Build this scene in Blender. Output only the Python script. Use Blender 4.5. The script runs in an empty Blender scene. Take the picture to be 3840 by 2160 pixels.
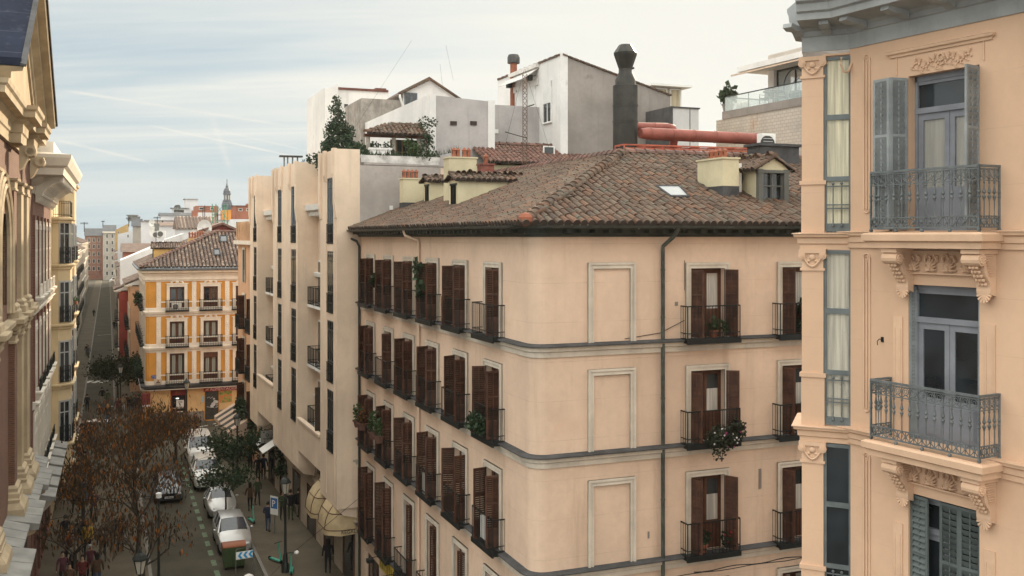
import bpy, bmesh, math, random
from mathutils import Matrix, Vector
RD = random.Random(11)
S = bpy.context.scene
C = S.collection
PI = math.pi
F, EYE = 3733.0, 17.0
V = Vector
def at(u, v, Y): return V(((u-1920)/F*Y, Y, EYE-(v-888)/F*Y))
def gnd(u, v):
    Y = EYE*F/(v-888); return V(((u-1920)/F*Y, Y, 0))

# ---------------------------------------------------------------- materials
MATS = {}
def nd(nt, typ, **kw):
    n = nt.nodes.new(typ)
    for k, v in kw.items(): setattr(n, k, v)
    return n
def setin(nt, node, key, val):
    if hasattr(val, 'is_linked') or hasattr(val, 'links'): nt.links.new(val, node.inputs[key])
    else: node.inputs[key].default_value = val
def c4(c): return (c[0], c[1], c[2], 1.0)
def mixc(nt, fac, a, b, mode='MIX'):
    m = nd(nt, 'ShaderNodeMix', data_type='RGBA', blend_type=mode)
    setin(nt, m, 0, fac)
    for i, x in ((6, a), (7, b)):
        if isinstance(x, tuple): m.inputs[i].default_value = c4(x)
        else: nt.links.new(x, m.inputs[i])
    return m.outputs[2]
def noise(nt, vec, scale, detail=4, rough=.6, stretch=None):
    if stretch:
        mp = nd(nt, 'ShaderNodeMapping'); nt.links.new(vec, mp.inputs[0]); mp.inputs['Scale'].default_value = stretch; vec = mp.outputs[0]
    n = nd(nt, 'ShaderNodeTexNoise'); nt.links.new(vec, n.inputs['Vector'])
    n.inputs['Scale'].default_value = scale; n.inputs['Detail'].default_value = detail; n.inputs['Roughness'].default_value = rough
    return n.outputs['Fac']
def ramp(nt, fac, p0, p1, lo=0.0, hi=1.0):
    m = nd(nt, 'ShaderNodeMapRange', interpolation_type='SMOOTHSTEP'); nt.links.new(fac, m.inputs[0])
    m.inputs[1].default_value = p0; m.inputs[2].default_value = p1; m.inputs[3].default_value = lo; m.inputs[4].default_value = hi
    return m.outputs[0]
def math_(nt, op, a, b=0.0):
    m = nd(nt, 'ShaderNodeMath', operation=op); setin(nt, m, 0, a); setin(nt, m, 1, b); return m.outputs[0]
def mat(name, col, rough=.85, var=.18, scale=.6, streak=0.0, streak_col=None, fine=.08, bump=.15, metal=0.0, island=0.0, island_cols=None, lines=None, line_col=None, patches=None, spec=.3, trans=0.0):
    """procedural surface: broad blotches, optional rain streaks, fine grain, per piece variation, course lines"""
    if name in MATS: return MATS[name]
    m = bpy.data.materials.new(name); m.use_nodes = True; nt = m.node_tree
    b = nt.nodes['Principled BSDF']; geo = nd(nt, 'ShaderNodeNewGeometry'); pos = geo.outputs['Position']
    c = None
    dark = tuple(x*(1-var) for x in col); lite = tuple(min(1, x*(1+var*.8)) for x in col)
    n1 = noise(nt, pos, scale, 5)
    c = mixc(nt, ramp(nt, n1, .3, .7), dark, lite)
    if fine:
        n2 = noise(nt, pos, scale*14, 4, .7)
        c = mixc(nt, ramp(nt, n2, .25, .75, 0, fine*2), c, tuple(x*.55 for x in col))
    if streak:
        n3 = noise(nt, pos, 1.0, 5, .65, (2.2, 2.2, .18))
        c = mixc(nt, ramp(nt, n3, .52, .75, 0, streak), c, streak_col or tuple(x*.45 for x in col))
    if patches:
        n4 = noise(nt, pos, patches[0], 6, .65)
        c = mixc(nt, ramp(nt, n4, patches[1], patches[1]+patches[2]), c, patches[3])
    hgt = noise(nt, pos, 9 if bump < .5 else 5, 5, .7)
    if lines:   # horizontal joints every lines[0] metres
        sp = nd(nt, 'ShaderNodeSeparateXYZ'); nt.links.new(pos, sp.inputs[0])
        fr = math_(nt, 'FRACT', math_(nt, 'MULTIPLY', sp.outputs[2], 1.0/lines[0]))
        l = ramp(nt, math_(nt, 'ABSOLUTE', math_(nt, 'SUBTRACT', fr, .5)), .5-lines[1]/lines[0], .5, 0, lines[2])
        br = noise(nt, pos, 1.7, 3)
        l = math_(nt, 'MULTIPLY', l, ramp(nt, br, .35, .6, .25, 1))
        c = mixc(nt, l, c, line_col or tuple(x*.4 for x in col))
    if island:
        c = mixc(nt, 1.0, c, mixc(nt, geo.outputs['Random Per Island'], (1-island,)*3, (1+island*.6,)*3), 'MULTIPLY')
    if island_cols:
        cr = nd(nt, 'ShaderNodeValToRGB'); nt.links.new(geo.outputs['Random Per Island'], cr.inputs[0]); cr.color_ramp.interpolation = 'CONSTANT'
        e = cr.color_ramp.elements
        for i, ic in enumerate(island_cols):
            el = e[i] if i < 2 else e.new(0.5)
            el.position = i/len(island_cols); el.color = c4(ic)
        c = mixc(nt, 1.0, cr.outputs[0], mixc(nt, ramp(nt, n1, .3, .7), (1-var,)*3, (1+var,)*3), 'MULTIPLY')
        n5 = noise(nt, pos, scale*9, 5, .7)
        c = mixc(nt, ramp(nt, n5, .5, .72, 0, fine*4), c, tuple(x*.35 for x in col))
        if patches: c = mixc(nt, ramp(nt, noise(nt, pos, patches[0], 6, .7), patches[1], patches[1]+patches[2]), c, patches[3])
    nt.links.new(c, b.inputs['Base Color'])
    b.inputs['Roughness'].default_value = rough; b.inputs['Metallic'].default_value = metal
    b.inputs['Specular IOR Level'].default_value = spec
    if trans:
        tr = nd(nt, 'ShaderNodeBsdfTranslucent'); nt.links.new(c, tr.inputs[0]); ms = nd(nt, 'ShaderNodeMixShader'); ms.inputs[0].default_value = trans
        nt.links.new(b.outputs[0], ms.inputs[1]); nt.links.new(tr.outputs[0], ms.inputs[2]); nt.links.new(ms.outputs[0], nt.nodes['Material Output'].inputs[0])
    if bump:
        bp = nd(nt, 'ShaderNodeBump'); bp.inputs['Strength'].default_value = min(1, bump); bp.inputs['Distance'].default_value = .02
        nt.links.new(hgt, bp.inputs['Height']); nt.links.new(bp.outputs[0], b.inputs['Normal'])
    MATS[name] = m
    return m
def brick_mat(name, col, mortar, axis_ang, bw=.26, bh=.07, var=.3, streak=.2, rust=None):
    if name in MATS: return MATS[name]
    m = bpy.data.materials.new(name); m.use_nodes = True; nt = m.node_tree; b = nt.nodes['Principled BSDF']
    geo = nd(nt, 'ShaderNodeNewGeometry'); sp = nd(nt, 'ShaderNodeSeparateXYZ'); nt.links.new(geo.outputs['Position'], sp.inputs[0])
    sn = nd(nt, 'ShaderNodeSeparateXYZ'); nt.links.new(geo.outputs['Normal'], sn.inputs[0])
    al = math_(nt, 'ADD', math_(nt, 'MULTIPLY', sp.outputs[0], math.cos(axis_ang)), math_(nt, 'MULTIPLY', sp.outputs[1], math.sin(axis_ang)))
    ac = math_(nt, 'ADD', math_(nt, 'MULTIPLY', sp.outputs[0], -math.sin(axis_ang)), math_(nt, 'MULTIPLY', sp.outputs[1], math.cos(axis_ang)))
    f = math_(nt, 'ABSOLUTE', math_(nt, 'ADD', math_(nt, 'MULTIPLY', sn.outputs[0], math.cos(axis_ang)), math_(nt, 'MULTIPLY', sn.outputs[1], math.sin(axis_ang))))
    g = math_(nt, 'GREATER_THAN', f, .7)
    x = math_(nt, 'ADD', math_(nt, 'MULTIPLY', al, math_(nt, 'SUBTRACT', 1.0, g)), math_(nt, 'MULTIPLY', ac, g))
    cb = nd(nt, 'ShaderNodeCombineXYZ'); nt.links.new(x, cb.inputs[0]); nt.links.new(sp.outputs[2], cb.inputs[1])
    bt = nd(nt, 'ShaderNodeTexBrick'); nt.links.new(cb.outputs[0], bt.inputs['Vector'])
    bt.inputs['Color1'].default_value = c4(col); bt.inputs['Color2'].default_value = c4(tuple(k*(1-var) for k in col)); bt.inputs['Mortar'].default_value = c4(mortar)
    bt.inputs['Scale'].default_value = 1; bt.inputs['Brick Width'].default_value = bw; bt.inputs['Row Height'].default_value = bh; bt.inputs['Mortar Size'].default_value = bh*.12
    c = bt.outputs[0]
    c = mixc(nt, ramp(nt, noise(nt, geo.outputs['Position'], .7, 5), .4, .7, 0, .35), c, tuple(k*.5 for k in col))
    c = mixc(nt, ramp(nt, noise(nt, geo.outputs['Position'], 1, 5, .6, (2, 2, .15)), .5, .75, 0, streak), c, tuple(k*.4 for k in col))
    if rust: c = mixc(nt, ramp(nt, noise(nt, geo.outputs['Position'], 1, 5, .6, (1.3, 1.3, .2)), .62, .74, 0, .8), c, rust)
    nt.links.new(c, b.inputs['Base Color']); b.inputs['Roughness'].default_value = .9
    MATS[name] = m; return m
def glass(name, col=(.02, .025, .03), rough=.05, spec=.6):
    if name in MATS: return MATS[name]
    m = bpy.data.materials.new(name); m.use_nodes = True; nt = m.node_tree; b = nt.nodes['Principled BSDF']
    geo = nd(nt, 'ShaderNodeNewGeometry')
    n = noise(nt, geo.outputs['Position'], .8, 2)
    nt.links.new(mixc(nt, ramp(nt, n, .35, .65), tuple(x*.6 for x in col), tuple(x*1.5 for x in col)), b.inputs['Base Color'])
    b.inputs['Roughness'].default_value = rough; b.inputs['Specular IOR Level'].default_value = spec
    bp = nd(nt, 'ShaderNodeBump'); bp.inputs['Strength'].default_value = .06; nt.links.new(noise(nt, geo.outputs['Position'], 2.2, 2), bp.inputs['Height']); nt.links.new(bp.outputs[0], b.inputs['Normal'])
    MATS[name] = m; return m
def clear(name, col=(.8, .9, .9), op=.25):
    if name in MATS: return MATS[name]
    m = bpy.data.materials.new(name); m.use_nodes = True; nt = m.node_tree; b = nt.nodes['Principled BSDF']
    b.inputs['Base Color'].default_value = c4(col); b.inputs['Roughness'].default_value = .05
    t = nd(nt, 'ShaderNodeBsdfTransparent'); x = nd(nt, 'ShaderNodeMixShader'); x.inputs[0].default_value = op
    nt.links.new(t.outputs[0], x.inputs[1]); nt.links.new(b.outputs[0], x.inputs[2]); nt.links.new(x.outputs[0], nt.nodes['Material Output'].inputs[0])
    MATS[name] = m; return m
def curtain(name, col=(.62, .6, .55)):
    if name in MATS: return MATS[name]
    m = bpy.data.materials.new(name); m.use_nodes = True; nt = m.node_tree; b = nt.nodes['Principled BSDF']
    geo = nd(nt, 'ShaderNodeNewGeometry'); n = noise(nt, geo.outputs['Position'], 1, 3, .6, (16, 16, .5))
    nt.links.new(mixc(nt, ramp(nt, n, .3, .7), tuple(x*.55 for x in col), col), b.inputs['Base Color']); b.inputs['Roughness'].default_value = .9
    bp = nd(nt, 'ShaderNodeBump'); bp.inputs['Strength'].default_value = .6; nt.links.new(n, bp.inputs['Height']); nt.links.new(bp.outputs[0], b.inputs['Normal'])
    MATS[name] = m; return m

# ---------------------------------------------------------------- mesh building
class MB:
    def __init__(s): s.v = []; s.f = []; s.m = []; s.M = None
    def add(s, vs, fs, mi=0):
        o = len(s.v)
        s.v += [tuple(s.M @ V(p)) for p in vs] if s.M is not None else [tuple(p) for p in vs]
        for f in fs: s.f.append(tuple(i+o for i in f)); s.m.append(mi)
        return s
    def box(s, x0, x1, y0, y1, z0, z1, mi=0):
        return s.add([(x0,y0,z0),(x1,y0,z0),(x1,y1,z0),(x0,y1,z0),(x0,y0,z1),(x1,y0,z1),(x1,y1,z1),(x0,y1,z1)],
                     [(3,2,1,0),(4,5,6,7),(0,1,5,4),(1,2,6,5),(2,3,7,6),(3,0,4,7)], mi)
    def bar(s, p, q, w, h=None, mi=0):      # square bar from p to q
        h = h or w; p = V(p); q = V(q); d = (q-p).normalized(); up = V((0,0,1)) if abs(d.z) < .95 else V((1,0,0))
        a = d.cross(up).normalized()*w/2; b = a.cross(d).normalized()*h/2
        vs = [p-a-b, p+a-b, p+a+b, p-a+b, q-a-b, q+a-b, q+a+b, q-a+b]
        return s.add(vs, [(0,1,2,3),(7,6,5,4),(0,4,5,1),(1,5,6,2),(2,6,7,3),(3,7,4,0)], mi)
    def tube(s, pts, r, n=6, mi=0, caps=True):
        pts = [V(p) for p in pts]; rs = r if isinstance(r, (list, tuple)) else [r]*len(pts); vs = []; N = len(pts)
        ref = None
        for i, p in enumerate(pts):
            d = (pts[min(i+1, N-1)]-pts[max(i-1, 0)]).normalized()
            if ref is None: ref = V((0,0,1)) if abs(d.z) < .9 else V((1,0,0))
            a = d.cross(ref)
            if a.length < 1e-4: a = d.cross(V((.3,.7,.2)))
            a.normalize(); b = d.cross(a).normalized(); ref = -b if False else ref
            for k in range(n):
                t = 2*PI*k/n; vs.append(p+(a*math.cos(t)+b*math.sin(t))*rs[i])
        fs = [(i*n+k, i*n+(k+1) % n, (i+1)*n+(k+1) % n, (i+1)*n+k) for i in range(N-1) for k in range(n)]
        if caps: fs += [tuple(range(n-1, -1, -1)), tuple((N-1)*n+k for k in range(n))]
        return s.add(vs, fs, mi)
    def lathe(s, prof, n=10, x=0, y=0, mi=0, caps=True):     # prof: (r, z)
        vs = [(x+r*math.cos(2*PI*k/n), y+r*math.sin(2*PI*k/n), z) for r, z in prof for k in range(n)]
        fs = [(i*n+k, i*n+(k+1) % n, (i+1)*n+(k+1) % n, (i+1)*n+k) for i in range(len(prof)-1) for k in range(n)]
        if caps: fs += [tuple(range(n-1, -1, -1)), tuple((len(prof)-1)*n+k for k in range(n))]
        return s.add(vs, fs, mi)
    def quad(s, *p, mi=0): return s.add(p, [tuple(range(len(p)))], mi)
    def prism(s, poly, z0, z1, mi=0):       # plan polygon, counter clockwise
        n = len(poly)
        vs = [(x, y, z0) for x, y in poly]+[(x, y, z1) for x, y in poly]
        return s.add(vs, [tuple(range(n-1,-1,-1)), tuple(range(n, 2*n))]+[(i, (i+1) % n, n+(i+1) % n, n+i) for i in range(n)], mi)
    def slab(s, poly, y0, y1, mi=0):        # outline in x,z given thickness in y
        n = len(poly)
        vs = [(x, y0, z) for x, z in poly]+[(x, y1, z) for x, z in poly]
        return s.add(vs, [tuple(range(n)), tuple(range(2*n-1, n-1, -1))]+[((i+1) % n, i, n+i, n+(i+1) % n) for i in range(n)], mi)
    def side(s, poly, x0, x1, mi=0):        # outline in y,z given thickness in x
        n = len(poly)
        vs = [(x0, y, z) for y, z in poly]+[(x1, y, z) for y, z in poly]
        return s.add(vs, [tuple(range(n-1,-1,-1)), tuple(range(n, 2*n))]+[(i, (i+1) % n, n+(i+1) % n, n+i) for i in range(n)], mi)
    def sweep(s, path, prof, mi=0, closed=False, caps=True):  # prof: (outwards, z); outwards is to the right of travel
        N = len(path); P = [V((p[0], p[1])) for p in path]; vs = []
        for i in range(N):
            if closed: a, b = P[i-1], P[(i+1) % N]; d0 = (P[i]-a).normalized(); d1 = (b-P[i]).normalized()
            else:
                d0 = (P[i]-P[i-1]).normalized() if i else (P[1]-P[0]).normalized()
                d1 = (P[i+1]-P[i]).normalized() if i < N-1 else d0
            n0 = V((d0.y, -d0.x)); n1 = V((d1.y, -d1.x)); n = (n0+n1)
            n = n/max(.15, n.dot(n0)) if n.length > 1e-6 else n0
            for o, z in prof: vs.append((P[i].x+n.x*o, P[i].y+n.y*o, z))
        k = len(prof); fs = []
        for i in range(N if closed else N-1):
            j = (i+1) % N
            for q in range(k-1): fs.append((i*k+q, j*k+q, j*k+q+1, i*k+q+1))
        if caps and not closed: fs += [tuple(range(k-1,-1,-1)), tuple((N-1)*k+q for q in range(k))]
        return s.add(vs, fs, mi)
    def ball(s, c, rx, ry=None, rz=None, n=8, m=5, mi=0):
        ry = ry or rx; rz = rz or rx; c = V(c); vs = [c-V((0,0,rz))]
        for i in range(1, m):
            t = PI*i/m
            for k in range(n): vs.append(c+V((rx*math.sin(t)*math.cos(2*PI*k/n), ry*math.sin(t)*math.sin(2*PI*k/n), -rz*math.cos(t))))
        vs.append(c+V((0,0,rz))); L = len(vs)-1
        fs = [(0, 1+(k+1) % n, 1+k) for k in range(n)]
        for i in range(m-2): fs += [(1+i*n+k, 1+i*n+(k+1) % n, 1+(i+1)*n+(k+1) % n, 1+(i+1)*n+k) for k in range(n)]
        fs += [(L, 1+(m-2)*n+k, 1+(m-2)*n+(k+1) % n) for k in range(n)]
        return s.add(vs, fs, mi)
    def wall(s, x0, x1, z0, z1, holes=(), y=0.0, depth=.25, mi=0, back=None):
        xs = sorted({x0, x1, *[h[0] for h in holes], *[h[1] for h in holes]}); zs = sorted({z0, z1, *[h[2] for h in holes], *[h[3] for h in holes]})
        xs = [x for x in xs if x0 <= x <= x1]; zs = [z for z in zs if z0 <= z <= z1]
        for i in range(len(xs)-1):
            for j in range(len(zs)-1):
                cx, cz = (xs[i]+xs[i+1])/2, (zs[j]+zs[j+1])/2
                if any(h[0] < cx < h[1] and h[2] < cz < h[3] for h in holes): continue
                s.quad((xs[i],y,zs[j]),(xs[i+1],y,zs[j]),(xs[i+1],y,zs[j+1]),(xs[i],y,zs[j+1]), mi=mi)
        for a, b, c, d in holes:
            e = y+depth
            s.add([(a,y,c),(b,y,c),(b,y,d),(a,y,d),(a,e,c),(b,e,c),(b,e,d),(a,e,d)], [(0,1,5,4),(1,2,6,5),(2,3,7,6),(3,0,4,7)], mi)
            if back is not None: s.quad((a,e,c),(b,e,c),(b,e,d),(a,e,d), mi=back)
        return s
    def build(s, name, mats, parent=None, M=None, smooth=False):
        me = bpy.data.meshes.new(name); me.from_pydata(s.v, [], s.f)
        if not isinstance(mats, (list, tuple)): mats = [mats]
        for m in mats: me.materials.append(m)
        if len(mats) > 1: me.polygons.foreach_set('material_index', s.m)
        if smooth: me.polygons.foreach_set('use_smooth', [True]*len(me.polygons))
        me.update()
        return link(name, me, parent, M)
def link(name, me, parent=None, M=None):
    o = bpy.data.objects.new(name, me); C.objects.link(o)
    if parent: o.parent = parent
    if M is not None: o.matrix_local = M
    return o
def smooth_by_angle(o, deg=40):
    bm = bmesh.new(); bm.from_mesh(o.data)
    bmesh.ops.remove_doubles(bm, verts=bm.verts, dist=1e-4)
    for f in bm.faces: f.smooth = True
    for e in bm.edges: e.smooth = e.is_manifold and e.calc_face_angle(3.2) < math.radians(deg)
    bm.to_mesh(o.data); bm.free(); return o
def thing(name, label, cat, M=None, group=None):
    o = bpy.data.objects.new(name, None); C.objects.link(o); o.empty_display_size = .3
    if M is not None: o.matrix_local = M
    return tag(o, label, cat, group)
def tag(o, label=None, cat=None, group=None, kind=None):
    for k, v in (('label', label), ('category', cat), ('group', group), ('kind', kind)):
        if v: o[k] = v
    return o
KIDS = {}
def dup(o, parent=None, M=None, label=None):
    ch = list(o.children)
    c = o.copy(); C.objects.link(c); c.parent = parent
    for k in ('label', 'group', 'category'):
        if k in c and k != 'category' and parent is None: pass
    if M is not None: c.matrix_local = M
    else: c.matrix_basis = o.matrix_basis.copy()
    if label: c['label'] = label
    for x in ch: dup(x, c)
    return c
def T(x=0, y=0, z=0, rz=0, s=1.0):
    return Matrix.Translation((x, y, z)) @ Matrix.Rotation(rz, 4, 'Z') @ Matrix.Diagonal((s, s, s, 1))
class Frame:     # facade frame: local x to the viewer's right, y inwards, z up
    def __init__(s, ox, oy, dx, dy):
        l = math.hypot(dx, dy); s.o = (ox, oy); s.d = (dx/l, dy/l); s.i = (-dy/l, dx/l); s.ang = math.atan2(dy, dx)
        s.M = T(ox, oy, 0, s.ang)
    def a(s, u, b=0.0):
        k = (u-1920)/F; X = s.o[0]+b*s.i[0]; Y = s.o[1]+b*s.i[1]
        return (k*Y-X)/(s.d[0]-k*s.d[1])
    def Y(s, a, b=0.0): return s.o[1]+a*s.d[1]+b*s.i[1]
    def z(s, v, a, b=0.0): return EYE-(v-888)/F*s.Y(a, b)
    def p(s, a, b=0.0, z=0.0): return V((s.o[0]+a*s.d[0]+b*s.i[0], s.o[1]+a*s.d[1]+b*s.i[1], z))

# ---------------------------------------------------------------- palette
PINK = mat('pink_plaster', (.66, .49, .37), var=.12, scale=.35, streak=.45, streak_col=(.42, .29, .20), fine=.08, lines=(1.12, .012, .35), patches=(.55, .6, .16, (.62, .43, .31)), bump=.12)
TRIM = mat('pale_stone_trim', (.58, .52, .44), var=.14, scale=1.5, streak=.3, streak_col=(.25, .22, .19), fine=.06)
LEAD = mat('lead_sheet', (.075, .075, .078), rough=.8, spec=.15, var=.3, scale=2, fine=.2)
DARKG = mat('dark_green_paint', (.028, .036, .03), rough=.6, var=.4, scale=3, fine=.2, patches=(5, .66, .06, (.3, .26, .2)))
IRON = mat('black_iron', (.012, .014, .014), rough=.55, var=.3, scale=4, metal=.2)
GIRON = mat('grey_green_iron', (.135, .15, .155), rough=.55, var=.25, scale=6, fine=.2)
WOOD = mat('brown_shutter_wood', (.08, .034, .021), rough=.65, var=.45, scale=3, streak=.4, streak_col=(.03, .015, .01), island=.25, fine=.2)
WOOD2 = mat('reddish_door_wood', (.10, .04, .022), rough=.55, var=.3, scale=3, fine=.2)
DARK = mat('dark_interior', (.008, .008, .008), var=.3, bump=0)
GLASS = glass('window_glass')
CURT = curtain('white_curtain')
TILE = mat('weathered_clay_tile', (.2, .14, .11), rough=.85, var=.22, scale=1.2, fine=.14, island_cols=[(.125,.068,.045),(.10,.064,.047),(.13,.094,.07),(.145,.08,.052),(.08,.057,.043),(.115,.074,.053),(.105,.077,.058),(.2,.145,.105),(.09,.062,.048),(.115,.083,.06)], patches=(2.3, .52, .14, (.105, .098, .076)), bump=.3, spec=.25)
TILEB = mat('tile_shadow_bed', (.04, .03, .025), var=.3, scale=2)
TILER = mat('red_clay_tile', (.26, .085, .05), rough=.7, var=.25, scale=1.4, island_cols=[(.14,.062,.045),(.11,.055,.04),(.16,.08,.058),(.12,.065,.05)], fine=.12, spec=.5)
YPLAST = mat('pale_yellow_plaster', (.56, .50, .34), var=.14, scale=.8, streak=.25, streak_col=(.35, .31, .22), fine=.06)
TERRA = mat('terracotta_pot', (.27, .095, .055), var=.2, scale=4)
SOIL = mat('potting_soil', (.04, .03, .02))
GREEN = mat('green_leaves', (.05, .09, .03), rough=.6, var=.4, scale=2, island=.5, trans=.3, bump=0)
DGREEN = mat('dark_green_leaves', (.03, .055, .025), rough=.6, var=.4, scale=2, island=.5, trans=.25, bump=0)
WHITE = mat('white_paint', (.75, .74, .71), var=.08, scale=1, streak=.2, streak_col=(.4, .39, .37))
GALV = mat('galvanised_pipe', (.2, .21, .2), rough=.4, var=.2, scale=4, metal=.5)

# ---------------------------------------------------------------- foliage
def leaf_cloud(mb, blobs, n, size, rnd, mi=0, lo=.55, droop=0.0):
    """n small leaf faces spread through ellipsoids (c, rx, ry, rz)"""
    wsum = sum(b[1]*b[2]*b[3] for b in blobs)
    for c, rx, ry, rz in blobs:
        for _ in range(max(3, int(n*rx*ry*rz/wsum))):
            while True:
                p = V((rnd.uniform(-1,1), rnd.uniform(-1,1), rnd.uniform(-1,1)))
                if lo*lo*rnd.random() < p.length_squared < 1: break
            q = V(c)+V((p.x*rx, p.y*ry, p.z*rz)); a = V((rnd.uniform(-1,1), rnd.uniform(-1,1), rnd.uniform(-1,1)-droop)).normalized()
            b = a.cross(V((rnd.uniform(-1,1), rnd.uniform(-1,1), rnd.uniform(-1,1)))).normalized()
            l = size*rnd.uniform(.6, 1.4); w = l*.42
            mb.add([q, q+a*l*.5+b*w, q+a*l, q+a*l*.5-b*w], [(0,1,2,3)], mi)
    return mb
def branches(mb, base, d, L, r, depth, rnd, spread=.7, tips=None, mi=0, up=.15):
    p = V(base); d = V(d).normalized(); pts = [p.copy()]; n = 4
    for i in range(n):
        d = (d+V((rnd.gauss(0,.13), rnd.gauss(0,.13), rnd.gauss(0,.08)+up*.2))).normalized(); p = p+d*L/n; pts.append(p.copy())
    mb.tube(pts, [r*(1-.45*i/n) for i in range(n+1)], 5 if depth > 1 else 4, mi)
    if tips is not None and depth <= 1: tips += pts[2:]
    if depth > 0:
        for k in range(rnd.choice((2, 3, 3))):
            s = pts[rnd.choice((2, 3, 4)) if k else 4]
            nd_ = (d+V((rnd.gauss(0,spread), rnd.gauss(0,spread), rnd.gauss(0,spread*.5)))).normalized()
            branches(mb, s, nd_, L*rnd.uniform(.6,.85), r*.55, depth-1, rnd, spread, tips, mi, up)

# ---------------------------------------------------------------- tiles
def tile_field(mb, org, along, up, poly, rnd, pitch=.25, course=.42, r=.1, lift=.0):
    """rows of barrel tiles inside poly (a, b): a along the eave, b up the slope"""
    org = V(org); A = V(along).normalized(); U = V(up).normalized(); N = A.cross(U).normalized()
    if N.z < 0: N = -N
    def inside(a, b):
        c = False; n = len(poly)
        for i in range(n):
            (x0, y0), (x1, y1) = poly[i], poly[(i+1) % n]
            if (y0 > b) != (y1 > b) and a < (x1-x0)*(b-y0)/(y1-y0)+x0: c = not c
        return c
    a0 = min(p[0] for p in poly); a1 = max(p[0] for p in poly); b0 = min(p[1] for p in poly); b1 = max(p[1] for p in poly)
    seg = 5
    i = 0; a = a0+pitch/2
    while a < a1:
        b = b0-rnd.random()*course*.8; j = 0
        while b < b1:
            aa = a+rnd.gauss(0, .012); bb = b+rnd.gauss(0, .02)
            if inside(a, b+course*.5) or inside(a, max(b, b0)+.03):
                if b < b0: bb = b0-.03+rnd.gauss(0,.012)
                L = course*1.18; tw = rnd.gauss(0, .02); vs = []
                for e in range(2):
                    rr = r*(1.05 if e == 0 else .95); h = lift+(.034 if e == 0 else .016)+rnd.gauss(0, .004); ca = aa+tw*(e-.5)
                    for k in range(seg+1):
                        t = PI*k/seg
                        vs.append(org+A*(ca-math.cos(t)*rr)+U*(bb+L*e)+N*(h+math.sin(t)*rr))
                vs.append(org+A*aa+U*(bb+.01)+N*(lift-.02))
                fs = [(k, k+1, seg+2+k, seg+1+k) for k in range(seg)]
                mb.add(vs, fs, 0)
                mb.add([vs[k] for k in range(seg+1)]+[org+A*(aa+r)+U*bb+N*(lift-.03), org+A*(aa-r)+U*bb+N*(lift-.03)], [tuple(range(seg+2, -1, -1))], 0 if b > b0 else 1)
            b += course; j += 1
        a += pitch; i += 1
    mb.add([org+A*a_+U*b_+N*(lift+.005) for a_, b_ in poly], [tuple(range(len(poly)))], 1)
    return mb
def ridge_tiles(mb, p, q, rnd, r=.13, L=.42):
    p = V(p); q = V(q); d = (q-p); n = max(2, int(d.length/L)); d.normalize(); sgn = d.cross(V((0,0,1))).normalized(); up = sgn.cross(d).normalized()
    for i in range(n):
        s = p+d*(i*L); vs = []
        for e in range(2):
            rr = r*(1.1 if e == 0 else .9); o = rnd.gauss(0, .01)
            for k in range(6):
                t = PI*k/5; vs.append(s+d*(L*1.15*e)+sgn*(math.cos(t)*rr+o)+up*(math.sin(t)*rr+(.03 if e == 0 else 0)-.02))
        mb.add(vs, [(k, k+1, 7+k, 6+k) for k in range(5)]+[(5,4,3,2,1,0)], 0)
    return mb
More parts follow.
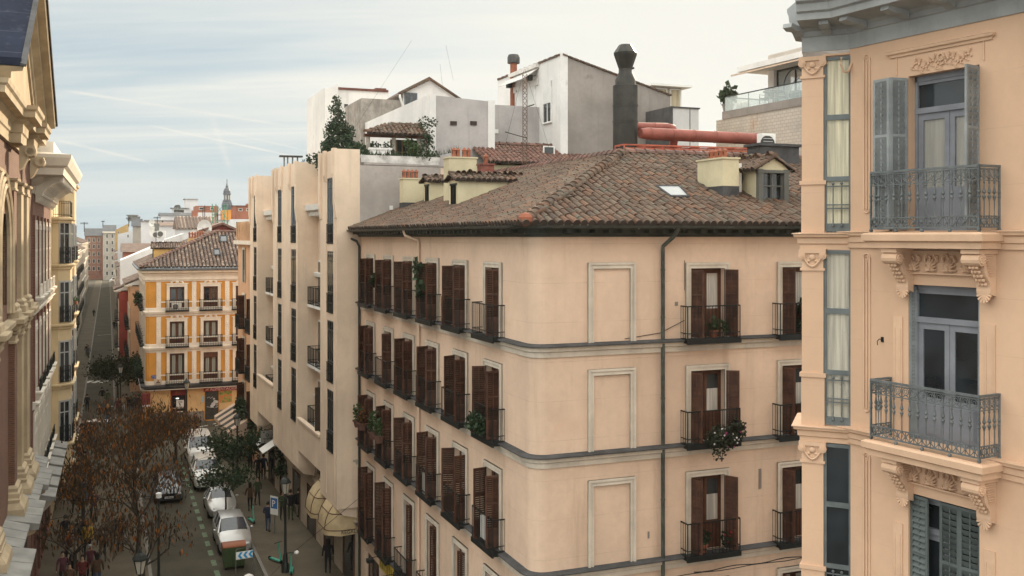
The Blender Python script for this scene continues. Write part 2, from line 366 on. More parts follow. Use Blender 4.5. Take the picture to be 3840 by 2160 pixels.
# ---------------------------------------------------------------- camera, sky, sun
cam = bpy.data.cameras.new('camera'); co = bpy.data.objects.new('camera', cam); C.objects.link(co); S.camera = co
co.location = (0, 0, EYE); co.rotation_euler = (PI/2, 0, 0)
cam.sensor_width = 36; cam.lens = 36*F/3840; cam.shift_y = -(1080-888)/3840; cam.clip_start = .1; cam.clip_end = 4000
SUN_AZ, SUN_EL = math.radians(17), math.radians(17.5)
W = bpy.data.worlds.new('World'); S.world = W; W.use_nodes = True
def make_sky():
    nt = W.node_tree; bg = nt.nodes['Background']
    sk = nd(nt, 'ShaderNodeTexSky', sky_type='NISHITA'); sk.sun_disc = False; sk.sun_elevation = SUN_EL; sk.sun_rotation = SUN_AZ
    sk.air_density = 1.0; sk.dust_density = 1.2; sk.ozone_density = 1.2; sk.altitude = 600
    tc = nd(nt, 'ShaderNodeTexCoord'); d = tc.outputs['Generated']
    sp = nd(nt, 'ShaderNodeSeparateXYZ'); nt.links.new(d, sp.inputs[0]); z = sp.outputs[2]
    zz = math_(nt, 'ADD', math_(nt, 'MAXIMUM', z, 0.0), .10)
    cb = nd(nt, 'ShaderNodeCombineXYZ'); nt.links.new(math_(nt, 'DIVIDE', sp.outputs[0], zz), cb.inputs[0]); nt.links.new(math_(nt, 'DIVIDE', sp.outputs[1], zz), cb.inputs[1])
    def layer(rot, sx, sy, scale, det, off):
        mp = nd(nt, 'ShaderNodeMapping'); nt.links.new(cb.outputs[0], mp.inputs[0]); mp.inputs['Rotation'].default_value = (0, 0, rot); mp.inputs['Scale'].default_value = (sx, sy, 1); mp.inputs['Location'].default_value = off
        n = nd(nt, 'ShaderNodeTexNoise'); nt.links.new(mp.outputs[0], n.inputs['Vector']); n.inputs['Scale'].default_value = scale; n.inputs['Detail'].default_value = det; n.inputs['Roughness'].default_value = .58; n.inputs['Distortion'].default_value = .5
        return n.outputs['Fac']
    a = layer(.25, .35, 1.2, .55, 7, (3.2, 1.1, 0)); b = layer(.5, .25, 2.2, 1.6, 7, (7.7, 4.1, 0)); e = layer(.1, .5, .5, .25, 3, (1.4, .2, 0))
    m = math_(nt, 'ADD', math_(nt, 'MULTIPLY', ramp(nt, a, .29, .58), .8), math_(nt, 'MULTIPLY', ramp(nt, b, .42, .75), .35))
    m = math_(nt, 'MULTIPLY', m, ramp(nt, e, .2, .62, .35, 1))
    m = math_(nt, 'MULTIPLY', m, ramp(nt, z, -.02, .14, .2, 1))
    # denser veil of cloud towards the sun side
    az = math_(nt, 'DIVIDE', sp.outputs[0], math_(nt, 'MAXIMUM', sp.outputs[1], .05))
    m = math_(nt, 'ADD', m, math_(nt, 'MULTIPLY', ramp(nt, az, -.35, .35), ramp(nt, z, -.05, .25, .25, .55)))
    back = ramp(nt, sp.outputs[1], .55, -.3, 0, 1); top = ramp(nt, z, .22, .6, 0, 1)  # unseen sky behind and overhead, brightened as added fill light
    lum = math_(nt, 'MAXIMUM', math_(nt, 'MULTIPLY', back, .5), top)
    m = math_(nt, 'ADD', m, math_(nt, 'MULTIPLY', lum, 1.0))
    con = None     # three old condensation trails: great circles across the sky
    m = math_(nt, 'MINIMUM', m, 1.0)
    hs = nd(nt, 'ShaderNodeHueSaturation'); nt.links.new(sk.outputs[0], hs.inputs['Color']); hs.inputs['Saturation'].default_value = .8
    skc = mixc(nt, 1.0, hs.outputs[0], (SKY_S,)*3, 'MULTIPLY')
    cl = nd(nt, 'ShaderNodeMapRange'); nt.links.new(lum, cl.inputs[0]); cl.inputs[3].default_value = CLOUD_LO; cl.inputs[4].default_value = SKY_FILL_HI
    cc = nd(nt, 'ShaderNodeCombineXYZ')
    for i, k in enumerate((1.0, .995, .92)): nt.links.new(math_(nt, 'MULTIPLY', cl.outputs[0], k), cc.inputs[i])
    base = mixc(nt, ramp(nt, z, .0, .2, .97, .75), skc, (BASE_SKY[0], BASE_SKY[1], BASE_SKY[2]))
    f = mixc(nt, m, base, (1, 1, 1)); f = None
    mm = nd(nt, 'ShaderNodeMix', data_type='RGBA'); nt.links.new(m, mm.inputs[0]); nt.links.new(base, mm.inputs[6]); nt.links.new(cc.outputs[0], mm.inputs[7])
    # trails
    out = mm.outputs[2]
    for (p, q, w, s_) in TRAILS:
        n_ = p.cross(q).normalized(); vm = nd(nt, 'ShaderNodeVectorMath', operation='DOT_PRODUCT'); nt.links.new(d, vm.inputs[0]); vm.inputs[1].default_value = n_
        mid = (p+q).normalized(); vd = nd(nt, 'ShaderNodeVectorMath', operation='DOT_PRODUCT'); nt.links.new(d, vd.inputs[0]); vd.inputs[1].default_value = mid
        lim = mid.dot(p.normalized())
        k = math_(nt, 'MULTIPLY', ramp(nt, math_(nt, 'ABSOLUTE', vm.outputs['Value']), 0, w, s_, 0), ramp(nt, vd.outputs['Value'], lim-.0004, lim+(1-lim)*.45))
        k = math_(nt, 'MULTIPLY', k, ramp(nt, b, .3, .6, .35, 1))
        x = nd(nt, 'ShaderNodeMix', data_type='RGBA'); nt.links.new(k, x.inputs[0]); nt.links.new(out, x.inputs[6]); x.inputs[7].default_value = (6.0, 6.0, 5.6, 1); out = x.outputs[2]
    nt.links.new(out, bg.inputs[0]); bg.inputs[1].default_value = .1
SKY_S = .7; CLOUD_LO, SKY_FILL_HI = 6.4, 18.0; BASE_SKY = (2.9, 3.9, 4.55)
def skyd(u, v): return V(((u-1920)/F, 1, (888-v)/F)).normalized()
TRAILS = [(skyd(215, 335), skyd(1100, 475), .0022, .75), (skyd(560, 470), skyd(1120, 590), .0016, .8), (skyd(215, 525), skyd(545, 605), .0022, .6), (skyd(780, 480), skyd(1130, 560), .0014, .5), (skyd(805, 470), skyd(850, 600), .005, .35)]
make_sky()
sl = bpy.data.lights.new('sun', 'SUN'); sl.energy = 5.0; sl.angle = math.radians(.6); sl.color = (1, .80, .55)
so = bpy.data.objects.new('sun', sl); C.objects.link(so); so.location = (30, 90, 80)
sd = V((math.sin(SUN_AZ)*math.cos(SUN_EL), math.cos(SUN_AZ)*math.cos(SUN_EL), math.sin(SUN_EL)))
so.rotation_euler = sd.to_track_quat('Z', 'Y').to_euler()
S.view_settings.view_transform = 'Standard'; S.view_settings.look = 'None'; S.view_settings.exposure = .5
S.cycles.max_bounces = 8; S.cycles.diffuse_bounces = 5; S.cycles.glossy_bounces = 3; S.cycles.transparent_max_bounces = 12

# ---------------------------------------------------------------- ground
ASPH = mat('worn_asphalt', (.072, .063, .046), rough=.9, spec=.15, var=.22, scale=.3, fine=.12, streak=0, patches=(.5, .56, .12, (.056, .05, .038)), bump=.3)
PAVE = mat('grey_paving', (.115, .095, .068), rough=.9, spec=.15, var=.2, scale=.5, fine=.12)
PAINT = mat('road_paint', (.6, .58, .52), var=.3, scale=4, patches=(3, .58, .1, (.12, .11, .1)))
GPAINT = mat('faded_green_paint', (.13, .18, .11), var=.3, scale=4, patches=(3, .55, .12, (.1, .1, .08)))
g = MB(); g.quad((-420,-60,0),(420,-60,0),(420,900,0),(-420,900,0)); tag(g.build('ground', ASPH), kind='structure')

hz = MB(); hz.box(-425, 425, -65, 905, -1, 46); HZ = bpy.data.materials.new('thin_warm_haze'); HZ.use_nodes = True; hn = HZ.node_tree; hn.nodes.remove(hn.nodes['Principled BSDF'])
pv_ = nd(hn, 'ShaderNodeVolumePrincipled'); pv_.inputs['Color'].default_value = (.95, .92, .85, 1); pv_.inputs['Density'].default_value = .00014; pv_.inputs['Anisotropy'].default_value = .45; hn.links.new(pv_.outputs[0], hn.nodes['Material Output'].inputs['Volume'])
tag(hz.build('haze', HZ), kind='stuff')
DF = Frame(.6, 28, .9266, .376)          # right face of the pink building
LF = Frame(.6, 28, .376, -.9266)         # its street face, a runs from -20.8 to 0
def street(t, n, z=0): return V((.6-.376*t+.9266*n, 28+.9266*t+.376*n, z))   # t along the street, n to the right of the pink facade

# ---------------------------------------------------------------- pink apartment building
PB = thing('apartment_building', 'pink stucco corner block with brown shutters, iron balconies and weathered tile roof', 'building', DF.M)
def lwin(t, z): return T(0, t, z, -PI/2)
def rwin(a, z): return T(a, 0, z, 0)
WT = [3.1+3.1*i for i in range(6)]; WR = [5.73, 9.05]
ROWS = [(13.95, 2.1), (10.82, 2.15), (7.5, 2.28), (3.48, 3.0)]
wb = MB(); r_ = .46
lh = [(-t-.6, -t+.6, z, z+h) for t in WT for z, h in ROWS]
lh += [(-19.6,-17.2,.05,2.5), (-15.8,-13.2,.05,2.6), (-11.5,-9,.05,2.6), (-7.5,-5,.05,2.6), (-3.6,-1.6,.05,2.6)]
wb.M = T(0, 0, 0, -PI/2); wb.wall(-20.8, -r_, 0, 17, lh, 0, .28, 0, 1)
wb.M = None; rh = [(a-.6, a+.6, z, z+h) for a in WR for z, h in ROWS]
wb.wall(r_, 17.5, 0, 17, rh, 0, .28, 0, 1)
wb.sweep([(0, r_)]+[(r_-r_*math.cos(k*PI/16), r_-r_*math.sin(k*PI/16)) for k in range(1, 8)]+[(r_, 0)], [(0, 0), (0, 17)], caps=False)
wb.quad((17.5,0,0),(17.5,12.6,0),(17.5,12.6,17),(17.5,0,17)); wb.quad((17.5,12.6,0),(12.6,12.6,0),(12.6,12.6,17),(17.5,12.6,17)); wb.quad((12.6,12.6,0),(12.6,20.8,0),(12.6,20.8,17),(12.6,12.6,17)); wb.quad((12.6,20.8,0),(0,20.8,0),(0,20.8,17),(12.6,20.8,17))
wb.build('wall', [PINK, DARK], PB)
PATH = [(0, 20.8), (0, r_)]+[(r_-r_*math.cos(k*PI/12), r_-r_*math.sin(k*PI/12)) for k in range(1, 6)]+[(r_, 0), (17.5, 0)]
for z in (13.92, 10.79, 7.47, 3.42):
    b = MB(); b.sweep(PATH, [(.002, z-.34), (.05, z-.34), (.06, z-.2), (.12, z-.17), (.13, z-.08), (.2, z-.055), (.2, z-.012), (.002, z-.012)])
    s_ = b.build('string_course', TRIM, PB)
    MB().sweep(PATH, [(.002, z-.01), (.23, z-.045), (.24, z-.02), (.23, z+.0), (.002, z+.045)]).build('lead_flashing', LEAD, s_)
b = MB(); b.sweep(PATH, [(.003, 17.0), (.08, 17.0), (.09, 17.08), (.14, 17.09), (.14, 17.22), (.5, 17.22), (.52, 17.27), (.003, 17.28)])
for i in range(46): b.M = T(0, .9+i*.43, 0); b.box(-.46, -.141, -.07, .07, 17.11, 17.219)
for i in range(38): b.M = T(.9+i*.44, 0, 0); b.box(-.07, .07, -.46, -.141, 17.11, 17.219)
b.M = None; cor = b.build('cornice', DARKG, PB)
gp = [(.5, 17.27)]+[(.58+.08*math.cos(PI+k*PI/5), 17.32+.08*math.sin(PI+k*PI/5)) for k in range(6)]
MB().sweep([(0, 21.0)]+PATH[1:], gp).build('gutter', mat('gutter_zinc', (.06, .07, .065), rough=.45, var=.3, scale=3, metal=.3), PB)
ZE = 17.36; TANP = .385; CP = math.cos(math.atan(TANP)); bm_ = 6.85/CP
rf = MB(); tile_field(rf, (-.58, -.58, ZE), (1,0,0), (0,1,TANP), [(0,0),(18.1,0),(18.1,bm_),(6.85,bm_)], RD)
tile_field(rf, (-.58, -.58, ZE), (0,1,0), (1,0,TANP), [(0,0),(21.36,0),(21.36,bm_),(6.85,bm_)], RD)
zr = ZE+6.85*TANP
rf.quad((6.27,6.27,zr),(17.5,6.27,zr),(17.5,12.9,17.3),(12.9,12.9,17.3), mi=1); rf.quad((6.27,6.27,zr),(12.9,12.9,17.3),(12.9,20.8,17.3),(6.27,20.8,zr), mi=1)
rf.quad((17.5,-.5,ZE),(17.5,12.9,17.3),(17.5,6.27,zr), mi=1); rf.quad((-.5,20.79,ZE),(12.9,20.79,17.3),(6.27,20.79,zr), mi=1)
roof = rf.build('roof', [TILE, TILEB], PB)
rt = MB(); ridge_tiles(rt, (-.45,-.45,ZE+.1), (6.2,6.2,zr+.08), RD, .15); rt.build('hip_ridge', [TILE], roof)
rt = MB(); ridge_tiles(rt, (6.3,6.27,zr+.08), (17.5,6.27,zr+.08), RD, .15); rt.build('roof_ridge', [TILER], roof)
rt = MB(); ridge_tiles(rt, (6.27,6.5,zr+.08), (6.27,20.7,zr+.08), RD, .15); rt.build('roof_ridge', [TILER], roof)
pl = MB(); pl.ball((-.42,-.42,ZE+.12), .22, .22, .2); pl.build('hip_end_plug', mat('red_mortar', (.34,.12,.07), var=.3), roof)

def surround(w, h, mb=None, t=.17, out=.055):
    mb = mb or MB(); x = w/2
    for o0, o1, d in ((0, t, out), (t*.62, t+.0, out+.03), (0.0, t*.2, out+.015)):
        mb.box(-x-o1, -x-o0, -d, 0, 0, h+o1); mb.box(x+o0, x+o1, -d, 0, 0, h+o1); mb.box(-x-o0, x+o0, -d, 0, h+o0, h+o1)
    return mb
def shutter_mb(w, h, solid=.25, pitch=.062):
    mb = MB(); t = .018; fr = .055
    mb.box(0, fr, -t, t, 0, h); mb.box(w-fr, w, -t, t, 0, h)
    zs = [0, fr*1.6, h*solid, h*.6, h]
    for z in (0, h*solid, h*.61, h-fr): mb.box(fr, w-fr, -t, t, z, z+fr)
    mb.box(w/2-.012, w/2+.012, -t*.8, t*.8, h*solid, h)
    mb.box(fr, w-fr, -.008, .008, fr, h*solid)
    for za, zb in ((h*solid+fr, h*.61), (h*.61+fr, h-fr)):
        n = int((zb-za)/pitch)
        for i in range(n):
            z = za+(i+.5)*(zb-za)/n; tt = t*(1.0 if pitch < .08 else 1.6); mb.add([(fr,-tt,z-pitch*.5),(w-fr,-tt,z-pitch*.5),(w-fr,tt,z+pitch*.58),(fr,tt,z+pitch*.58)], [(0,1,2,3)])
    return mb
def door_mb(w, h, y=.2, rail=.85, n=2, st=.09):
    mb = MB(); x = w/2; lw = w/n
    mb.box(-x, -x+.06, y-.04, y+.05, 0, h); mb.box(x-.06, x, y-.04, y+.05, 0, h); mb.box(-x, x, y-.04, y+.05, h-.07, h)
    for k in range(n):
        a = -x+k*lw+.01; b = a+lw-.02
        mb.box(a, a+st, y-.02, y+.03, 0, h-.07); mb.box(b-st, b, y-.02, y+.03, 0, h-.07); mb.box(a+st, b-st, y-.02, y+.03, h-.07-st, h-.07); mb.box(a+st, b-st, y-.02, y+.03, rail-.1, rail); mb.box(a+st, b-st, y, y+.02, 0, rail-.1)
        mb.box(a+st+.05, b-st-.05, y-.012, y, .12, rail-.2)
    return mb
def ring(mb, c, r, ax, ay, th=.007, n=8, m=3):
    c = V(c); mb.tube([c+V(ax)*r*math.cos(2*PI*k/n)+V(ay)*r*math.sin(2*PI*k/n) for k in range(n+1)], th, m, caps=False)
def rail_mb(w, d, h=1.0, sp=.12, band=.2, th=.014, knobs=False):
    mb = MB(); x = w/2; X, Z = (1,0,0), (0,0,1)
    for z, t in ((h, .035), (band, .022), (.03, .03)):
        mb.bar((-x,-d,z), (x,-d,z), t, t); mb.bar((-x,-d,z), (-x,0,z), t, t); mb.bar((x,-d,z), (x,0,z), t, t)
    n = int(w/sp)
    for i in range(n+1):
        px = -x+i*w/n; mb.bar((px,-d,0), (px,-d,h), th*(1.8 if i in (0, n) else 1))
        if knobs: mb.bar((px,-d,h*.5-.03), (px,-d,h*.5+.03), .04)
        if i < n: ring(mb, (px+w/n/2, -d, band*.55), band*.33, X, Z)
    for i in range(1, max(2, int(d/sp))+1):
        py = -d+i*d/max(2, int(d/sp))
        for sx in (-x, x): mb.bar((sx,py,0), (sx,py,h), th)
    for sx in (-x, x): ring(mb, (sx, -d/2, band*.55), band*.36, (0,1,0), Z)
    return mb
SH = {}
def pink_window(M, h, th0, th1, curt=1, lit=None):
    win = surround(1.2, h).build('window', TRIM, PB, M)
    link('french_door', MESH('pd%g' % h, lambda: door_mb(1.2, h), WOOD2), win)
    x = MB(); x.box(-.56, .56, .21, .216, .78, h-.1); link('pane', MESH('pp%g' % h, lambda: x, GLASS), win)
    if curt:
        cz = h-.16 if curt == 1 else h*.72
        y = MB(); y.box(-.5, -.1, .197, .203, .86, cz); y.box(.08, .5, .197, .203, .86, cz)
        link('curtain', MESH('pc%g_%d' % (h, curt), lambda: y, CURT), win)
    for s, th in ((-1, th0), (1, th1)):
        if th is None: continue
        m = MESH('ps%g' % h, lambda: shutter_mb(.45, h-.08), WOOD)
        link('shutter', m, win, T(s*.6, -.03, .04, -th if s < 0 else PI+th))
    return win
def MESH(key, fn, mats):
    if key not in SH:
        mb = fn(); me = bpy.data.meshes.new(key); me.from_pydata(mb.v, [], mb.f)
        ms = mats if isinstance(mats, (list, tuple)) else [mats]
        for m in ms: me.materials.append(m)
        if len(ms) > 1: me.polygons.foreach_set('material_index', mb.m)
        me.update(); SH[key] = me
    return SH[key]
def pink_balcony(M):
    x = MB(); x.box(-.93, .93, -.4, -.003, -.1, 0); x.box(-.95, .95, -.42, -.36, -.13, .015)
    bl = link('balcony', MESH('pbs', lambda: x, IRON), PB, M)
    link('railing', MESH('pbr', lambda: rail_mb(1.84, .38), IRON), bl)
rad = math.radians
for j, (z, h) in enumerate(ROWS):
    for i, t in enumerate(WT):
        a0, a1 = rad(RD.choice((82, 90, 96, 104, 70))), rad(RD.choice((78, 86, 92, 100, 64)))
        if (i, j) in ((5-0, 0), (0, 0)) and i == 0: a0, a1 = None, rad(60)
        if (i, j) == (4, 1): a0 = None; a1 = rad(62)
        if j == 3 and i < 4: a0, a1 = None, rad(20)
        pink_window(lwin(t, z), h, a0, a1, 0 if RD.random() < .6 else 1); pink_balcony(lwin(t, z-.02))
    for i, a in enumerate(WR):
        pink_window(rwin(a, z), h, rad((62, 70, 72, 66)[j]), rad((122, 150, 118, 120)[j]), (1, 2, 2, 1)[j]); pink_balcony(rwin(a, z-.02))
    if j < 3:
        hh = h+.03; bw = surround(1.2, hh, None, .175).build('blind_window', TRIM, PB, rwin(2.47, z))
dp = MB(); dp.tube([(4.14,-.09,.2), (4.14,-.09,16.62), (4.14,-.1,16.72), (4.3,-.42,17.0), (4.36,-.56,17.2), (4.36,-.57,17.28)], .06, 8); 
for z in (16.0, 14.6, 12.2, 9.2, 6.0): dp.lathe([(.07, z), (.07, z+.05)], 8, 4.14, -.09)
smooth_by_angle(dp.build('downpipe', mat('weathered_pipe', (.07,.08,.07), rough=.45, var=.35, scale=4, metal=.3), PB))
dp = MB(); dp.tube([(-.08,10.9,3.6), (-.08,10.9,16.75), (-.1,10.93,16.85), (-.5,11.3,17.05), (-.56,11.35,17.25)], .05, 8); smooth_by_angle(dp.build('downpipe', PINK, PB))
dp = MB(); dp.tube([(-.08,20.6,.3), (-.08,20.6,16.55), (-.2,20.65,16.8), (-.5,20.9,16.95), (-.58,21.0,17.25)], .06, 8); smooth_by_angle(dp.build('downpipe', DARKG, PB))
# shop fronts at street level
for t in (18.4, 14.5, 10.25, 6.25, 2.6):
    d = MB(); w = 2.3; d.box(-w/2, w/2, .12, .16, .05, .6); d.box(-w/2, w/2, .12, .16, 2.3, 2.5)
    for k in range(4): d.box(-w/2+k*(w-.08)/3, -w/2+.08+k*(w-.08)/3, .1, .17, .05, 2.5)
    sf = d.build('shop_front', WOOD2, PB, lwin(t, 0)); q = MB(); q.box(-w/2, w/2, .135, .145, .6, 2.3); q.build('pane', GLASS, sf)
fa = MB(); fa.M = T(0, 0, 0, -PI/2); fa.box(-16.6, -6.4, -.16, -.01, 2.66, 3.25); YS = mat('ochre_sign_board', (.5, .36, .06), var=.3, scale=2)
for i in range(34): fa.box(-16.3+i*.29, -16.2+i*.29, -.175, -.161, 2.76, 3.15, 1)
sg = fa.build('sign_board', [YS, mat('olive_strip', (.2,.15,.03))], PB)
for t in (15.6, 13.2, 10.8, 8.4):
    l = MB(); l.tube([(0,-.17,3.2), (0,-.5,3.42), (0,-.75,3.4)], .018, 5); l.box(-.14, .14, -.95, -.7, 3.22, 3.36); l.build('sign_lamp', IRON, sg, T(0, t, 0, -PI/2))
# small marks on the plaster
for a, z, w, h in ((9.0-1.35, 9.5, .09, .62), (3.7, 8.2, .05, .2), (4.95-.3, 15.0, .1, .12)):
    m = MB(); m.box(a-w/2, a+w/2, -.02, -.001, z-h/2, z+h/2); m.build('repair_patch', mat('grey_mortar', (.22,.19,.17)), PB)
jb = MB(); jb.tube([(4.93,-.02,z) for z in (16.3, 15.4)], .008, 4); jb.build('wall_cable', IRON, PB); jb = MB(); jb.tube([(2.9,-.015,14.02), (4.1,-.015,14.15), (4.9,-.05,14.5)], .01, 4); jb.build('wall_cable', IRON, PB); jb = MB(); jb.tube([(5.1+.3*i,-.26,7.0-.03*math.sin(i)) for i in range(22)], .016, 4)
jb.build('wall_cable', IRON, PB); jb = MB(); jb.tube([(1.2+.6*i,-.26,6.95-.02*math.sin(i*1.7)) for i in range(20)], .014, 4); jb.build('wall_cable', IRON, PB)

# chimneys, dormers and skylight on the tile roof (local coordinates of the building)
def roofz(x, y): return ZE+min(x+.58, y+.58)*TANP
def chimney_pot(par, x, y, z, s=1.0):
    m = MB(); m.box(x-.07*s, x+.07*s, y-.07*s, y+.07*s, z, z+.3*s)
    for k in range(4): m.box(x-.071*s-.006, x+.071*s+.006, y-.03*s, y+.03*s, z+.14*s, z+.24*s, 1)
    m.add([(x-.1*s,y-.1*s,z+.3*s),(x+.1*s,y-.1*s,z+.3*s),(x+.1*s,y+.1*s,z+.3*s),(x-.1*s,y+.1*s,z+.3*s),(x,y,z+.44*s)], [(3,2,1,0),(0,1,4),(1,2,4),(2,3,4),(3,0,4)])
    m.build('chimney_pot', [TERRA, DARK], par)
def chimney(x0, x1, y0, y1, z0, z1, pots, m=YPLAST, rot=0):
    b = MB(); b.box(x0, x1, y0, y1, z0, z1); b.box(x0-.04, x1+.04, y0-.04, y1+.04, z1, z1+.06)
    b.sweep([(x0,y1),(x0,y0),(x1,y0),(x1,y1)], [(.003, z0-.3), (.012, z0-.3), (.012, z0+.62), (.003, z0+.62)], mi=1)
    c = b.build('chimney', [m, LEAD], PB)
    for px, py in pots: chimney_pot(c, px, py, z1+.06)
    return c
# picture measurements turned into roof positions: where the view ray meets the roof plane
MI = DF.M.inverted()
def on_roof(u, v, side, off=0.0):
    o = MI @ V((0,0,EYE)); d = MI.to_3x3() @ V(((u-1920)/F, 1, (888-v)/F))
    # plane z = ZE+(x or y +.58)*TANP + off
    k = 0 if side == 'L' else 1
    t = (ZE+.58*TANP+off+o[k]*TANP-o.z)/(d.z-d[k]*TANP)
    return o+d*t
# ---------------------------------------------------------------- peach building on the right
PEACH = mat('peach_stucco', (.64, .43, .295), var=.07, scale=.4, streak=.2, streak_col=(.5, .33, .21), fine=.05, patches=(.5, .6, .18, (.60, .395, .27)), lines=(.94, .01, .18), bump=.12)
PEACHT = mat('peach_moulding', (.64, .435, .30), var=.09, scale=1.2, streak=.15, streak_col=(.45, .3, .2), fine=.05)
GREYW = mat('grey_painted_wood', (.34, .355, .36), rough=.6, var=.14, scale=1.5, streak=.2, streak_col=(.16, .16, .16), fine=.06)
SHUT = mat('blue_grey_shutter', (.26, .28, .29), rough=.6, var=.2, scale=2, streak=.3, streak_col=(.13, .12, .1), fine=.08)
DOORG = mat('blue_grey_door', (.215, .225, .255), rough=.5, var=.15, scale=2)
SG = mat('bay_frame_green', (.13, .15, .155), rough=.5, var=.2, scale=3)
QF = Frame(6.516, 19.2, .4813, -.8766)
RB = thing('apartment_building', 'peach corner building with grey iron balconies, scroll brackets and a glazed bay', 'building', QF.M)
FL = [17.1, 13.34, 9.58, 5.8]; AC_ = 2.07
E = MB(); hol = []
for i, z in enumerate(FL): hol.append((1.36, 2.8, z, z+2.8))
for i, z in enumerate(FL): hol.append((5.1, 6.5, z, z+2.8))
E.wall(0, 9, 0, 21, hol, 0, .34, 0, 1)
E.quad((9,0,0),(9,10,0),(9,10,21),(9,0,21)); E.quad((0,10,0),(0,0,0),(0,0,21),(0,10,21)); E.quad((9,10,0),(0,10,0),(0,10,21),(9,10,21))
E.build('wall', [PEACH, DARK], RB)
BL = V((-.886*.9*.4813-.886*.436*.8766, -.886*.9*.8766+.886*.436*.4813))   # bay corner in local coordinates (dot with d and inward)
d3 = V((-.9, .436)); loc = lambda w: V((w[0]*.4813-w[1]*.8766, w[0]*.8766+w[1]*.4813))
BE = loc(d3*.886); BR = BE+loc(V((.35, .94)))*1.2; BC = BR+loc(V((.8766, .4813)))*7
bdir = -BE.normalized(); bang = math.atan2(bdir.y, bdir.x)
BM = T(BE.x, BE.y, 0, bang); BW = BE.length   # bay face frame
PATHB = [(BC.x, BC.y), (BR.x, BR.y), (BE.x, BE.y), (-.02, .03)]
def belt(mb, path, z, k=1.0):
    mb.sweep(path, [(.002, z-.31), (.05*k, z-.31), (.055*k, z-.22), (.09*k, z-.2), (.1*k, z-.1), (.16*k, z-.07), (.17*k, z-.02), (.2*k, z-.015), (.2*k, z), (.002, z+.012)])
for z in FL:
    b = MB(); belt(b, PATHB, z-.03, 1.0); b.build('string_course', PEACHT, RB)
    b = MB(); belt(b, [(-.02, .25), (-.02, 0), (9, 0)], z, .8); b.build('string_course', PEACHT, RB)
# bay
for k in range(4):
    z0 = FL[k]; z1 = z0+3.76-.34
    pl = MB(); pl.M = BM
    pl.box(-.02, .42, -.04, .2, z0-.02, z0+.92); pl.box(-.05, .45, -.07, .2, z0+.92, z0+1.0); pl.box(-.01, .40, -.03, .2, z0+1.0, z1-.42)
    pl.build('pilaster', PEACH, RB)
    cp = MB(); cp.M = BM; c0 = z1-.42
    cp.box(-.04, .43, -.06, .2, c0, c0+.05); cp.box(-.01, .40, -.05, .2, c0+.05, c0+.34); cp.box(-.06, .45, -.09, .2, c0+.34, c0+.42)
    for sx in (0.0, .39):
        for rr, yy in ((.075, -.1), (.045, -.115), (.02, -.125)): cp.tube([(sx, .1, c0+.29), (sx, yy, c0+.29)], rr, 10)
    cp.tube([(.03+.33*i/8, -.07-.01*math.sin(PI*i/8), c0+.25-.17*math.sin(PI*i/8)) for i in range(9)], .022, 5)
    cp.ball((.195, -.07, c0+.26), .06, .03, .06)
    for sx in (.12, .27): cp.ball((sx, -.06, c0+.19), .045, .025, .03)
    smooth_by_angle(cp.build('capital', PEACHT, RB))
    fr = MB(); fr.M = BM; x0, x1 = .41, BW+.04
    ztop = z1-.02; tr = z0+2.17
    fr.box(x0, x0+.045, -.01, .06, z0, ztop); fr.box(x1-.06, x1, -.01, .06, z0, ztop)
    for a, b in ((z0, z0+.16), (z0+.98, z0+1.07), (tr, tr+.1), (ztop-.07, ztop)): fr.box(x0+.045, x1-.06, -.01, .06, a, b)
    for zz in (z0+.45, z0+.52, z0+.88): fr.box(x0+.045, x1-.06, -.03, -.011, zz-.012, zz+.012)
    for xx in (x0+.17, x0+.33): fr.tube([(xx, -.035, z0+.1), (xx, -.035, z0+.96)], .012, 5); fr.ball((xx, -.035, z0+.93), .03); fr.ball((xx, -.035, z0+.12), .028)
    frame = fr.build('bay_window', SG, RB)
    bl = curtain('bay_blind_%d' % min(k, 2), ((.85,.77,.55), (.6,.55,.45), (.035,.033,.03))[min(k, 2)])  # curtain colours; the top one paled for sky reflected in its glass
    q = MB(); q.M = BM; q.box(x0+.04, x1-.05, .045, .055, z0+.1, ztop-.05); q.build('curtain', bl, frame)
    for a, b in ((z0+.16, z0+.98), (z0+1.07, tr), (tr+.1, ztop-.07)):
        q = MB(); q.M = BM; q.box(x0+.045, x1-.06, .015, .021, a, b); q.build('pane', clear('bay_glass', (.6,.6,.55), .1) if k < 2 else GLASS, frame)
    if k == 2:
        q = MB(); q.M = BM; q.add([(x0+.06,.035,z0+1.1),(x0+.14,.035,z0+1.1),(x0+.10,.03,z0+2.0),(x0+.05,.035,z0+2.9)], [(0,1,2,3)]); q.build('curtain', CURT, frame)
    q = MB(); q.M = BM; q.box(x0-.03, x1, -.005, .2, z1, z0+3.76-.3); q.build('spandrel', PEACH, RB)
